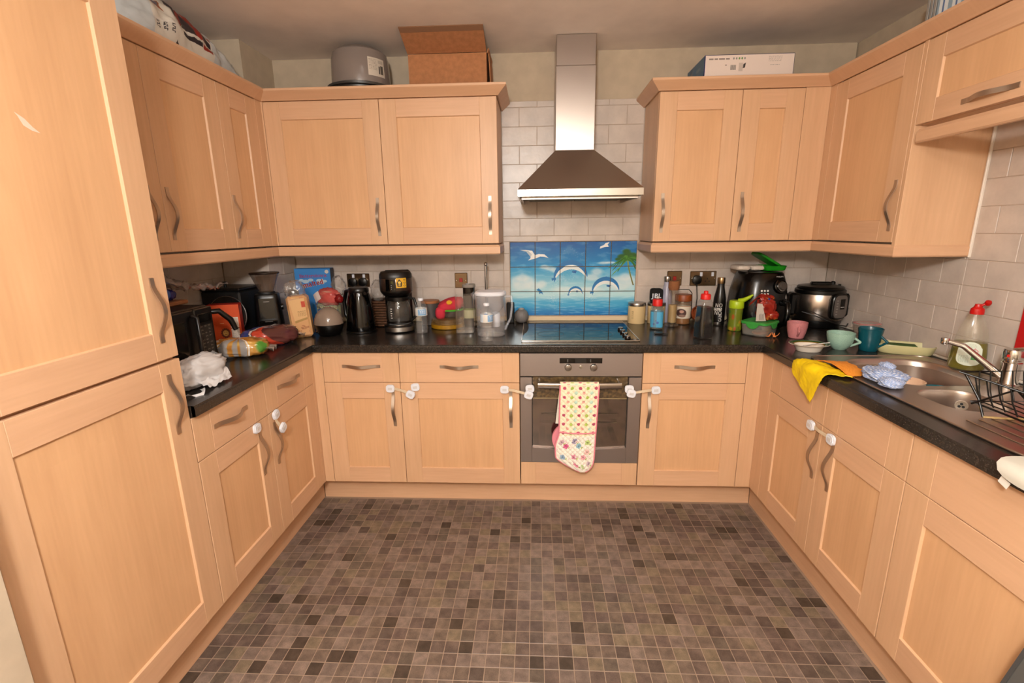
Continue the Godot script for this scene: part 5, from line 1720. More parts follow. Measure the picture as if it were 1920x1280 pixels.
	part("bottle", S().lathe([[0.0, 0.0], [0.030, 0.0], [0.0345, 0.004], [0.0345, 0.100], [0.0320, 0.116], [0.0245, 0.126], [0.0225, 0.130], [0.0225, 0.134], [0.0, 0.134]], 36, Vector3.ZERO, 2.8), clear("bottle clear", Color(0.52, 0.55, 0.52, 0.3), 0.12), t)
	var wrap := canvas(256, 128, Color("4fa5cf"))
	for q in [[60, 88, 9], [82, 100, 7], [70, 72, 5], [190, 90, 8]]:
		paint_disc(wrap, Vector2(q[0], q[1]), Vector2(q[2], q[2] * 1.3), Color("4a63a8"), 0.2)
	paint_poly(wrap, [Vector2(128, 128), Vector2(120, 86), Vector2(132, 50), Vector2(140, 24), Vector2(156, 60), Vector2(150, 128)], Color("15171c"))
	paint_poly(wrap, [Vector2(108, 128), Vector2(112, 104), Vector2(126, 92), Vector2(140, 106), Vector2(138, 128)], Color("d99a2b"))
	paint_poly(wrap, [Vector2(112, 116), Vector2(126, 104), Vector2(132, 120)], Color("c2502a"))
	wrap.flip_x()
	part("sleeve", S().lathe([[0.0350, 0.012], [0.0352, 0.014], [0.0352, 0.096], [0.0350, 0.098]], 40, Vector3.ZERO, 2.8), printed("blue sleeve", wrap, 0.4), t, Transform3D(Basis(Vector3.UP, -0.2), Vector3.ZERO))
	part("cap", S().lathe([[0.0255, 0.128], [0.0270, 0.130], [0.0270, 0.160], [0.0250, 0.165], [0.0, 0.166]], 30), mat("coral cap", Color(0.84, 0.11, 0.08), 0.45), t)
	# squeezy bottle hiding behind it
	t = thing("squeeze_bottle", "small translucent white bottle behind the blue bottle", "bottle", Vector3(0.776, W, 0.168))
	part("bottle", S().lathe([[0.0, 0.0], [0.024, 0.0], [0.0255, 0.003], [0.0255, 0.115], [0.022, 0.128], [0.012, 0.140], [0.009, 0.150], [0.008, 0.166], [0.006, 0.170], [0.0, 0.170]], 28), clear("milky plastic", Color(0.84, 0.82, 0.78, 0.72), 0.25), t)
	part("neck_ring", S().lathe([[0.0125, 0.138], [0.014, 0.140], [0.014, 0.146], [0.0105, 0.148]], 24), M["white plastic"], t)
	# tall glass bottle with a cork lid
	t = thing("glass_bottle", "tall clear glass bottle with a fat cork between lilac flask and peanut butter jar", "bottle", Vector3(0.862, W, 0.170))
	var gl := clear("bottle glass", Color(0.62, 0.55, 0.46, 0.10), 0.06)
	part("glass", S().lathe([[0.0, 0.004], [0.034, 0.0], [0.0380, 0.004], [0.0370, 0.010], [0.0270, 0.016], [0.0255, 0.030], [0.0265, 0.120], [0.0290, 0.150], [0.0290, 0.170], [0.0265, 0.190], [0.0260, 0.214], [0.0, 0.214]], 36), gl, t)
	part("contents", S().lathe([[0.0, 0.022], [0.0225, 0.022], [0.0225, 0.122], [0.0, 0.124]], 28), mat("pale sauce", Color(0.70, 0.58, 0.38), 0.5), t)
	var cork := world_tex(mat("cork", Color(0.63, 0.40, 0.24), 0.9), mottle(128, 0.2, 101, 0.72, 1.0, Color.WHITE, 0.25), 9.0)
	part("cork", S().lathe([[0.0240, 0.205], [0.0290, 0.2145], [0.0300, 0.218], [0.0300, 0.252], [0.0285, 0.256], [0.0, 0.2565]], 30), cork, t)
	# peanut butter jar
	t = thing("jar", "clear jar of peanut butter with an orange-brown lid and picture label", "jar", Vector3(0.940, W, 0.100))
	part("contents", S().lathe([[0.0, 0.003], [0.040, 0.003], [0.0425, 0.010], [0.0425, 0.030], [0.0415, 0.034], [0.0415, 0.050], [0.0, 0.050]], 36), mat("peanut butter", Color(0.56, 0.36, 0.17), 0.5), t)
	part("jar", S().lathe([[0.0, 0.0], [0.041, 0.0], [0.0455, 0.006], [0.0460, 0.110], [0.0430, 0.128], [0.0415, 0.136], [0.0, 0.136]], 40), clear("jar plastic", Color(0.62, 0.50, 0.38, 0.14), 0.1), t)
	var jl := canvas(256, 128, Color("d8cdbb"))
	rect(jl, 0, 0, 256, 5, Color("a9713f"))
	paint_disc(jl, Vector2(96, 70), Vector2(26, 44), Color("4a2f2a"), 0.06)
	paint_disc(jl, Vector2(94, 56), Vector2(12, 17), Color("b98a78"), 0.15)
	paint_disc(jl, Vector2(92, 100), Vector2(20, 16), Color("8a6a5c"), 0.2)
	rect(jl, 140, 0, 14, 128, Color("b8783a"))
	small_print(jl, 163, 24, 26, 80, 12, Color("6a5a50"))
	jl.flip_x()
	part("label", S().lathe([[0.0464, 0.036], [0.0466, 0.037], [0.0466, 0.107], [0.0464, 0.108]], 40), printed("jar label", jl, 0.5), t, Transform3D(Basis(Vector3.UP, 0.35), Vector3.ZERO))
	part("lid", S().lathe([[0.0440, 0.134], [0.0460, 0.136], [0.0465, 0.166], [0.0440, 0.171], [0.0, 0.172]], 36), world_tex(mat("brown lid", Color(0.58, 0.28, 0.09), 0.45), mottle(64, 0.2, 103, 0.85, 1.0), 6.0), t)
	# round wooden thing behind the dark bottle
	t = thing("wooden_bowl", "orange-brown wooden bowl on edge behind the dark drink bottle", "bowl", Vector3(1.030, W, 0.115))
	part("bowl", S().lathe([[0.0, 0.0], [0.020, 0.001], [0.038, 0.012], [0.046, 0.034], [0.0475, 0.055], [0.044, 0.060], [0.042, 0.056], [0.040, 0.034], [0.032, 0.016], [0.0, 0.006]], 36), world_tex(mat("orange wood", Color(0.60, 0.26, 0.08), 0.35), mottle(128, 0.05, 105, 0.7, 1.0), 5.0), t, Transform3D(Basis(Vector3.RIGHT, 1.25), Vector3(0, 0.0480, -0.035)))
	part("foot", S().lathe([[0.022, -0.004], [0.024, -0.004], [0.024, 0.003], [0.020, 0.003]], 28), M["orange wood"], t, Transform3D(Basis(Vector3.RIGHT, 1.25), Vector3(0, 0.0480, -0.035)))
	# dark drink bottle with red cap
	t = thing("drink_bottle", "square bottle of dark green drink with a red cap at the worktop front", "bottle", Vector3(0.932, W, 0.478), 0.25)
	var sq := 5.0
	part("drink", S().lathe([[0.0, 0.004], [0.0335, 0.004], [0.0360, 0.008], [0.0345, 0.080], [0.0310, 0.150], [0.0302, 0.160], [0.0, 0.161]], 40, Vector3.ZERO, sq), mat("dark drink", Color(0.008, 0.035, 0.045), 0.1), t)
	part("bottle", S().lathe([[0.0, 0.0], [0.0350, 0.0], [0.0385, 0.005], [0.0368, 0.080], [0.0328, 0.155], [0.0300, 0.180], [0.0250, 0.192], [0.0215, 0.197], [0.0, 0.197]], 40, Vector3.ZERO, sq), clear("grey bottle", Color(0.42, 0.40, 0.38, 0.10), 0.08), t)
	part("cap", S().lathe([[0.0225, 0.196], [0.0242, 0.198], [0.0242, 0.218], [0.0215, 0.223], [0.0110, 0.225], [0.0105, 0.236], [0.0085, 0.239], [0.0, 0.2395]], 30), mat("coral cap", Color.WHITE), t)
	# small black lighter-like stick lying on the worktop
	t = thing("gadget", "small black gadget lying on the worktop before the blue bottle", "gadget", Vector3(0.745, W, 0.400), -0.18)
	part("body", S().box(Vector3(-0.036, 0.0, -0.008), Vector3(0.010, 0.009, 0.008), 0.003), M["black plastic"], t)
	part("tip", S().tube([Vector3(0.010, 0.0045, 0.0), Vector3(0.036, 0.004, -0.001)], [0.004, 0.002], 8), M["black plastic"], t)
	# lime cup with a folding straw
	t = thing("sports_cup", "lime green lidded cup with a raised spout left of the lunch box", "cup", Vector3(1.166, W, 0.288))
	var lime := mat("lime lid", Color(0.66, 0.76, 0.09), 0.4)
	var cw := canvas(128, 128, Color("6f7a22"))
	for i in 26:
		var c: Color = [Color("4a7a2a"), Color("b8902a"), Color("a85a2a"), Color("8fa02a"), Color("3a5a24")][i % 5]
		paint_disc(cw, Vector2(rng.randf_range(0, 128), rng.randf_range(10, 124)), Vector2(rng.randf_range(4, 11), rng.randf_range(6, 14)), c, 0.3)
	part("cup", S().lathe([[0.0, 0.0], [0.0330, 0.0], [0.0355, 0.004], [0.0350, 0.030], [0.0335, 0.070], [0.0355, 0.122], [0.0360, 0.124], [0.0, 0.124]], 36), printed("cup print", cw, 0.2), t)
	part("lid", S().lathe([[0.0365, 0.122], [0.0375, 0.124], [0.0370, 0.156], [0.0340, 0.161], [0.0, 0.162]], 36), lime, t)
	part("spout", S().tube([Vector3(0.010, 0.160, 0.004), Vector3(0.028, 0.168, 0.024), Vector3(0.046, 0.184, 0.040), Vector3(0.060, 0.199, 0.050)], [0.013, 0.012, 0.009, 0.004], 10), lime, t)
	air_fryer(Vector3(1.324, W, 0.168))
	pressure_cooker(Vector3(1.660, W, 0.172))
	# clip-lid lunch box, one corner to the viewer
	t = thing("lunch_box", "clear food box with green clip lid at the front right of the hob", "lunch box", Vector3(1.247, W, 0.398), 0.72)
	var bx := clear("box plastic", Color(0.74, 0.72, 0.68, 0.2), 0.22)
	part("box", S().lathe([[0.0, 0.0], [0.064, 0.0], [0.070, 0.005], [0.0775, 0.064], [0.0745, 0.063], [0.0675, 0.007], [0.0, 0.004]], 44, Vector3.ZERO, 7.0, 1.0, 0.86), bx, t)
	part("food", S().blob(Vector3(-0.012, 0.014, 0.010), Vector3(0.042, 0.010, 0.034), 0.8, null, 20, 10), mat("food", Color(0.66, 0.36, 0.16), 0.7), t)
	part("food", S().blob(Vector3(0.040, 0.026, 0.020), Vector3(0.020, 0.022, 0.022), 0.8, null, 16, 10), mat("food pale", Color(0.72, 0.55, 0.30), 0.7), t)
	var gl2 := mat("green lid", Color(0.20, 0.56, 0.22), 0.4)
	var ld := part("lid", S().lathe([[0.0785, 0.060], [0.0815, 0.062], [0.0815, 0.069], [0.0780, 0.0735], [0.066, 0.0735], [0.064, 0.0705], [0.0, 0.0705]], 44, Vector3.ZERO, 7.0, 1.0, 0.86), gl2, t)
	for q in [[0.0, 0.072, 0.0], [PI / 2, 0.083, 0.0], [PI, 0.072, 0.0], [-PI / 2, 0.083, 0.0]]:
		var tabp: Array = []
		for k in 13:
			var a := PI * k / 12.0
			tabp.append(Vector2(cos(a) * 0.031, -sin(a) * 0.026))
		part("clip", S().prism(tabp, -0.0015, 0.0015), gl2, ld, Transform3D(Basis(Vector3.UP, q[0]) * Basis(Vector3.RIGHT, -0.06), Basis(Vector3.UP, q[0]) * Vector3(0, 0.066, q[1])))
	# crumpled crisp packet standing on the lunch box
	t = thing("crisp_packet", "crumpled red and white crisp packet on the lunch box lid", "crisp packet", Vector3(1.250, W + 0.0735, 0.394), 0.1)
	var cp := canvas(128, 128, Color("8e2418"))
	for i in 40:
		paint_disc(cp, Vector2(rng.randf() * 128, rng.randf() * 128), Vector2(rng.randf_range(3, 13), rng.randf_range(3, 9)), [Color("b8361e"), Color("5a2418"), Color("a8602a"), Color("3a1a16"), Color("7a1c16")][i % 5], 0.5)
	rect(cp, 104, 0, 14, 70, Color("25418f"))
	paint_poly(cp, [Vector2(92, 30), Vector2(110, 20), Vector2(106, 40)], Color("d8b02a"))
	var n := FastNoiseLite.new()
	n.seed = 33
	n.frequency = 1.0
	var crump := func(d: Vector3) -> float: return 0.30 * n.get_noise_3d(d.x * 1.6, d.y * 1.6, d.z * 1.6) + 0.20 * n.get_noise_3d(d.x * 4.0, d.y * 3.0, d.z * 4.0)
	var film := printed("packet print", cp, 0.22)
	part("packet", S().blob(Vector3(0.022, 0.064, 0.0), Vector3(0.046, 0.064, 0.026), 0.8, crump, 44, 30), film, t)
	part("torn_top", S().sheet(12, 6, func(u: float, v: float) -> Vector3: return Vector3(lerpf(-0.075, 0.035, u), 0.098 + 0.038 * sin(PI * clampf(u * 0.9 + 0.1, 0, 1)) + 0.018 * v - 0.030 * (1 - u), 0.012 + 0.008 * sin(u * 9) + 0.01 * v), 0.0012), film, t)
	part("crumpled_corner", S().blob(Vector3(0.058, 0.026, 0.012), Vector3(0.026, 0.022, 0.018), 0.8, crump, 24, 14), film, t)
	var sv := mat("packet inside", Color(0.74, 0.70, 0.66), 0.25)
	part("white_panel", S().prism([Vector2(-0.044, 0.000), Vector2(0.010, -0.001), Vector2(-0.012, 0.088), Vector2(-0.038, 0.090)], 0.0, 0.0012), sv, t, Transform3D(Basis(Vector3.RIGHT, -0.12), Vector3(0.0, 0.002, 0.032)))
	for k in 4:
		part("print_line", S().box(Vector3(-0.026 + k * 0.007, 0.004, 0.0013), Vector3(-0.0235 + k * 0.007, 0.034 + 0.004 * (k % 2), 0.0018)), mat("print grey", Color(0.45, 0.40, 0.38), 0.5), t, Transform3D(Basis(Vector3.RIGHT, -0.12), Vector3(0.0, 0.002, 0.032)))
	# orange peelings
	t = thing("peelings", "small heap of dried orange peel on the worktop by the pink mug", "peel", Vector3(1.288, W, 0.470))
	var pe := mat("peel", Color(0.80, 0.46, 0.22), 0.8)
	for q in [[-0.022, 0.0, 0.3, 0.028], [0.0, 0.006, 1.2, 0.026], [0.018, -0.004, -0.5, 0.030], [0.004, -0.012, 2.2, 0.024]]:
		part("peel", S().sheet(8, 4, func(u: float, v: float) -> Vector3: return Vector3((u - 0.5) * q[3], 0.003 + 0.012 * pow(absf(u - 0.35) * 1.6, 2.0), (v - 0.5) * 0.012 * (1.3 - u)), 0.0022), pe, t, Transform3D(Basis(Vector3.UP, q[2]) * Basis(Vector3.BACK, 0.25), Vector3(q[0], 0.003, q[1])))
	# switches and sockets on the wall
	socket_plate("cooker_switch", "single brass switch with red rocker above the jar right of the mural", 0.866, 0.952, 1.124, 1.210, [Vector2(0.909, 1.167)], [], true)
	socket_plate("double_socket", "double brass socket on the tiles between the two slim flasks", 1.000, 1.152, 1.122, 1.208, [Vector2(1.062, 1.190), Vector2(1.128, 1.190)], [Vector2(1.100, 1.155)])
	plug("plug", "black plug in the socket right of the mural", Vector3(1.037, 1.158, 0.010))
	cord("black cable hanging from the plug right of the mural", [Vector3(1.037, 1.122, 0.024), Vector3(1.045, 1.05, 0.022), Vector3(1.038, 0.96, 0.024), Vector3(1.000, WT + 0.006, 0.034), Vector3(0.985, WT + 0.006, 0.05)], 0.0028)
	cord("thin black cable looped over the peanut butter jar", [Vector3(0.900, 1.128, 0.016), Vector3(0.914, 1.105, 0.045), Vector3(0.930, 1.116, 0.13), Vector3(0.952, 1.118, 0.152), Vector3(0.978, 1.095, 0.13), Vector3(1.004, 0.99, 0.062), Vector3(1.036, 0.945, 0.058)], 0.0022)
	cord("coiled black cable on the worktop beside the lime cup", [Vector3(1.165, WT + 0.004, 0.165), Vector3(1.19, WT + 0.004, 0.185), Vector3(1.215, WT + 0.03, 0.165), Vector3(1.20, WT + 0.05, 0.14), Vector3(1.17, WT + 0.01, 0.12)], 0.0026)

func air_fryer(at: Vector3) -> void:
	var t := thing("air_fryer", "big black egg-shaped air fryer with a round dial right of the hob", "air fryer", at, 0.10)
	var bk := mat("fryer black", Color(0.016, 0.015, 0.015), 0.24)
	var sq := 2.9
	part("body", S().lathe([[0.0, 0.0], [0.115, 0.0], [0.124, 0.008], [0.136, 0.070], [0.137, 0.120], [0.131, 0.190], [0.119, 0.255], [0.107, 0.298], [0.099, 0.306], [0.0, 0.309]], 56, Vector3.ZERO, sq, 1.0, 1.05), bk, t)
	var pz := 0.1460
	# seam of the basket drawer, drawer front and handle
	part("basket_front", S().sheet(20, 14, func(u: float, v: float) -> Vector3:
		var y := lerpf(0.170, 0.020, v)
		var a := lerpf(PI / 2 + 0.62, PI / 2 - 0.62, u)
		var k := pow(pow(absf(cos(a)), sq) + pow(absf(sin(a)), sq), -1.0 / sq)
		var r := lerpf(0.1362, 0.1320, clampf((y - 0.12) / 0.06, 0, 1)) + 0.003
		return Vector3(cos(a) * k * r, y, sin(a) * k * r * 1.05), 0.004), mat("fryer drawer", Color(0.013, 0.012, 0.012), 0.35), t)
	var hd := part("handle", S().tube([Vector3(0.055, 0.150, pz + 0.000), Vector3(0.058, 0.146, pz + 0.045), Vector3(0.058, 0.10, pz + 0.052), Vector3(0.056, 0.045, pz + 0.045), Vector3(0.054, 0.035, pz)], [0.016, 0.014, 0.0135, 0.014, 0.016], 12), bk, t)
	part("button", S().box(Vector3(0.046, 0.150, pz + 0.02), Vector3(0.070, 0.164, pz + 0.045), 0.003), M["black plastic"], hd)
	# dial on the upper front, right of the middle
	var dx := Transform3D(Basis(Vector3.UP, 0.22) * Basis(Vector3.RIGHT, PI / 2 - 0.22), Vector3(0.050, 0.236, 0.128))
	var dp := part("dial_surround", S().lathe([[0.040, -0.004], [0.040, 0.003], [0.036, 0.006], [0.0, 0.006]], 36), M["black gloss"], t, dx)
	part("dial", S().lathe([[0.0225, 0.006], [0.0220, 0.018], [0.0200, 0.021], [0.0, 0.0215]], 30), mat("dial grey", Color(0.40, 0.37, 0.35), 0.35, 0.6), dp)
	part("dial_ring", S().lathe([[0.0265, 0.006], [0.0265, 0.009], [0.0235, 0.0095], [0.0235, 0.006]], 30), M["chrome"], dp)
	text("lettering", "PHILIPS", 0.0075, mat("silver lettering", Color(0.62, 0.60, 0.58), 0.4), t, Transform3D(Basis(Vector3.UP, 0.05) * Basis(Vector3.RIGHT, -0.22), Vector3(0.046, 0.286, 0.1165)), 0.0, true)
	# cooking guide pictograms on the left front
	for r in 2:
		for c in 3:
			part("pictogram", S().lathe([[0.005, 0.0], [0.005, 0.0006], [0.0, 0.0008]], 12, Vector3.ZERO, 3.0), wl_mat(), t, Transform3D(Basis(Vector3.UP, -0.12) * Basis(Vector3.RIGHT, PI / 2 - 0.18), Vector3(-0.056 + c * 0.0165, 0.214 - r * 0.017, 0.1345 + r * 0.003)))
	part("top_vent", S().lathe([[0.060, 0.3085], [0.060, 0.3105], [0.056, 0.3105], [0.056, 0.3085]], 36), M["black plastic"], t)
	# what lies on top of it
	var w := thing("wrapped_packet", "crumpled white packet lying on top of the air fryer", "packet", at + Vector3(-0.060, 0.3115, -0.02), 0.05)
	var n := FastNoiseLite.new()
	n.seed = 44
	n.frequency = 1.0
	var cr := func(d: Vector3) -> float: return 0.10 * n.get_noise_3d(d.x * 3.0, d.y * 2.0, d.z * 3.0)
	var wm := mat("packet white", Color(0.80, 0.75, 0.70), 0.45)
	part("packet", S().blob(Vector3(-0.040, 0.016, 0.0), Vector3(0.038, 0.015, 0.06), 0.55, cr, 36, 18), wm, w)
	part("packet_end", S().blob(Vector3(0.036, 0.015, 0.01), Vector3(0.036, 0.014, 0.05), 0.5, cr, 36, 18), wm, w)
	w = thing("box_lid", "bright green plastic box lid leaning open on top of the air fryer", "lid", at + Vector3(0.050, 0.3115, -0.01), 0.05)
	var gm := mat("bright green", Color(0.05, 0.50, 0.045), 0.4)
	part("tray", S().lathe([[0.0, 0.0], [0.052, 0.0], [0.056, 0.003], [0.062, 0.026], [0.060, 0.0265], [0.053, 0.005], [0.0, 0.003]], 40, Vector3(0.012, 0.0, 0.0), 6.0, 1.0, 1.1), gm, w)
	part("lid", S().lathe([[0.0, 0.0], [0.070, 0.0], [0.073, 0.003], [0.073, 0.012], [0.069, 0.014], [0.0, 0.012]], 40, Vector3.ZERO, 6.0, 1.0, 0.8), gm, w, Transform3D(Basis(Vector3.BACK, -0.52), Vector3(-0.018, 0.052, -0.01)))

func wl_mat() -> Material:
	return mat("white lettering", Color(0.85, 0.83, 0.80), 0.5)

func pressure_cooker(at: Vector3) -> void:
	var t := thing("pressure_cooker", "steel and black electric pressure cooker in the right corner", "pressure cooker", at, -0.20)
	var bk: Material = M["black plastic"]
	var st := brushed("cooker steel", Color(0.66, 0.61, 0.57), 0.27, 0.5)
	part("base", S().lathe([[0.0, 0.0], [0.095, 0.0], [0.108, 0.006], [0.117, 0.030], [0.119, 0.044], [0.0, 0.044]], 48), bk, t)
	part("shell", S().lathe([[0.1165, 0.044], [0.1175, 0.046], [0.1175, 0.184], [0.1165, 0.186]], 56), st, t)
	part("lid_rim", S().lathe([[0.0, 0.186], [0.119, 0.186], [0.122, 0.189], [0.122, 0.205], [0.118, 0.209], [0.114, 0.210], [0.0, 0.210]], 56), bk, t)
	var ld := part("lid", S().lathe([[0.112, 0.210], [0.114, 0.217], [0.108, 0.225], [0.070, 0.232], [0.0, 0.235]], 48), M["black plastic"], t)
	part("lid_handle", S().box(Vector3(-0.050, 0.228, -0.016), Vector3(0.050, 0.247, 0.016), 0.006), bk, ld)
	part("valve", S().lathe([[0.012, 0.215], [0.012, 0.242], [0.008, 0.247], [0.0, 0.248]], 18, Vector3(0.07, 0, -0.03)), bk, ld)
	part("valve", S().lathe([[0.007, 0.218], [0.007, 0.236], [0.0, 0.237]], 14, Vector3(0.088, 0, 0.012)), bk, ld)
	for s in [-1.0, 1.0]:
		part("handle", S().box(Vector3(s * 0.135 - 0.020, 0.060, -0.038), Vector3(s * 0.135 + 0.020, 0.186, 0.038), 0.012), bk, t)
	# control panel turned to the right front
	var px := Transform3D(Basis(Vector3.UP, 0.52), Vector3(sin(0.52) * 0.118, 0.126, cos(0.52) * 0.118))
	var cp := part("control_panel", S().lathe([[0.0, -0.006], [0.050, -0.006], [0.053, -0.002], [0.053, 0.012], [0.050, 0.016], [0.0, 0.016]], 44, Vector3.ZERO, 4.0, 0.95, 1.30), bk, t, px * Transform3D(Basis(Vector3.RIGHT, PI / 2), Vector3.ZERO))
	var fx := Transform3D(Basis(Vector3.RIGHT, -PI / 2), Vector3.ZERO)
	part("fascia", S().lathe([[0.0, 0.0165], [0.046, 0.0165], [0.0465, 0.0180], [0.0, 0.0184]], 44, Vector3.ZERO, 4.0, 0.93, 1.30), mat("fascia grey", Color(0.46, 0.43, 0.41), 0.4, 0.5), cp)
	part("screen", S().box(Vector3(-0.004, -0.014, 0.0184), Vector3(0.026, 0.040, 0.0192)), M["black gloss"], cp, fx)
	for k in 4:
		part("screen_mark", S().box(Vector3(0.000 + k * 0.006, -0.004, 0.0192), Vector3(0.004 + k * 0.006, -0.001, 0.0196)), wl_mat(), cp, fx)
	for k in 6:
		part("button", S().box(Vector3(-0.030, 0.030 - k * 0.0145, 0.0184), Vector3(-0.018, 0.035 - k * 0.0145, 0.0192), 0.0006), mat("button grey", Color(0.60, 0.57, 0.54), 0.5), cp, fx)
	cord("black lead drooping across the front of the pressure cooker", [at + Vector3(-0.130, 0.094, 0.085), at + Vector3(-0.080, 0.078, 0.118), at + Vector3(-0.02, 0.052, 0.145), at + Vector3(0.04, 0.030, 0.150), at + Vector3(0.085, 0.022, 0.132), at + Vector3(0.112, 0.030, 0.100)], 0.0032)

# ---------------------------------------------------------------- things left of the hob, and up on the wall units
func water_bottle(label: String, at: Vector3, turn: float) -> void:
	var t := thing("water_bottle", label, "bottle", at, turn, "clear plastic water bottles")
	var pr: Array = [[0.0, 0.006], [0.020, 0.0], [0.028, 0.002], [0.0320, 0.010]]
	for k in 5:
		pr.append_array([[0.0320, 0.016 + k * 0.018], [0.0308, 0.022 + k * 0.018], [0.0320, 0.028 + k * 0.018]])
	pr.append_array([[0.0322, 0.140], [0.0290, 0.152], [0.0200, 0.168], [0.0130, 0.176], [0.0125, 0.184], [0.0, 0.184]])
	part("bottle", S().lathe(pr, 32), clear("water bottle clear", Color(0.86, 0.87, 0.88, 0.07), 0.06), t)
	var im := canvas(256, 64, Color("d9d6d0"))
	rect(im, 30, 6, 60, 52, Color("7fa9d0"))
	small_print(im, 36, 14, 46, 36, 5, Color("e6e6ea"))
	rect(im, 120, 0, 44, 64, Color("c9d6e2"))
	small_print(im, 170, 6, 70, 50, 8, Color("9aa4ac"))
	paint_disc(im, Vector2(220, 30), Vector2(22, 26), Color("4f7fb8"), 0.3)
	im.flip_x()
	part("label", S().lathe([[0.0324, 0.098], [0.0327, 0.099], [0.0327, 0.137], [0.0324, 0.138]], 36), printed("water label", im, 0.4), t)
	part("cap", S().lathe([[0.0138, 0.178], [0.0145, 0.179], [0.0145, 0.190], [0.0132, 0.192], [0.0, 0.1925]], 24), M["white plastic"], t)

func middle_things() -> void:
	var W := WT + 0.0008
	# black insulated jug
	var t := thing("kettle", "tall glossy black jug kettle before the double socket", "kettle", Vector3(-0.893, W, 0.300), 2.3)
	var bk: Material = M["black gloss"]
	part("body", S().lathe([[0.0, 0.0], [0.078, 0.0], [0.081, 0.006], [0.079, 0.04], [0.072, 0.12], [0.061, 0.19], [0.055, 0.215], [0.053, 0.222], [0.0, 0.222]], 48), bk, t)
	part("lid", S().lathe([[0.0545, 0.222], [0.0555, 0.224], [0.0550, 0.240], [0.0500, 0.247], [0.0, 0.250]], 40), M["black plastic"], t)
	part("spout", S().tube([Vector3(-0.040, 0.200, 0.012), Vector3(-0.054, 0.212, 0.010), Vector3(-0.064, 0.218, 0.010)], [0.020, 0.014, 0.010], 12), bk, t)
	part("handle", S().tube([Vector3(0.042, 0.228, -0.02), Vector3(0.080, 0.222, -0.04), Vector3(0.098, 0.16, -0.05), Vector3(0.094, 0.09, -0.048), Vector3(0.068, 0.05, -0.036)], [0.012, 0.012, 0.011, 0.011, 0.012], 10), M["black plastic"], t)
	part("base_ring", S().lathe([[0.082, 0.0], [0.0835, 0.002], [0.0835, 0.010], [0.081, 0.012]], 44), M["black plastic"], t)
	# coffee machine
	t = thing("coffee_machine", "black and steel filter coffee machine with a glass jug and yellow sticker", "coffee machine", Vector3(-0.680, W, 0.285), 0.27)
	var bp: Material = M["black plastic"]
	part("base", S().lathe([[0.0, 0.0], [0.078, 0.0], [0.083, 0.006], [0.083, 0.034], [0.078, 0.040], [0.0, 0.040]], 44, Vector3.ZERO, 2.4, 1.0, 1.0), bp, t)
	part("base_plate", S().lathe([[0.0838, 0.008], [0.0845, 0.009], [0.0845, 0.031], [0.0838, 0.032]], 40, Vector3.ZERO, 2.4, 1.0, 1.0, 0.35, PI - 0.35), M["steel"], t)
	part("column", S().box(Vector3(-0.070, 0.036, -0.085), Vector3(0.078, 0.335, -0.035), 0.012), bp, t)
	part("hot_plate", S().lathe([[0.066, 0.0402], [0.066, 0.044], [0.0, 0.044]], 36), M["steel"], t)
	part("head", S().lathe([[0.0, 0.205], [0.072, 0.205], [0.080, 0.215], [0.0870, 0.226], [0.0875, 0.232], [0.0, 0.232]], 48, Vector3(-0.004, 0, 0), 2.3), bp, t)
	part("head_band", S().lathe([[0.0, 0.232], [0.0875, 0.232], [0.0885, 0.234], [0.0885, 0.296], [0.0875, 0.298], [0.0, 0.298]], 56, Vector3(-0.004, 0, 0), 2.3), brushed("machine steel", Color(0.40, 0.36, 0.33), 0.35, 0.3), t)
	part("head_top", S().lathe([[0.0885, 0.298], [0.0890, 0.302], [0.0870, 0.318], [0.0790, 0.331], [0.0, 0.337]], 48, Vector3(-0.004, 0, 0), 2.3), mat("brown black", Color(0.045, 0.036, 0.031), 0.4), t)
	var pan := part("panel", S().sheet(10, 1, func(u: float, v: float) -> Vector3:
		var a := lerpf(PI / 2 + 0.60, PI / 2 + 0.02, u)
		var k := pow(pow(absf(cos(a)), 2.3) + pow(absf(sin(a)), 2.3), -1.0 / 2.3) * 0.0893
		return Vector3(-0.004 + cos(a) * k, lerpf(0.297, 0.234, v), sin(a) * k), 0.001), M["black gloss"], t)
	var scr := mat("green display", Color(0.28, 0.28, 0.13), 0.4)
	part("display", S().box(Vector3(-0.017, -0.0065, 0.0), Vector3(0.017, 0.0065, 0.0012), 0.0006), scr, pan, Transform3D(Basis(Vector3.UP, -0.34), Vector3(-0.004 - sin(0.34) * 0.0900, 0.280, cos(0.34) * 0.0900)))
	for r in 3:
		for c in 2:
			part("button", S().lathe([[0.0028, 0.0], [0.0028, 0.001], [0.0, 0.0012]], 10), M["white plastic"], pan, Transform3D(Basis(Vector3.UP, -0.42 + c * 0.14) * Basis(Vector3.RIGHT, PI / 2), Vector3(-0.004 - sin(0.42 - c * 0.14) * 0.0900, 0.264 - r * 0.0095, cos(0.42 - c * 0.14) * 0.0900)))
	var sk := canvas(128, 128, Color("d9a51e"))
	paint_poly(sk, [Vector2(8, 60), Vector2(40, 12), Vector2(76, 60), Vector2(70, 112), Vector2(16, 112)], Color("3a2c16"))
	paint_disc(sk, Vector2(42, 58), Vector2(20, 18), Color("d9b84a"), 0.1)
	paint_disc(sk, Vector2(42, 90), Vector2(16, 12), Color("caa23a"), 0.1)
	for k in 3:
		paint_disc(sk, Vector2(104, 24 + k * 38), Vector2(13, 12), Color("4a3a1e"), 0.1)
		paint_disc(sk, Vector2(104, 24 + k * 38), Vector2(7, 6), Color("d9b84a"), 0.1)
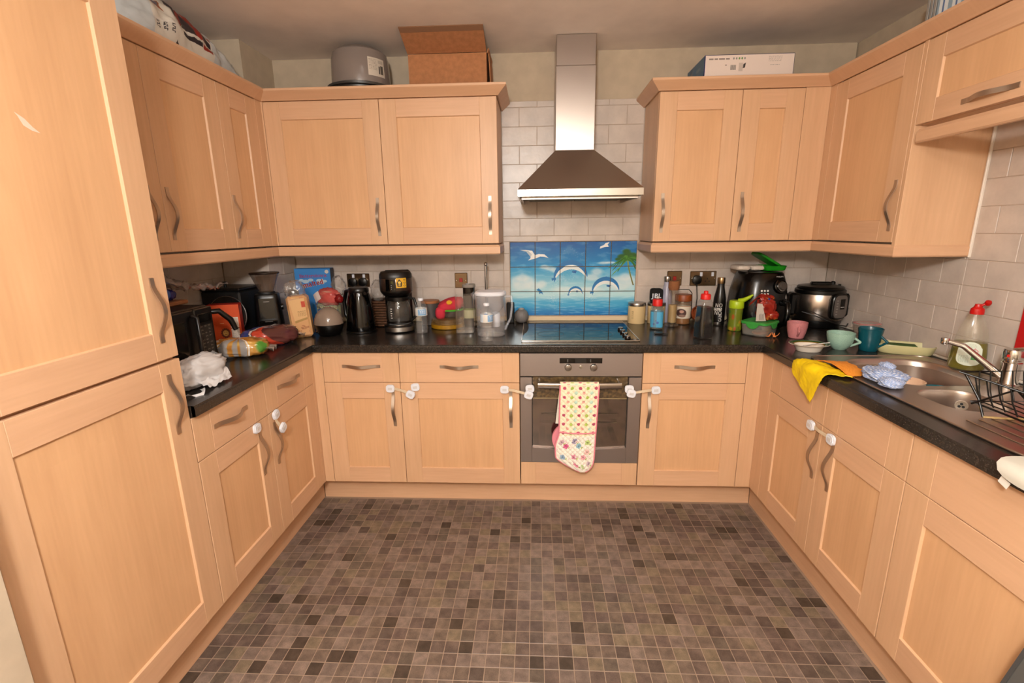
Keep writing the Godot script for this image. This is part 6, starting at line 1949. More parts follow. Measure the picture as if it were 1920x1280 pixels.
	part("sticker", S().sheet(8, 1, func(u: float, v: float) -> Vector3:
		var a := lerpf(PI / 2 - 0.02, PI / 2 - 0.62, u)
		var k := pow(pow(absf(cos(a)), 2.3) + pow(absf(sin(a)), 2.3), -1.0 / 2.3) * 0.0896
		return Vector3(-0.004 + cos(a) * k, lerpf(0.302, 0.250, v), sin(a) * k), 0.0), printed("yellow sticker", sk, 0.5), t)
	var jg := sub("glass_jug", t)
	part("glass", S().lathe([[0.0, 0.046], [0.058, 0.046], [0.066, 0.052], [0.0700, 0.085], [0.0690, 0.120], [0.0600, 0.155], [0.0530, 0.172], [0.0530, 0.178]], 44, Vector3(0, 0, 0.004)), clear("jug glass", Color(0.30, 0.25, 0.20, 0.16), 0.05), jg)
	part("collar", S().lathe([[0.0535, 0.172], [0.0590, 0.174], [0.0600, 0.194], [0.0500, 0.200], [0.0, 0.201]], 40, Vector3(0, 0, 0.004)), bp, jg)
	part("band", S().lathe([[0.0668, 0.051], [0.0680, 0.052], [0.0680, 0.062], [0.0668, 0.063]], 40, Vector3(0, 0, 0.004)), bp, jg)
	part("handle", S().tube([Vector3(0.052, 0.185, 0.02), Vector3(0.088, 0.182, 0.035), Vector3(0.098, 0.14, 0.040), Vector3(0.092, 0.085, 0.036), Vector3(0.066, 0.060, 0.024)], 0.008, 10), bp, jg)
	for k in 5:
		part("cup_mark", S().box(Vector3(-0.006, 0.0, 0.0), Vector3(0.004 - 0.003 * (k % 2), 0.004, 0.0006)), wl_mat(), jg, Transform3D(Basis(Vector3.UP, -0.55), Vector3(-sin(0.55) * 0.0700, 0.082 + k * 0.0125, 0.004 + cos(0.55) * 0.0700)))
	# wicker basket between them
	t = thing("wicker_basket", "brown wicker basket with clear wrapping between the kettle and coffee machine", "basket", Vector3(-0.815, W, 0.110))
	part("lining", S().lathe([[0.0, 0.004], [0.078, 0.004], [0.086, 0.150], [0.083, 0.150], [0.075, 0.008], [0.0, 0.008]], 32, Vector3.ZERO, 3.0, 1.0, 0.9), mat("wicker dark", Color(0.20, 0.12, 0.06), 0.8), t)
	var wk := world_tex(mat("wicker", Color(0.42, 0.25, 0.12), 0.7), mottle(64, 0.2, 111, 0.6, 1.0), 12.0)
	for k in 10:
		var y := 0.010 + k * 0.0152
		var ring: Array = []
		for i in 48:
			var a := TAU * i / 48
			var kk := pow(pow(absf(cos(a)), 3.0) + pow(absf(sin(a)), 3.0), -1.0 / 3.0)
			var r := lerpf(0.081, 0.089, y / 0.15) + 0.0022 * (1.0 if (i / 2 + k) % 2 == 0 else -1.0)
			ring.append(Vector3(cos(a) * kk * r, y, sin(a) * kk * r * 0.9))
		part("weave", S().tube(ring, 0.0068, 6, true), wk, t)
	var n := FastNoiseLite.new()
	n.seed = 51
	n.frequency = 1.0
	var crump := func(d: Vector3) -> float: return 0.30 * n.get_noise_3d(d.x * 2.0, d.y * 2.0, d.z * 2.0) + 0.12 * n.get_noise_3d(d.x * 6.0, d.y * 6.0, d.z * 6.0)
	part("clear_wrap", S().blob(Vector3(-0.035, 0.205, -0.01), Vector3(0.040, 0.062, 0.04), 1.0, crump, 40, 26), clear("clear film", Color(0.86, 0.83, 0.80, 0.09), 0.16), t)
	# sockets behind
	socket_plate("double_socket", "double brass socket above the black kettle", -1.070, -0.930, 1.128, 1.210, [Vector2(-1.028, 1.194), Vector2(-0.962, 1.194)], [])
	plug("plug", "left of two black plugs above the kettle", Vector3(-1.030, 1.160, 0.010))
	plug("plug", "right of two black plugs above the kettle", Vector3(-0.968, 1.160, 0.010))
	cord("black cable running from the sockets behind the kettle to the worktop", [Vector3(-1.030, 1.124, 0.024), Vector3(-1.020, 1.04, 0.05), Vector3(-0.985, 0.95, 0.12), Vector3(-0.960, WT + 0.004, 0.17)], 0.003)
	socket_plate("cooker_switch", "single brass switch with red rocker above the pink mitt left of the mural", -0.404, -0.327, 1.118, 1.209, [Vector2(-0.366, 1.166)], [], true)
	# bottles of water
	water_bottle("small clear water bottle standing right of the coffee machine", Vector3(-0.538, W, 0.345), 0.3)
	water_bottle("small clear water bottle standing before the filter jug", Vector3(-0.161, W, 0.535), 0.9)
	# grey canister with a wood lid
	t = thing("canister", "grey canister with a wooden lid behind the left water bottle", "canister", Vector3(-0.545, W, 0.085))
	part("body", S().lathe([[0.0, 0.0], [0.052, 0.0], [0.0545, 0.003], [0.0545, 0.126], [0.0530, 0.128], [0.0, 0.128]], 40), mat("grey enamel", Color(0.31, 0.29, 0.28), 0.4), t)
	part("lid", S().lathe([[0.0, 0.128], [0.0555, 0.128], [0.0560, 0.130], [0.0555, 0.141], [0.0535, 0.143], [0.0, 0.143]], 40), mat("lid wood", Color(0.62, 0.39, 0.23), 0.5), t)
	# tub of wraps, a clear tub on it and the pink mitt on top
	t = thing("yellow_tub", "round low tub with a yellow base right of the grey canister", "tub", Vector3(-0.425, W, 0.175))
	part("base", S().lathe([[0.0, 0.0], [0.094, 0.0], [0.098, 0.003], [0.098, 0.022], [0.0965, 0.0235], [0.0, 0.0235]], 48), mat("mustard plastic", Color(0.60, 0.43, 0.045), 0.4), t)
	part("contents", S().lathe([[0.0, 0.0238], [0.080, 0.0238], [0.086, 0.034], [0.070, 0.048], [0.0, 0.052]], 36), world_tex(mat("brown seeds", Color(0.36, 0.22, 0.10), 0.8), mottle(64, 0.4, 113, 0.4, 1.0, Color.WHITE, 0.5), 12.0), t)
	part("cover", S().lathe([[0.0975, 0.0238], [0.0985, 0.025], [0.0950, 0.052], [0.0880, 0.056], [0.0, 0.056]], 48), clear("amber cover", Color(0.66, 0.50, 0.26, 0.25), 0.1), t)
	t = thing("clear_tub", "clear tub with green rim and red contents under the pink mitt", "tub", Vector3(-0.405, W + 0.0568, 0.150))
	part("tub", S().lathe([[0.0, 0.0], [0.060, 0.0], [0.063, 0.004], [0.068, 0.040], [0.066, 0.040], [0.060, 0.006], [0.0, 0.003]], 40), clear("tub grey", Color(0.42, 0.36, 0.32, 0.35), 0.12), t)
	part("rim", S().lathe([[0.0660, 0.038], [0.0700, 0.039], [0.0705, 0.046], [0.0670, 0.048], [0.0655, 0.045]], 40), mat("lime rim", Color(0.24, 0.66, 0.12), 0.4), t)
	part("contents", S().lathe([[0.0, 0.030], [0.055, 0.032], [0.058, 0.060], [0.040, 0.066], [0.0, 0.067]], 30), mat("dark red", Color(0.30, 0.04, 0.035), 0.5), t)
	part("paper", S().box(Vector3(0.034, 0.046, 0.042), Vector3(0.050, 0.062, 0.052), 0.001), M["white plastic"], t)
	t = thing("mitt", "pink cloth mitt with a yellow spot draped on the clear tub", "mitt", Vector3(-0.405, W + 0.120, 0.160))
	var pm := mat("pink mitt", Color(0.76, 0.16, 0.23), 0.85)
	var cloth := FastNoiseLite.new()
	cloth.seed = 57
	cloth.frequency = 1.0
	part("mitt", S().blob(Vector3(0.000, 0.006, 0.0), Vector3(0.078, 0.040, 0.062), 0.75, func(d: Vector3) -> float: return 0.14 * cloth.get_noise_3d(d.x * 1.6, d.y * 1.6, d.z * 1.6), 36, 22), pm, t, Transform3D(Basis(Vector3.BACK, 0.30), Vector3.ZERO))
	part("cuff", S().blob(Vector3(-0.058, -0.036, 0.030), Vector3(0.030, 0.036, 0.036), 0.8, null, 24, 14), pm, t)
	part("spot", S().lathe([[0.017, 0.0], [0.016, 0.003], [0.0, 0.004]], 20, Vector3.ZERO, 2.0, 1.0, 0.8), mat("yellow spot", Color(0.84, 0.62, 0.12), 0.8), t, Transform3D(Basis(Vector3.RIGHT, 0.95), Vector3(0.000, 0.028, 0.058)))
	# tall clear storage box and the dark bottle seen beside it
	t = thing("storage_jar", "tall clear rectangular food container left of the filter jug", "container", Vector3(-0.300, W, 0.325), 0.02)
	part("wall", S().lathe([[0.0, 0.0], [0.046, 0.0], [0.049, 0.003], [0.049, 0.205], [0.047, 0.206]], 40, Vector3.ZERO, 9.0, 1.0, 0.92), clear("container clear", Color(0.84, 0.80, 0.76, 0.05), 0.06), t)
	part("thick_base", S().lathe([[0.0, 0.001], [0.046, 0.001], [0.048, 0.004], [0.047, 0.017], [0.0, 0.015]], 40, Vector3.ZERO, 9.0, 1.0, 0.92), clear("container base", Color(0.80, 0.78, 0.76, 0.16), 0.08), t)
	t = thing("oil_bottle", "dark brown bottle with a grey cap and green label behind the clear container", "bottle", Vector3(-0.290, W, 0.220))
	part("bottle", S().lathe([[0.0, 0.0], [0.030, 0.0], [0.033, 0.004], [0.033, 0.130], [0.0335, 0.150], [0.0335, 0.235], [0.0, 0.235]], 32, Vector3.ZERO, 3.0), mat("brown bottle", Color(0.075, 0.045, 0.030), 0.15), t)
	part("label", S().lathe([[0.0334, 0.062], [0.0336, 0.063], [0.0336, 0.108], [0.0334, 0.109]], 32, Vector3.ZERO, 3.0), mat("pale label", Color(0.66, 0.65, 0.50), 0.6), t)
	part("label_band", S().lathe([[0.0335, 0.1095], [0.0337, 0.110], [0.0337, 0.118], [0.0335, 0.119]], 32, Vector3.ZERO, 3.0), mat("olive label", Color(0.36, 0.42, 0.14), 0.6), t)
	part("cap", S().lathe([[0.0350, 0.2352], [0.0365, 0.237], [0.0365, 0.250], [0.0340, 0.253], [0.0, 0.253]], 32, Vector3.ZERO, 3.0), mat("cap grey", Color(0.52, 0.49, 0.46), 0.35), t)
	part("pour_lip", S().lathe([[0.010, 0.2532], [0.012, 0.256], [0.0, 0.257]], 16, Vector3(-0.005, 0, 0.015)), M["white plastic"], t)
	# kitchen-roll pole
	t = thing("kitchen_roll_stand", "steel kitchen roll pole with ball top behind the filter jug", "stand", Vector3(-0.200, W, 0.140))
	part("base", S().lathe([[0.0, 0.0], [0.070, 0.0], [0.072, 0.003], [0.070, 0.008], [0.0, 0.010]], 36), M["steel"], t)
	part("pole", S().lathe([[0.0075, 0.010], [0.0075, 0.345], [0.005, 0.347], [0.0, 0.347]], 16), M["steel"], t)
	part("ball", S().lathe([[0.005, 0.345], [0.0085, 0.349], [0.0105, 0.356], [0.0085, 0.363], [0.004, 0.367], [0.0, 0.3675]], 18), M["chrome"], t)
	# filter jug
	t = thing("filter_jug", "clear water filter jug with a white lid left of the hob", "jug", Vector3(-0.152, W, 0.395))
	var jc := clear("jug plastic", Color(0.84, 0.86, 0.90, 0.09), 0.06)
	part("jug", S().lathe([[0.0, 0.0], [0.070, 0.0], [0.074, 0.004], [0.0790, 0.215], [0.0775, 0.216]], 44, Vector3.ZERO, 2.8, 1.0, 0.86), jc, t)
	part("inner_funnel", S().lathe([[0.0, 0.105], [0.030, 0.105], [0.040, 0.118], [0.066, 0.150], [0.0745, 0.214], [0.0730, 0.214]], 40, Vector3.ZERO, 2.8, 1.0, 0.86), clear("funnel plastic", Color(0.72, 0.74, 0.78, 0.26), 0.15), t)
	part("filter", S().lathe([[0.0, 0.045], [0.022, 0.045], [0.025, 0.050], [0.026, 0.105], [0.023, 0.118], [0.012, 0.124], [0.0, 0.125]], 28, Vector3(0.024, 0, 0)), M["white plastic"], t)
	part("water", S().lathe([[0.0, 0.004], [0.0700, 0.004], [0.0722, 0.075], [0.0, 0.075]], 40, Vector3.ZERO, 2.8, 1.0, 0.86), clear("still water", Color(0.70, 0.68, 0.66, 0.08), 0.05), t)
	part("lid", S().lathe([[0.0, 0.214], [0.080, 0.214], [0.0830, 0.218], [0.0830, 0.226], [0.0760, 0.234], [0.0300, 0.240], [0.0, 0.241]], 44, Vector3.ZERO, 2.8, 1.0, 0.86), M["white plastic"], t)
	part("spout", S().tube([Vector3(-0.072, 0.200, 0.0), Vector3(-0.090, 0.216, 0.0), Vector3(-0.098, 0.226, 0.0)], [0.018, 0.013, 0.009], 10), jc, t)
	part("handle", S().tube([Vector3(0.078, 0.205, 0.0), Vector3(0.110, 0.207, 0.01), Vector3(0.114, 0.16, 0.012), Vector3(0.104, 0.09, 0.01), Vector3(0.074, 0.03, 0.0)], [0.0075, 0.0065, 0.006, 0.006, 0.0075], 10), clear("jug handle", Color(0.84, 0.86, 0.90, 0.25), 0.08), t)
	# black pot and ribbed ball
	t = thing("block", "narrow black block standing behind the filter jug", "block", Vector3(-0.066, W, 0.045))
	part("block", S().box(Vector3(-0.022, 0.0, -0.028), Vector3(0.022, 0.120, 0.028), 0.004), M["black matt"], t)
	part("slot", S().box(Vector3(-0.014, 0.1202, -0.004), Vector3(0.014, 0.1212, 0.004)), M["black gloss"], t)
	t = thing("ribbed_ball", "round ribbed grey ball ornament left of the hob", "ornament", Vector3(0.000, W, 0.066))
	var rib: Array = []
	part("ball", S().sheet(72, 20, func(u: float, v: float) -> Vector3:
		var b := PI * (v - 0.5)
		var r := 0.0420 * pow(cos(b), 0.8) * (1.0 + 0.025 * cos(TAU * u * 24.0))
		return Vector3(cos(TAU * u) * r, 0.042 + 0.042 * sin(b), sin(TAU * u) * r), 0.0, true, Vector3(0, 0.042, 0)), mat("ribbed grey", Color(0.46, 0.44, 0.43), 0.5), t)
	part("neck", S().lathe([[0.015, 0.080], [0.017, 0.083], [0.017, 0.089], [0.012, 0.090], [0.010, 0.084]], 20), mat("pale grey", Color(0.66, 0.63, 0.60), 0.5), t)

func left_things() -> void:
	var W := WT + 0.0008
	var n := FastNoiseLite.new()
	n.seed = 71
	n.frequency = 1.0
	var soft := func(d: Vector3) -> float: return 0.22 * n.get_noise_3d(d.x * 1.5, d.y * 1.5, d.z * 1.5) + 0.10 * n.get_noise_3d(d.x * 5.0, d.y * 5.0, d.z * 5.0)
	var crinkle := func(d: Vector3) -> float: return 0.30 * n.get_noise_3d(d.x * 1.7, d.y * 1.7, d.z * 1.7) - 0.5 * absf(n.get_noise_3d(d.x * 3.3, d.y * 3.3, d.z * 3.3)) - 0.25 * absf(n.get_noise_3d(d.x * 8.0, d.y * 8.0, d.z * 8.0)) + 0.2
	# microwave
	var t := thing("microwave", "black microwave oven on the left worktop beside the tall unit", "microwave", Vector3(-1.62, W, 1.030))
	var bk := mat("microwave black", Color(0.022, 0.019, 0.018), 0.3)
	part("body", S().box(Vector3(0.0, 0.010, 0.0), Vector3(0.375, 0.266, 0.430), 0.005), mat("microwave case", Color(0.035, 0.028, 0.025), 0.45), t)
	for q in [[0.04, 0.04], [0.33, 0.04], [0.04, 0.39], [0.33, 0.39]]:
		part("foot", S().lathe([[0.012, 0.0], [0.012, 0.011], [0.0, 0.011]], 14, Vector3(q[0], 0, q[1])), M["black matt"], t)
	var d := part("door", S().box(Vector3(0.3755, 0.014, 0.105), Vector3(0.396, 0.262, 0.428), 0.004), bk, t)
	part("window", S().box(Vector3(0.396, 0.050, 0.165), Vector3(0.3975, 0.225, 0.400), 0.001), M["black gloss"], d)
	part("handle", S().tube([Vector3(0.396, 0.240, 0.122), Vector3(0.416, 0.232, 0.122), Vector3(0.418, 0.14, 0.122), Vector3(0.416, 0.044, 0.122), Vector3(0.396, 0.036, 0.122)], 0.007, 8), mat("handle grey", Color(0.10, 0.09, 0.085), 0.3), d)
	var cp := part("control_panel", S().box(Vector3(0.3755, 0.014, 0.002), Vector3(0.395, 0.262, 0.103), 0.004), bk, t)
	var pr := canvas(64, 160, Color("1c1815"))
	for r in 11:
		for c in 3:
			if (r * 3 + c) % 5 != 4:
				small_print(pr, 6 + c * 19, 4 + r * 14, 13, 7, 2, Color("a09484"))
	var face := S()
	face.sg = -1
	face.quad(Vector3(0.3955, 0.040, 0.088), Vector3(0.3955, 0.040, 0.016), Vector3(0.3955, 0.195, 0.016), Vector3(0.3955, 0.195, 0.088), Vector3.RIGHT)
	part("key_print", face, printed("key print", pr, 0.5), cp)
	part("display", S().box(Vector3(0.395, 0.205, 0.018), Vector3(0.3965, 0.240, 0.088), 0.001), M["black gloss"], cp)
	part("energy_tag", S().box(Vector3(0.395, 0.018, 0.030), Vector3(0.3965, 0.036, 0.056), 0.0005), mat("tag pale", Color(0.62, 0.57, 0.52), 0.6), cp)
	# on the microwave
	t = thing("chopping_slab", "thin wooden board lying on top of the microwave", "board", Vector3(-1.43, W + 0.2675, 1.14))
	part("board", S().box(Vector3(-0.09, 0.0, -0.14), Vector3(0.09, 0.016, 0.20), 0.004), M["cork"], t)
	t = thing("blue_packet", "small blue packet on the wooden board over the microwave", "packet", Vector3(-1.410, W + 0.2845, 1.070))
	part("packet", S().blob(Vector3(0, 0.024, 0), Vector3(0.048, 0.024, 0.062), 0.7, soft, 26, 14), mat("blue film", Color(0.04, 0.10, 0.38), 0.25), t)
	part("print_band", S().blob(Vector3(0.012, 0.028, 0.004), Vector3(0.040, 0.0215, 0.020), 0.7, null, 20, 12), mat("blue pale", Color(0.25, 0.36, 0.62), 0.4), t)
	t = thing("plastic_bag", "clear crumpled plastic bag draped over the microwave top", "plastic bag", Vector3(-1.45, W + 0.300, 1.02))
	var film := clear("crinkled film", Color(0.80, 0.74, 0.70, 0.34), 0.18)
	part("bag", S().sheet(34, 26, func(u: float, v: float) -> Vector3:
		var p := Vector3(lerpf(-0.10, 0.13, u), 0.0, lerpf(-0.26, 0.27, v))
		p.y = 0.015 + 0.140 * smoothstep(0.15, 0.85, v) * sin(PI * clampf(u * 0.8 + 0.1, 0, 1)) + 0.030 * n.get_noise_2d(u * 5.0, v * 6.0) + 0.014 * n.get_noise_2d(u * 17.0, v * 19.0)
		return p, 0.0), film, t)
	part("twist", S().blob(Vector3(0.0, 0.012, -0.275), Vector3(0.02, 0.012, 0.03), 1.0, soft, 20, 12), film, t)
	# dark appliance by the pilaster
	t = thing("bread_bin", "black lidded bread bin against the left wall behind the orange box", "bread bin", Vector3(-1.512, W, 0.418))
	part("bin", S().box(Vector3(-0.125, 0.0, -0.100), Vector3(0.082, 0.255, 0.105), 0.008), M["black matt"], t)
	part("lid", S().box(Vector3(-0.128, 0.2565, -0.103), Vector3(0.085, 0.272, 0.108), 0.006), mat("bin lid", Color(0.055, 0.047, 0.042), 0.35), t)
	part("lid_knob", S().lathe([[0.007, 0.272], [0.008, 0.286], [0.013, 0.291], [0.010, 0.300], [0.0, 0.301]], 16, Vector3(-0.03, 0, 0.04)), M["black plastic"], t)
	# round smoked lid leaning there, and the orange box
	t = thing("glass_disc", "round smoked glass pan cover standing behind the orange carton", "pan cover", Vector3(-1.490, W + 0.002, 0.548))
	part("glass", S().lathe([[0.0, 0.014], [0.06, 0.011], [0.098, 0.0], [0.1, 0.003], [0.06, 0.015], [0.0, 0.018]], 44), mat("smoked glass", Color(0.085, 0.075, 0.07), 0.15), t, Transform3D(Basis(Vector3.RIGHT, PI / 2 - 0.10), Vector3(0, 0.132, 0.0)))
	part("rim", S().lathe([[0.099, -0.002], [0.102, 0.0], [0.102, 0.004], [0.099, 0.005]], 44), M["steel"], t, Transform3D(Basis(Vector3.RIGHT, PI / 2 - 0.10), Vector3(0, 0.132, 0.0)))
	part("edge_stand", S().box(Vector3(-0.03, 0.0, -0.012), Vector3(0.03, 0.032, 0.004), 0.004), M["black matt"], t)
	t = thing("cardboard_carton", "orange carton with a printed sun face beside the microwave", "carton", Vector3(-1.458, W, 0.615), 0.36)
	var oc := canvas(200, 256, Color("d04a14"))
	paint_disc(oc, Vector2(98, 176), Vector2(25, 27), Color("6b2c14"), 0.05)
	for k in 14:
		var a := TAU * k / 14
		paint_disc(oc, Vector2(98 + cos(a) * 25, 176 + sin(a) * 27), Vector2(6, 6), Color("6b2c14"), 0.2)
	paint_disc(oc, Vector2(98, 176), Vector2(19, 20), Color("d8a050"), 0.1)
	for q in [[91, 170, 2.5], [105, 170, 2.5]]:
		paint_disc(oc, Vector2(q[0], q[1]), Vector2(q[2], q[2]), Color("6b2c14"))
	rect(oc, 90, 183, 16, 3, Color("6b2c14"))
	rect(oc, 70, 112, 26, 4, Color("e0a070"))
	rect(oc, 136, 78, 52, 66, Color("d8c6b4"))
	small_print(oc, 140, 84, 44, 54, 9, Color("a08878"))
	rect(oc, 136, 150, 52, 78, Color("d8c6b4"))
	small_print(oc, 140, 156, 44, 66, 10, Color("9a8272"))
	rect(oc, 136, 145, 52, 4, Color("5a2a18"))
	paint_poly(oc, [Vector2(100, 240), Vector2(116, 226), Vector2(128, 214), Vector2(122, 236), Vector2(108, 248)], Color("5a3a5a"))
	var om := mat("orange card", Color(0.64, 0.10, 0.018), 0.55)
	part("box", S().box(Vector3(-0.070, 0.0, -0.030), Vector3(0.070, 0.205, 0.030), 0.001), om, t)
	var of := S()
	of.sg = -1
	of.quad(Vector3(-0.0695, 0.001, 0.0304), Vector3(0.0695, 0.001, 0.0304), Vector3(0.0695, 0.204, 0.0304), Vector3(-0.0695, 0.204, 0.0304), Vector3.BACK)
	part("front_print", of, printed("carton print", oc, 0.5), t)
	part("top_flap", S().box(Vector3(-0.069, 0.2052, -0.0295), Vector3(0.069, 0.2062, 0.0295)), om, t)
	# curved black handle reaching over the carton
	t = thing("pan", "black frying pan on edge with a curved handle over the orange carton", "frying pan", Vector3(-1.470, W, 0.86))
	part("pan", S().lathe([[0.0, 0.0], [0.080, 0.0], [0.094, 0.028], [0.097, 0.034], [0.094, 0.034], [0.078, 0.004], [0.0, 0.003]], 40), M["black matt"], t, Transform3D(Basis(Vector3.RIGHT, PI / 2 - 0.16), Vector3(-0.025, 0.102, 0.045)))
	part("handle", S().tube([Vector3(0.045, 0.155, 0.03), Vector3(0.085, 0.205, 0.0), Vector3(0.125, 0.205, -0.04), Vector3(0.150, 0.160, -0.075), Vector3(0.160, 0.110, -0.09)], [0.008, 0.011, 0.013, 0.013, 0.011], 10), M["black plastic"], t)
	# two packs of bread rolls in printed film
	for k in 2:
		var lb: String = ["pack of golden bread rolls with grey and red stripes lying on the left worktop", "purple-brown pack of rolls with a flag stripe lying behind the golden pack"][k]
		t = thing("bread_roll_pack", lb, "bread pack", [Vector3(-1.262, W, 0.835), Vector3(-1.240, W, 0.618)][k], [0.25, 0.95][k], "packs of bread rolls")
		var im := canvas(256, 128, Color("b8803a") if k == 0 else Color("57302c"))
		for i in 60:
			var c: Color = ([Color("c99a4a"), Color("a86a2c"), Color("d8b060"), Color("8a5424")] if k == 0 else [Color("6a3a36"), Color("47262a"), Color("7a4a3c"), Color("5a2c3a")])[i % 4]
			paint_disc(im, Vector2(rng.randf() * 256, rng.randf() * 128), Vector2(rng.randf_range(8, 24), rng.randf_range(8, 20)), Color(c, 0.7), 0.6)
		if k == 0:
			for q in [[60, 8], [70, 4], [78, 14]]:
				rect(im, q[0] - 8, 0, q[1], 128, Color("9a928c"))
			rect(im, 48, 0, 3, 128, Color("d6cfc6"))
			rect(im, 86, 0, 3, 128, Color("d6cfc6"))
			rect(im, 176, 0, 10, 128, Color("b03a2c"))
			rect(im, 190, 0, 14, 128, Color("cfc4b8"))
			paint_disc(im, Vector2(22, 70), Vector2(18, 26), Color("4f8a34"), 0.3)
			paint_disc(im, Vector2(150, 96), Vector2(18, 16), Color("7a9a34"), 0.3)
			for i in 4:
				rect(im, 104 + i * 13, 84, 9, 20, Color("e0d8c8"))
		else:
			paint_poly(im, [Vector2(40, 0), Vector2(60, 0), Vector2(124, 128), Vector2(100, 128)], Color("b8402c"))
			paint_poly(im, [Vector2(62, 0), Vector2(72, 0), Vector2(136, 128), Vector2(126, 128)], Color("d8cfc6"))
			paint_poly(im, [Vector2(74, 0), Vector2(104, 0), Vector2(168, 128), Vector2(138, 128)], Color("33437e"))
			rect(im, 216, 0, 6, 128, Color("c8c0b6"))
			rect(im, 228, 0, 10, 128, Color("9a9088"))
			rect(im, 4, 20, 60, 8, Color("7a3a6a"))
		var m := printed("roll print %d" % k, im, 0.22)
		var rolls := func(dd: Vector3) -> float: return 0.07 * absf(sin(dd.x * 7.0)) + 0.10 * n.get_noise_3d(dd.x * 3.0 + k * 9.0, dd.y * 3.0, dd.z * 3.0) + 0.05 * n.get_noise_3d(dd.x * 9.0, dd.y * 9.0, dd.z * 9.0)
		part("pack", S().blob(Vector3(0, [0.040, 0.046][k], 0), Vector3([0.118, 0.128][k], [0.040, 0.046][k], [0.062, 0.075][k]), 0.72, rolls, 56, 28), m, t)
		part("sealed_end", S().sheet(10, 6, func(u: float, v: float) -> Vector3: return Vector3([0.118, 0.130][k] + 0.030 * u, 0.038 + 0.012 * sin(v * 14.0) * u - 0.010 * u, lerpf(-0.045, 0.045, v)), 0.0012), clear("crinkled film", Color.WHITE), t)
	# white carrier bag
	t = thing("carrier_bag", "crumpled white plastic carrier bag on the worktop before the microwave", "carrier bag", Vector3(-1.150, W, 1.250))
	var wb := mat("white film", Color(0.84, 0.83, 0.83), 0.3)
	wb.backlight_enabled = true
	wb.backlight = Color(0.4, 0.4, 0.4)
	part("bag", S().blob(Vector3(0.0, 0.055, 0.0), Vector3(0.046, 0.055, 0.120), 0.8, soft, 56, 34), wb, t)
	part("bag_mouth", S().sheet(20, 10, func(u: float, v: float) -> Vector3: return Vector3(0.030 + 0.036 * v, 0.040 - 0.030 * v + 0.014 * n.get_noise_2d(u * 2.5, v * 2.0), lerpf(-0.10, 0.075, u) * (1.0 - 0.25 * v)), 0.0012), wb, t)
	part("bag_handle", S().sheet(14, 5, func(u: float, v: float) -> Vector3: return Vector3(0.040 + 0.030 * sin(PI * u) + 0.012 * v, 0.006 + 0.012 * sin(u * 7.0) * v, 0.070 + 0.075 * u), 0.0012), wb, t)
	part("grey_print", S().prism([Vector2(-0.02, 0), Vector2(0.02, 0.004), Vector2(0.004, 0.022)], 0.0, 0.0008), mat("bag print", Color(0.40, 0.39, 0.38), 0.5), t, Transform3D(Basis(Vector3.UP, 0.9) * Basis(Vector3.RIGHT, -0.7), Vector3(0.018, 0.097, -0.055)))
	# coffee grinder
	t = thing("coffee_grinder", "black coffee grinder with a smoky funnel hopper in the left corner", "coffee grinder", Vector3(-1.336, W, 0.436), 0.42)
	part("body", S().lathe([[0.0, 0.0], [0.066, 0.0], [0.070, 0.006], [0.066, 0.10], [0.060, 0.20], [0.058, 0.228], [0.054, 0.234], [0.0, 0.236]], 44, Vector3.ZERO, 4.5, 1.0, 1.05), M["black plastic"], t)
	part("front_panel", S().sheet(6, 8, func(u: float, v: float) -> Vector3: return Vector3(lerpf(-0.036, 0.036, u), lerpf(0.215, 0.110, v), lerpf(0.0645, 0.0695, v)), 0.003), M["black gloss"], t)
	part("grounds_bin", S().box(Vector3(-0.042, 0.012, 0.060), Vector3(0.042, 0.100, 0.0745), 0.004), mat("smoked bin", Color(0.05, 0.040, 0.035), 0.12), t)
	part("bin_line", S().box(Vector3(-0.016, 0.094, 0.0748), Vector3(0.020, 0.0965, 0.0756)), mat("line grey", Color(0.45, 0.42, 0.40), 0.4), t)
	part("lettering", S().box(Vector3(-0.014, 0.196, 0.0668), Vector3(0.014, 0.200, 0.0678)), mat("line grey", Color.WHITE), t)
	part("dial", S().lathe([[0.016, 0.0], [0.015, 0.010], [0.0, 0.011]], 20), M["black plastic"], t, Transform3D(Basis(Vector3.BACK, -PI / 2), Vector3(0.062, 0.16, 0.0)))
	part("collar", S().lathe([[0.042, 0.234], [0.040, 0.244], [0.0, 0.244]], 32), M["black matt"], t)
	part("hopper", S().lathe([[0.034, 0.2445], [0.036, 0.252], [0.0690, 0.335], [0.0705, 0.340], [0.0690, 0.340]], 40), clear("smoked hopper", Color(0.42, 0.34, 0.28, 0.5), 0.12), t)
	part("hopper_lid", S().lathe([[0.0715, 0.337], [0.0730, 0.340], [0.0710, 0.345], [0.0, 0.350]], 40), mat("hopper lid brown", Color(0.11, 0.07, 0.05), 0.25), t)
	# bag of sliced bread standing on end
	t = thing("bread_loaf", "bag of sliced bread standing on end right of the coffee grinder", "bread", Vector3(-1.166, W, 0.420), 0.30)
	var bm := canvas(128, 256, Color("cf9c6a"))
	rect(bm, 0, 0, 128, 34, Color("c79a72"))
	paint_poly(bm, [Vector2(20, 22), Vector2(124, 14), Vector2(124, 130), Vector2(34, 150)], Color("d8ad78"))
	rect(bm, 90, 34, 34, 36, Color("b8452c"))
	small_print(bm, 60, 92, 52, 36, 5, Color("a07a4a"))
	paint_poly(bm, [Vector2(34, 150), Vector2(124, 130), Vector2(124, 142), Vector2(36, 164)], Color("a8844a"))
	for i in 12:
		paint_disc(bm, Vector2(rng.randf_range(44, 118), rng.randf_range(166, 222)), Vector2(rng.randf_range(5, 14), rng.randf_range(3, 7)), Color(0.55, 0.32, 0.20, 0.5), 0.5)
	rect(bm, 4, 222, 22, 12, Color("6a6a9a"))
	var lf := printed("bread print", bm, 0.35)
	var ls := S()
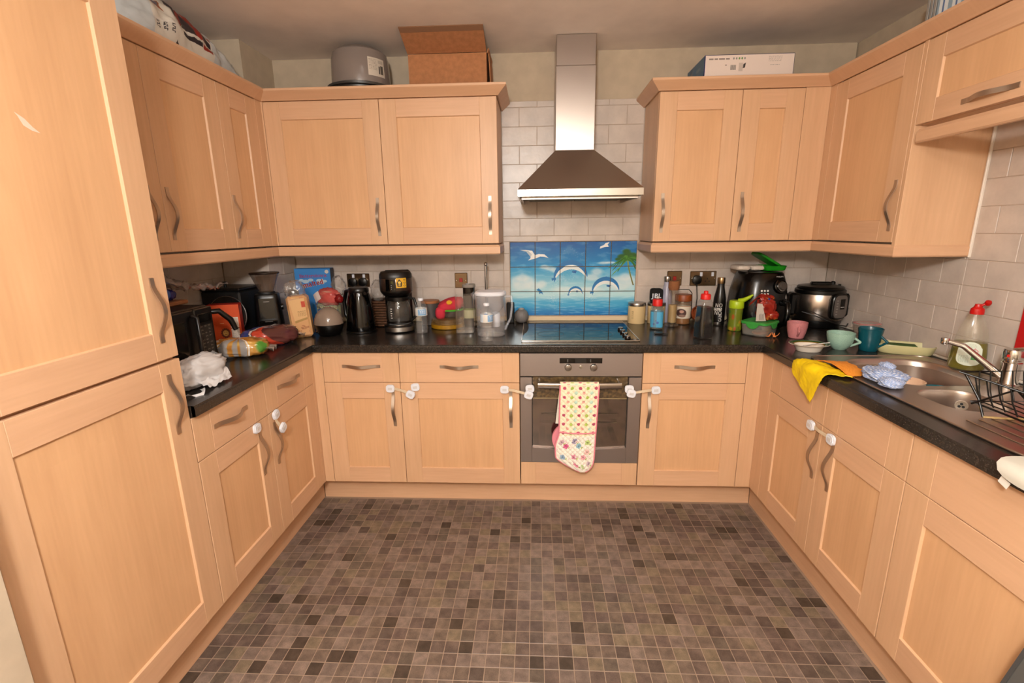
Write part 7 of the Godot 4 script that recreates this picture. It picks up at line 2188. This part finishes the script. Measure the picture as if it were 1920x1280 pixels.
	ls.box(Vector3(-0.052, 0.0, -0.045), Vector3(0.052, 0.222, 0.045), 0.012)
	part("loaf", ls, lf, t, Transform3D(Basis(Vector3.BACK, 0.07), Vector3.ZERO))
	part("bag_top", S().blob(Vector3(-0.020, 0.250, 0.0), Vector3(0.046, 0.045, 0.036), 0.9, crinkle, 40, 24), clear("clear film", Color.WHITE), t)
	part("twist", S().blob(Vector3(-0.055, 0.262, 0.02), Vector3(0.018, 0.026, 0.016), 1.0, crinkle, 20, 12), clear("clear film", Color.WHITE), t)
	# blue biscuit box behind
	t = thing("biscuit_box", "blue malted milk biscuit box standing behind the bread bag", "box", Vector3(-1.232, W, 0.075), 0.08)
	var bb := mat("blue card", Color(0.22, 0.52, 0.80), 0.5)
	part("box", S().box(Vector3(-0.112, 0.0, -0.030), Vector3(0.098, 0.338, 0.030), 0.0015), bb, t)
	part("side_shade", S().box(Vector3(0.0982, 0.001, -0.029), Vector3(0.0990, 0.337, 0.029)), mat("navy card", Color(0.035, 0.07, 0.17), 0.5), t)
	var red := mat("red lettering", Color(0.62, 0.10, 0.12), 0.5)
	var wl := mat("cream lettering", Color(0.84, 0.80, 0.76), 0.5)
	text("lettering", "malted", 0.0285, wl, t, Transform3D(Basis(Vector3.BACK, 0.20), Vector3(-0.008, 0.247, 0.0308)), 0.0, true, "Droid Sans", 0.0008)
	text("lettering", "malted", 0.0265, red, t, Transform3D(Basis(Vector3.BACK, 0.20), Vector3(-0.008, 0.2475, 0.0318)), 0.0, true, "Droid Sans", 0.0008)
	text("lettering", "Butterstown", 0.0185, mat("pink lettering", Color(0.62, 0.24, 0.42), 0.5), t, Transform3D(Basis(Vector3.BACK, 0.02), Vector3(-0.005, 0.294, 0.0308)), 0.0, true, "Droid Serif", 0.0008)
	part("roundel", S().lathe([[0.011, 0.0], [0.011, 0.0006], [0.0, 0.0006]], 20), wl, t, Transform3D(Basis(Vector3.RIGHT, PI / 2), Vector3(0.078, 0.318, 0.0304)))
	var cloud := S()
	for q in [[-0.075, 0.268, 0.016], [-0.050, 0.262, 0.020], [-0.02, 0.270, 0.016], [0.03, 0.266, 0.018], [0.06, 0.262, 0.015]]:
		cloud.lathe([[q[2], 0.0], [q[2], 0.0004], [0.0, 0.0004]], 16, Vector3(q[0], 0.0, -q[1]), 2.0, 1.0, 0.55)
	part("cloud_print", cloud, mat("pale print", Color(0.70, 0.78, 0.84), 0.5), t, Transform3D(Basis(Vector3.RIGHT, PI / 2), Vector3(0, 0, 0.0303)))
	# red bread packet bunched in clear film
	t = thing("bread_packet", "red and white bread packet bunched in clear film before the blue box", "packet", Vector3(-1.075, WT + 0.1545, 0.275), -0.35)
	var rp := canvas(128, 128, Color("b8504a"))
	for i in 30:
		paint_disc(rp, Vector2(rng.randf() * 128, rng.randf() * 128), Vector2(rng.randf_range(6, 18), rng.randf_range(5, 14)), [Color("c86a5c"), Color("a03a38"), Color("b08070"), Color("c2403c")][i % 4], 0.5)
	rect(rp, 84, 40, 12, 60, Color("dcd2cc"))
	rect(rp, 100, 40, 6, 60, Color("dcd2cc"))
	part("packet", S().blob(Vector3(0, 0.038, 0), Vector3(0.068, 0.048, 0.045), 0.8, soft, 40, 24), printed("red print", rp, 0.25), t)
	part("white_label", S().sheet(6, 6, func(u: float, v: float) -> Vector3: return Vector3(lerpf(-0.052, -0.008, u), lerpf(0.068, 0.022, v) + 0.010 * u, 0.0465 + 0.004 * sin(PI * u)), 0.001), mat("label white", Color(0.80, 0.74, 0.72), 0.5), t, Transform3D(Basis(Vector3.BACK, 0.35), Vector3(0.008, 0.006, 0.002)))
	part("bunched_end", S().blob(Vector3(0.076, 0.032, 0.006), Vector3(0.024, 0.024, 0.020), 0.9, soft, 26, 16), mat("red film", Color(0.46, 0.08, 0.08), 0.25), t)
	part("clear_wrap", S().blob(Vector3(0.030, 0.095, -0.05), Vector3(0.040, 0.052, 0.030), 1.0, crinkle, 36, 22), clear("clear film", Color.WHITE), t)
	part("clear_wrap", S().blob(Vector3(-0.01, -0.002, 0.010), Vector3(0.062, 0.030, 0.040), 1.0, crinkle, 36, 22), clear("clear film", Color.WHITE), t)
	# speckled packet under it
	t = thing("speckled_packet", "pale green dotted packet standing behind the egg cooker", "packet", Vector3(-1.090, W, 0.255), -0.1)
	var gp := canvas(96, 160, Color("b9b48c"))
	for i in 20:
		for j in 11:
			paint_disc(gp, Vector2(5 + j * 9 + (4 if i % 2 else 0), 5 + i * 8), Vector2(1.6, 1.8), Color("4a5a3c"))
	paint_disc(gp, Vector2(20, 40), Vector2(14, 15), Color("2c4a7a"), 0.1)
	part("packet", S().box(Vector3(-0.062, 0.0, -0.030), Vector3(0.062, 0.150, 0.030), 0.010), printed("dotted print", gp, 0.5), t)
	part("rolled_top", S().tube([Vector3(-0.058, 0.150, 0.006), Vector3(0.058, 0.150, 0.006)], 0.008, 10), mat("pale green film", Color(0.56, 0.55, 0.38), 0.4), t)
	# egg cooker
	t = thing("egg_cooker", "small egg cooker with a smoky dome on a black base", "egg cooker", Vector3(-1.036, W, 0.392))
	part("base", S().lathe([[0.0, 0.0], [0.050, 0.0], [0.056, 0.005], [0.068, 0.030], [0.0755, 0.052], [0.0755, 0.062], [0.0, 0.062]], 44), M["black plastic"], t)
	part("tray", S().lathe([[0.0, 0.064], [0.066, 0.064], [0.068, 0.068], [0.0, 0.072]], 36), mat("tray grey", Color(0.30, 0.27, 0.25), 0.5), t)
	part("dome", S().lathe([[0.0745, 0.0625], [0.0755, 0.064], [0.0725, 0.092], [0.0620, 0.118], [0.0440, 0.139], [0.0220, 0.150], [0.0, 0.153]], 48), clear("smoky dome", Color(0.62, 0.54, 0.48, 0.66), 0.12), t)
	for q in [[-0.02, 0.0], [0.022, 0.012], [0.002, -0.026]]:
		part("vent_hole", S().lathe([[0.003, 0.0], [0.003, 0.002], [0.0, 0.002]], 10, Vector3(q[0], 0.1495, q[1])), M["black matt"], t)
	part("switch", S().box(Vector3(-0.055, 0.020, 0.040), Vector3(-0.040, 0.032, 0.052), 0.002), M["chrome"], t)
	# dark tin behind the bread
	t = thing("spice_jar", "small dark jar with a red label behind the bread bag", "jar", Vector3(-1.262, W, 0.300))
	part("jar", S().lathe([[0.0, 0.0], [0.026, 0.0], [0.028, 0.003], [0.028, 0.228], [0.024, 0.236], [0.0, 0.236]], 28), M["black plastic"], t)
	part("label", S().lathe([[0.0284, 0.150], [0.0286, 0.151], [0.0286, 0.205], [0.0284, 0.206]], 28), mat("deep red", Color(0.30, 0.05, 0.04), 0.5), t)

func high_things() -> void:
	var T := 2.1208
	# bag lying on the left wall units, printed with a flag
	var n := FastNoiseLite.new()
	n.seed = 81
	n.frequency = 1.0
	var t := thing("sack", "white sack printed with a union flag lying on the left wall units", "sack", Vector3(-1.475, T, 0.74))
	var im := canvas(512, 256, Color("cfc8bb"))
	# the sack's long side: u runs along its length, v from the top of the side downwards
	rect(im, 0, 0, 190, 256, Color("b9bcbb"))
	for r in [[66, 78, 30]]:
		paint_disc(im, Vector2(r[0], r[1]), Vector2(r[2], r[2]), Color("4a4a5a"))
		paint_disc(im, Vector2(r[0], r[1]), Vector2(r[2] - 4, r[2] - 4), Color("c5c6c4"))
		for k in 3:
			var a := TAU * k / 3.0
			var c := Vector2(r[0], r[1]) + Vector2(cos(a), sin(a)) * 13.0
			paint_poly(im, [c + Vector2(cos(a + 1.2), sin(a + 1.2)) * 10.0, c + Vector2(cos(a + 3.3), sin(a + 3.3)) * 10.0, c + Vector2(cos(a + 5.2), sin(a + 5.2)) * 9.0], Color("2a2a32"))
	var flag := [[Vector2(300, 20), Vector2(345, 60), Vector2(330, 128), Vector2(296, 100)], [Vector2(330, 190), Vector2(372, 60), Vector2(410, 128), Vector2(420, 200)], [Vector2(440, 60), Vector2(506, 160), Vector2(506, 214), Vector2(452, 160)]]
	for q in flag:
		paint_poly(im, q, Color("30282c"))
	for q in [[Vector2(340, 52), Vector2(372, 44), Vector2(350, 150), Vector2(318, 196)], [Vector2(384, 60), Vector2(436, 72), Vector2(470, 200), Vector2(428, 206)], [Vector2(470, 60), Vector2(512, 120), Vector2(512, 140), Vector2(486, 110)]]:
		paint_poly(im, q, Color("8e2a1e"))
	paint_poly(im, [Vector2(214, 66), Vector2(240, 84), Vector2(264, 78), Vector2(254, 108), Vector2(262, 140), Vector2(236, 116), Vector2(216, 112)], Color("8a4a22"))
	paint_poly(im, [Vector2(226, 82), Vector2(252, 88), Vector2(248, 116), Vector2(230, 106)], Color("5a5a66"))
	rect(im, 330, 214, 110, 24, Color("30282c"))
	rect(im, 444, 214, 60, 24, Color("8e2a1e"))
	rect(im, 190, 196, 322, 10, Color("d4cec4"))
	var dk := Color("2c2a30")
	for k in 3:
		for j in 4:
			rect(im, 202 + k * 34, 208 + j * 11, 15, 4, dk)
			rect(im, 202 + k * 34 + (11 if j % 2 else 0), 208 + j * 11, 4, 11, dk)
	var m := printed("sack print", im, 0.35)
	m.uv1_scale = Vector3(1.45, 2.5, 1)
	m.uv1_offset = Vector3(0.066, -0.52, 0)
	var sack := S()
	var f := func(u: float, v: float) -> Vector3:
		# u: 0 at the near end, 1 at the far end; v: right round the girth, starting under the viewer's side
		var z := lerpf(0.36, -0.40, u)
		var e := pow(maxf(1.0 - pow(absf(u * 2.0 - 1.0), 4.0), 0.0), 0.5)
		var hgt: float = (0.250 - 0.150 * smoothstep(0.45, 1.05, u)) * lerpf(0.25, 1.0, e)
		var a := TAU * v - PI / 2
		var x := 0.145 * cos(a) * lerpf(0.6, 1.0, e)
		var y := hgt * (0.5 + 0.5 * sin(a))
		var w := 0.014 * n.get_noise_3d(z * 9.0, a * 1.3, 1.0) + 0.006 * n.get_noise_3d(z * 26.0, a * 4.0, 5.0)
		return Vector3(x + w, maxf(y + w * (0.0 if sin(a) < -0.8 else 1.0), 0.0), z)
	# rewrap so the print covers the side facing the room and the top
	sack.sheet(60, 36, func(u: float, v: float) -> Vector3: return f.call(u, 0.55 - v * 0.55), 0.0)
	part("printed_side", sack, m, t)
	part("back_side", S().sheet(40, 20, func(u: float, v: float) -> Vector3: return f.call(u, 0.55 + v * 0.45), 0.0), mat("sack white", Color(0.62, 0.62, 0.60), 0.4), t)
	# grey cake carrier
	t = thing("cake_carrier", "grey round cake carrier with a label on the wall unit left of the box", "cake carrier", Vector3(-0.825, T, 0.180))
	part("base", S().lathe([[0.0, 0.0], [0.150, 0.0], [0.166, 0.030], [0.168, 0.046], [0.164, 0.050], [0.0, 0.050]], 56), mat("carrier dark", Color(0.085, 0.078, 0.072), 0.4), t)
	part("rim", S().lathe([[0.160, 0.050], [0.1715, 0.052], [0.1725, 0.062], [0.1560, 0.068], [0.150, 0.066]], 56), mat("carrier rim", Color(0.22, 0.21, 0.20), 0.4), t)
	part("dome", S().lathe([[0.1495, 0.066], [0.1500, 0.068], [0.1440, 0.190], [0.1360, 0.222], [0.1100, 0.242], [0.0500, 0.250], [0.0, 0.251]], 56), clear("carrier dome", Color(0.58, 0.53, 0.50, 0.72), 0.22), t)
	var lm := canvas(128, 80, Color("c9bfb0"))
	small_print(lm, 8, 8, 56, 50, 8, Color("8a8074"))
	rect(lm, 78, 34, 10, 34, Color("3a3632"))
	rect(lm, 92, 30, 24, 38, Color("5a544c"))
	rect(lm, 76, 8, 40, 14, Color("b0a698"))
	part("label", S().sheet(10, 1, func(u: float, v: float) -> Vector3:
		var a := lerpf(1.00, 0.36, u)
		var y := lerpf(0.182, 0.098, v)
		var r := lerpf(0.1512, 0.1453, (y - 0.068) / 0.122)
		return Vector3(cos(a) * r, y, sin(a) * r), 0.0), printed("carrier label", lm, 0.5), t)
	# open cardboard box
	t = thing("cardboard_box", "open brown cardboard box on the wall unit left of the hood", "cardboard box", Vector3(-0.350, T, 0.150))
	var cb := world_tex(mat("brown card", Color(0.72, 0.49, 0.32), 0.85), mottle(128, 0.06, 121, 0.88, 1.0, Color.WHITE, 0.08), 4.0)
	part("wall", S().box(Vector3(-0.212, 0.0, 0.068), Vector3(0.188, 0.209, 0.073)), cb, t)
	part("wall", S().box(Vector3(-0.212, 0.0, -0.140), Vector3(0.188, 0.209, -0.135)), cb, t)
	part("wall", S().box(Vector3(-0.212, 0.0, -0.1348), Vector3(-0.207, 0.209, 0.0678)), cb, t)
	part("wall", S().box(Vector3(0.183, 0.0, -0.1348), Vector3(0.188, 0.209, 0.0678)), cb, t)
	part("floor", S().box(Vector3(-0.2065, 0.001, -0.1345), Vector3(0.1825, 0.005, 0.0675)), cb, t)
	part("flap", S().box(Vector3(-0.213, 0.0, -0.005), Vector3(0.189, 0.135, 0.0)), cb, t, Transform3D(Basis(Vector3.RIGHT, 1.19), Vector3(0, 0.2105, 0.0755)))
	part("flap", S().box(Vector3(0.0, 0.0, -0.135), Vector3(0.005, 0.022, 0.067)), cb, t, Transform3D(Basis(Vector3.BACK, -0.35), Vector3(0.189, 0.2095, 0)))
	part("folded_flap", S().box(Vector3(0.0, -0.165, -0.100), Vector3(0.004, 0.0, 0.060)), cb, t, Transform3D(Basis(Vector3.BACK, 0.05), Vector3(0.197, 0.206, 0)))
	part("flap_edge", S().box(Vector3(-0.213, 0.1355, -0.0050), Vector3(0.189, 0.168, 0.0)), mat("card edge", Color(0.55, 0.40, 0.29), 0.9), t, Transform3D(Basis(Vector3.RIGHT, 1.19), Vector3(0, 0.2105, 0.0755)))
	# flat white box with blue edges
	t = thing("appliance_box", "flat white box with blue sides on the right wall units", "box", Vector3(1.113, T, 0.200))
	var bl := mat("blue edge", Color(0.055, 0.12, 0.38), 0.45)
	part("box", S().box(Vector3(-0.213, 0.0, -0.170), Vector3(0.209, 0.1425, 0.0985), 0.002), bl, t)
	var bi := canvas(512, 128, Color("e2d2c8"))
	for q in [[20, 18, 26], [52, 14, 20], [78, 16, 34], [118, 16, 22]]:
		rect(bi, q[0], 12, q[2], 6, Color("8a7e78"))
	for k in 5:
		paint_disc(bi, Vector2(164 + k * 16, 14), Vector2(5, 5), Color("5a8a4a") if k in [2, 3] else Color("8a8a86"), 0.2)
	rect(bi, 148, 40, 32, 20, Color("5a5450"))
	for k in 8:
		rect(bi, 149 + k * 4, 40, 2, 20, Color("d0c4bc"))
	rect(bi, 196, 32, 24, 34, Color("c4b6ac"))
	paint_poly(bi, [Vector2(222, 38), Vector2(236, 32), Vector2(232, 52), Vector2(220, 54)], Color("3a3634"))
	small_print(bi, 366, 8, 78, 24, 5, Color("b4a8a0"))
	small_print(bi, 378, 42, 60, 6, 1, Color("a09690"))
	rect(bi, 116, 38, 10, 4, Color("7a706a"))
	rect(bi, 130, 112, 240, 2, Color("b0a298"))
	rect(bi, 0, 122, 512, 6, Color("b89868"))
	var bf := S()
	bf.sg = -1
	bf.quad(Vector3(-0.210, 0.001, 0.0990), Vector3(0.206, 0.001, 0.0990), Vector3(0.206, 0.1395, 0.0990), Vector3(-0.210, 0.1395, 0.0990), Vector3.BACK)
	part("front_print", bf, printed("appliance box print", bi, 0.5), t)
	var si := canvas(128, 128, Color("4f7088"))
	for i in 10:
		paint_disc(si, Vector2(rng.randf_range(20, 120), rng.randf_range(10, 120)), Vector2(rng.randf_range(8, 26), rng.randf_range(8, 30)), Color([Color("2f4a68"), Color("7a8c98"), Color("8a7a74"), Color("3a6a94")][i % 4], 0.6), 0.4)
	var sf := S()
	sf.sg = -1
	sf.quad(Vector3(-0.2135, 0.003, -0.167), Vector3(-0.2135, 0.003, 0.0955), Vector3(-0.2135, 0.1395, 0.0955), Vector3(-0.2135, 0.1395, -0.167), Vector3.LEFT)
	part("side_print", sf, printed("box side print", si, 0.5), t)
	# stack of pale boxes on the bridging unit
	t = thing("multipack", "pale blue striped multipack on top of the right wall units", "multipack", Vector3(1.665, T, 0.755), -0.35)
	part("pack", S().box(Vector3(-0.065, 0.0, -0.060), Vector3(0.085, 0.215, 0.060), 0.002), mat("pale blue card", Color(0.48, 0.54, 0.58), 0.5), t)
	for k in 4:
		part("stripe", S().box(Vector3(-0.060 + k * 0.037, 0.020, 0.0602), Vector3(-0.035 + k * 0.037, 0.213, 0.0612)), mat("white stripe", Color(0.74, 0.74, 0.73), 0.5), t)
		part("stripe_text", S().box(Vector3(-0.051 + k * 0.037, 0.100, 0.0613), Vector3(-0.046 + k * 0.037, 0.200, 0.0617)), mat("stripe blue", Color(0.28, 0.36, 0.50), 0.5), t)
	for k in 3:
		part("stripe", S().box(Vector3(-0.0662, 0.020, -0.052 + k * 0.037), Vector3(-0.0652, 0.213, -0.028 + k * 0.037)), mat("white stripe", Color.WHITE), t)
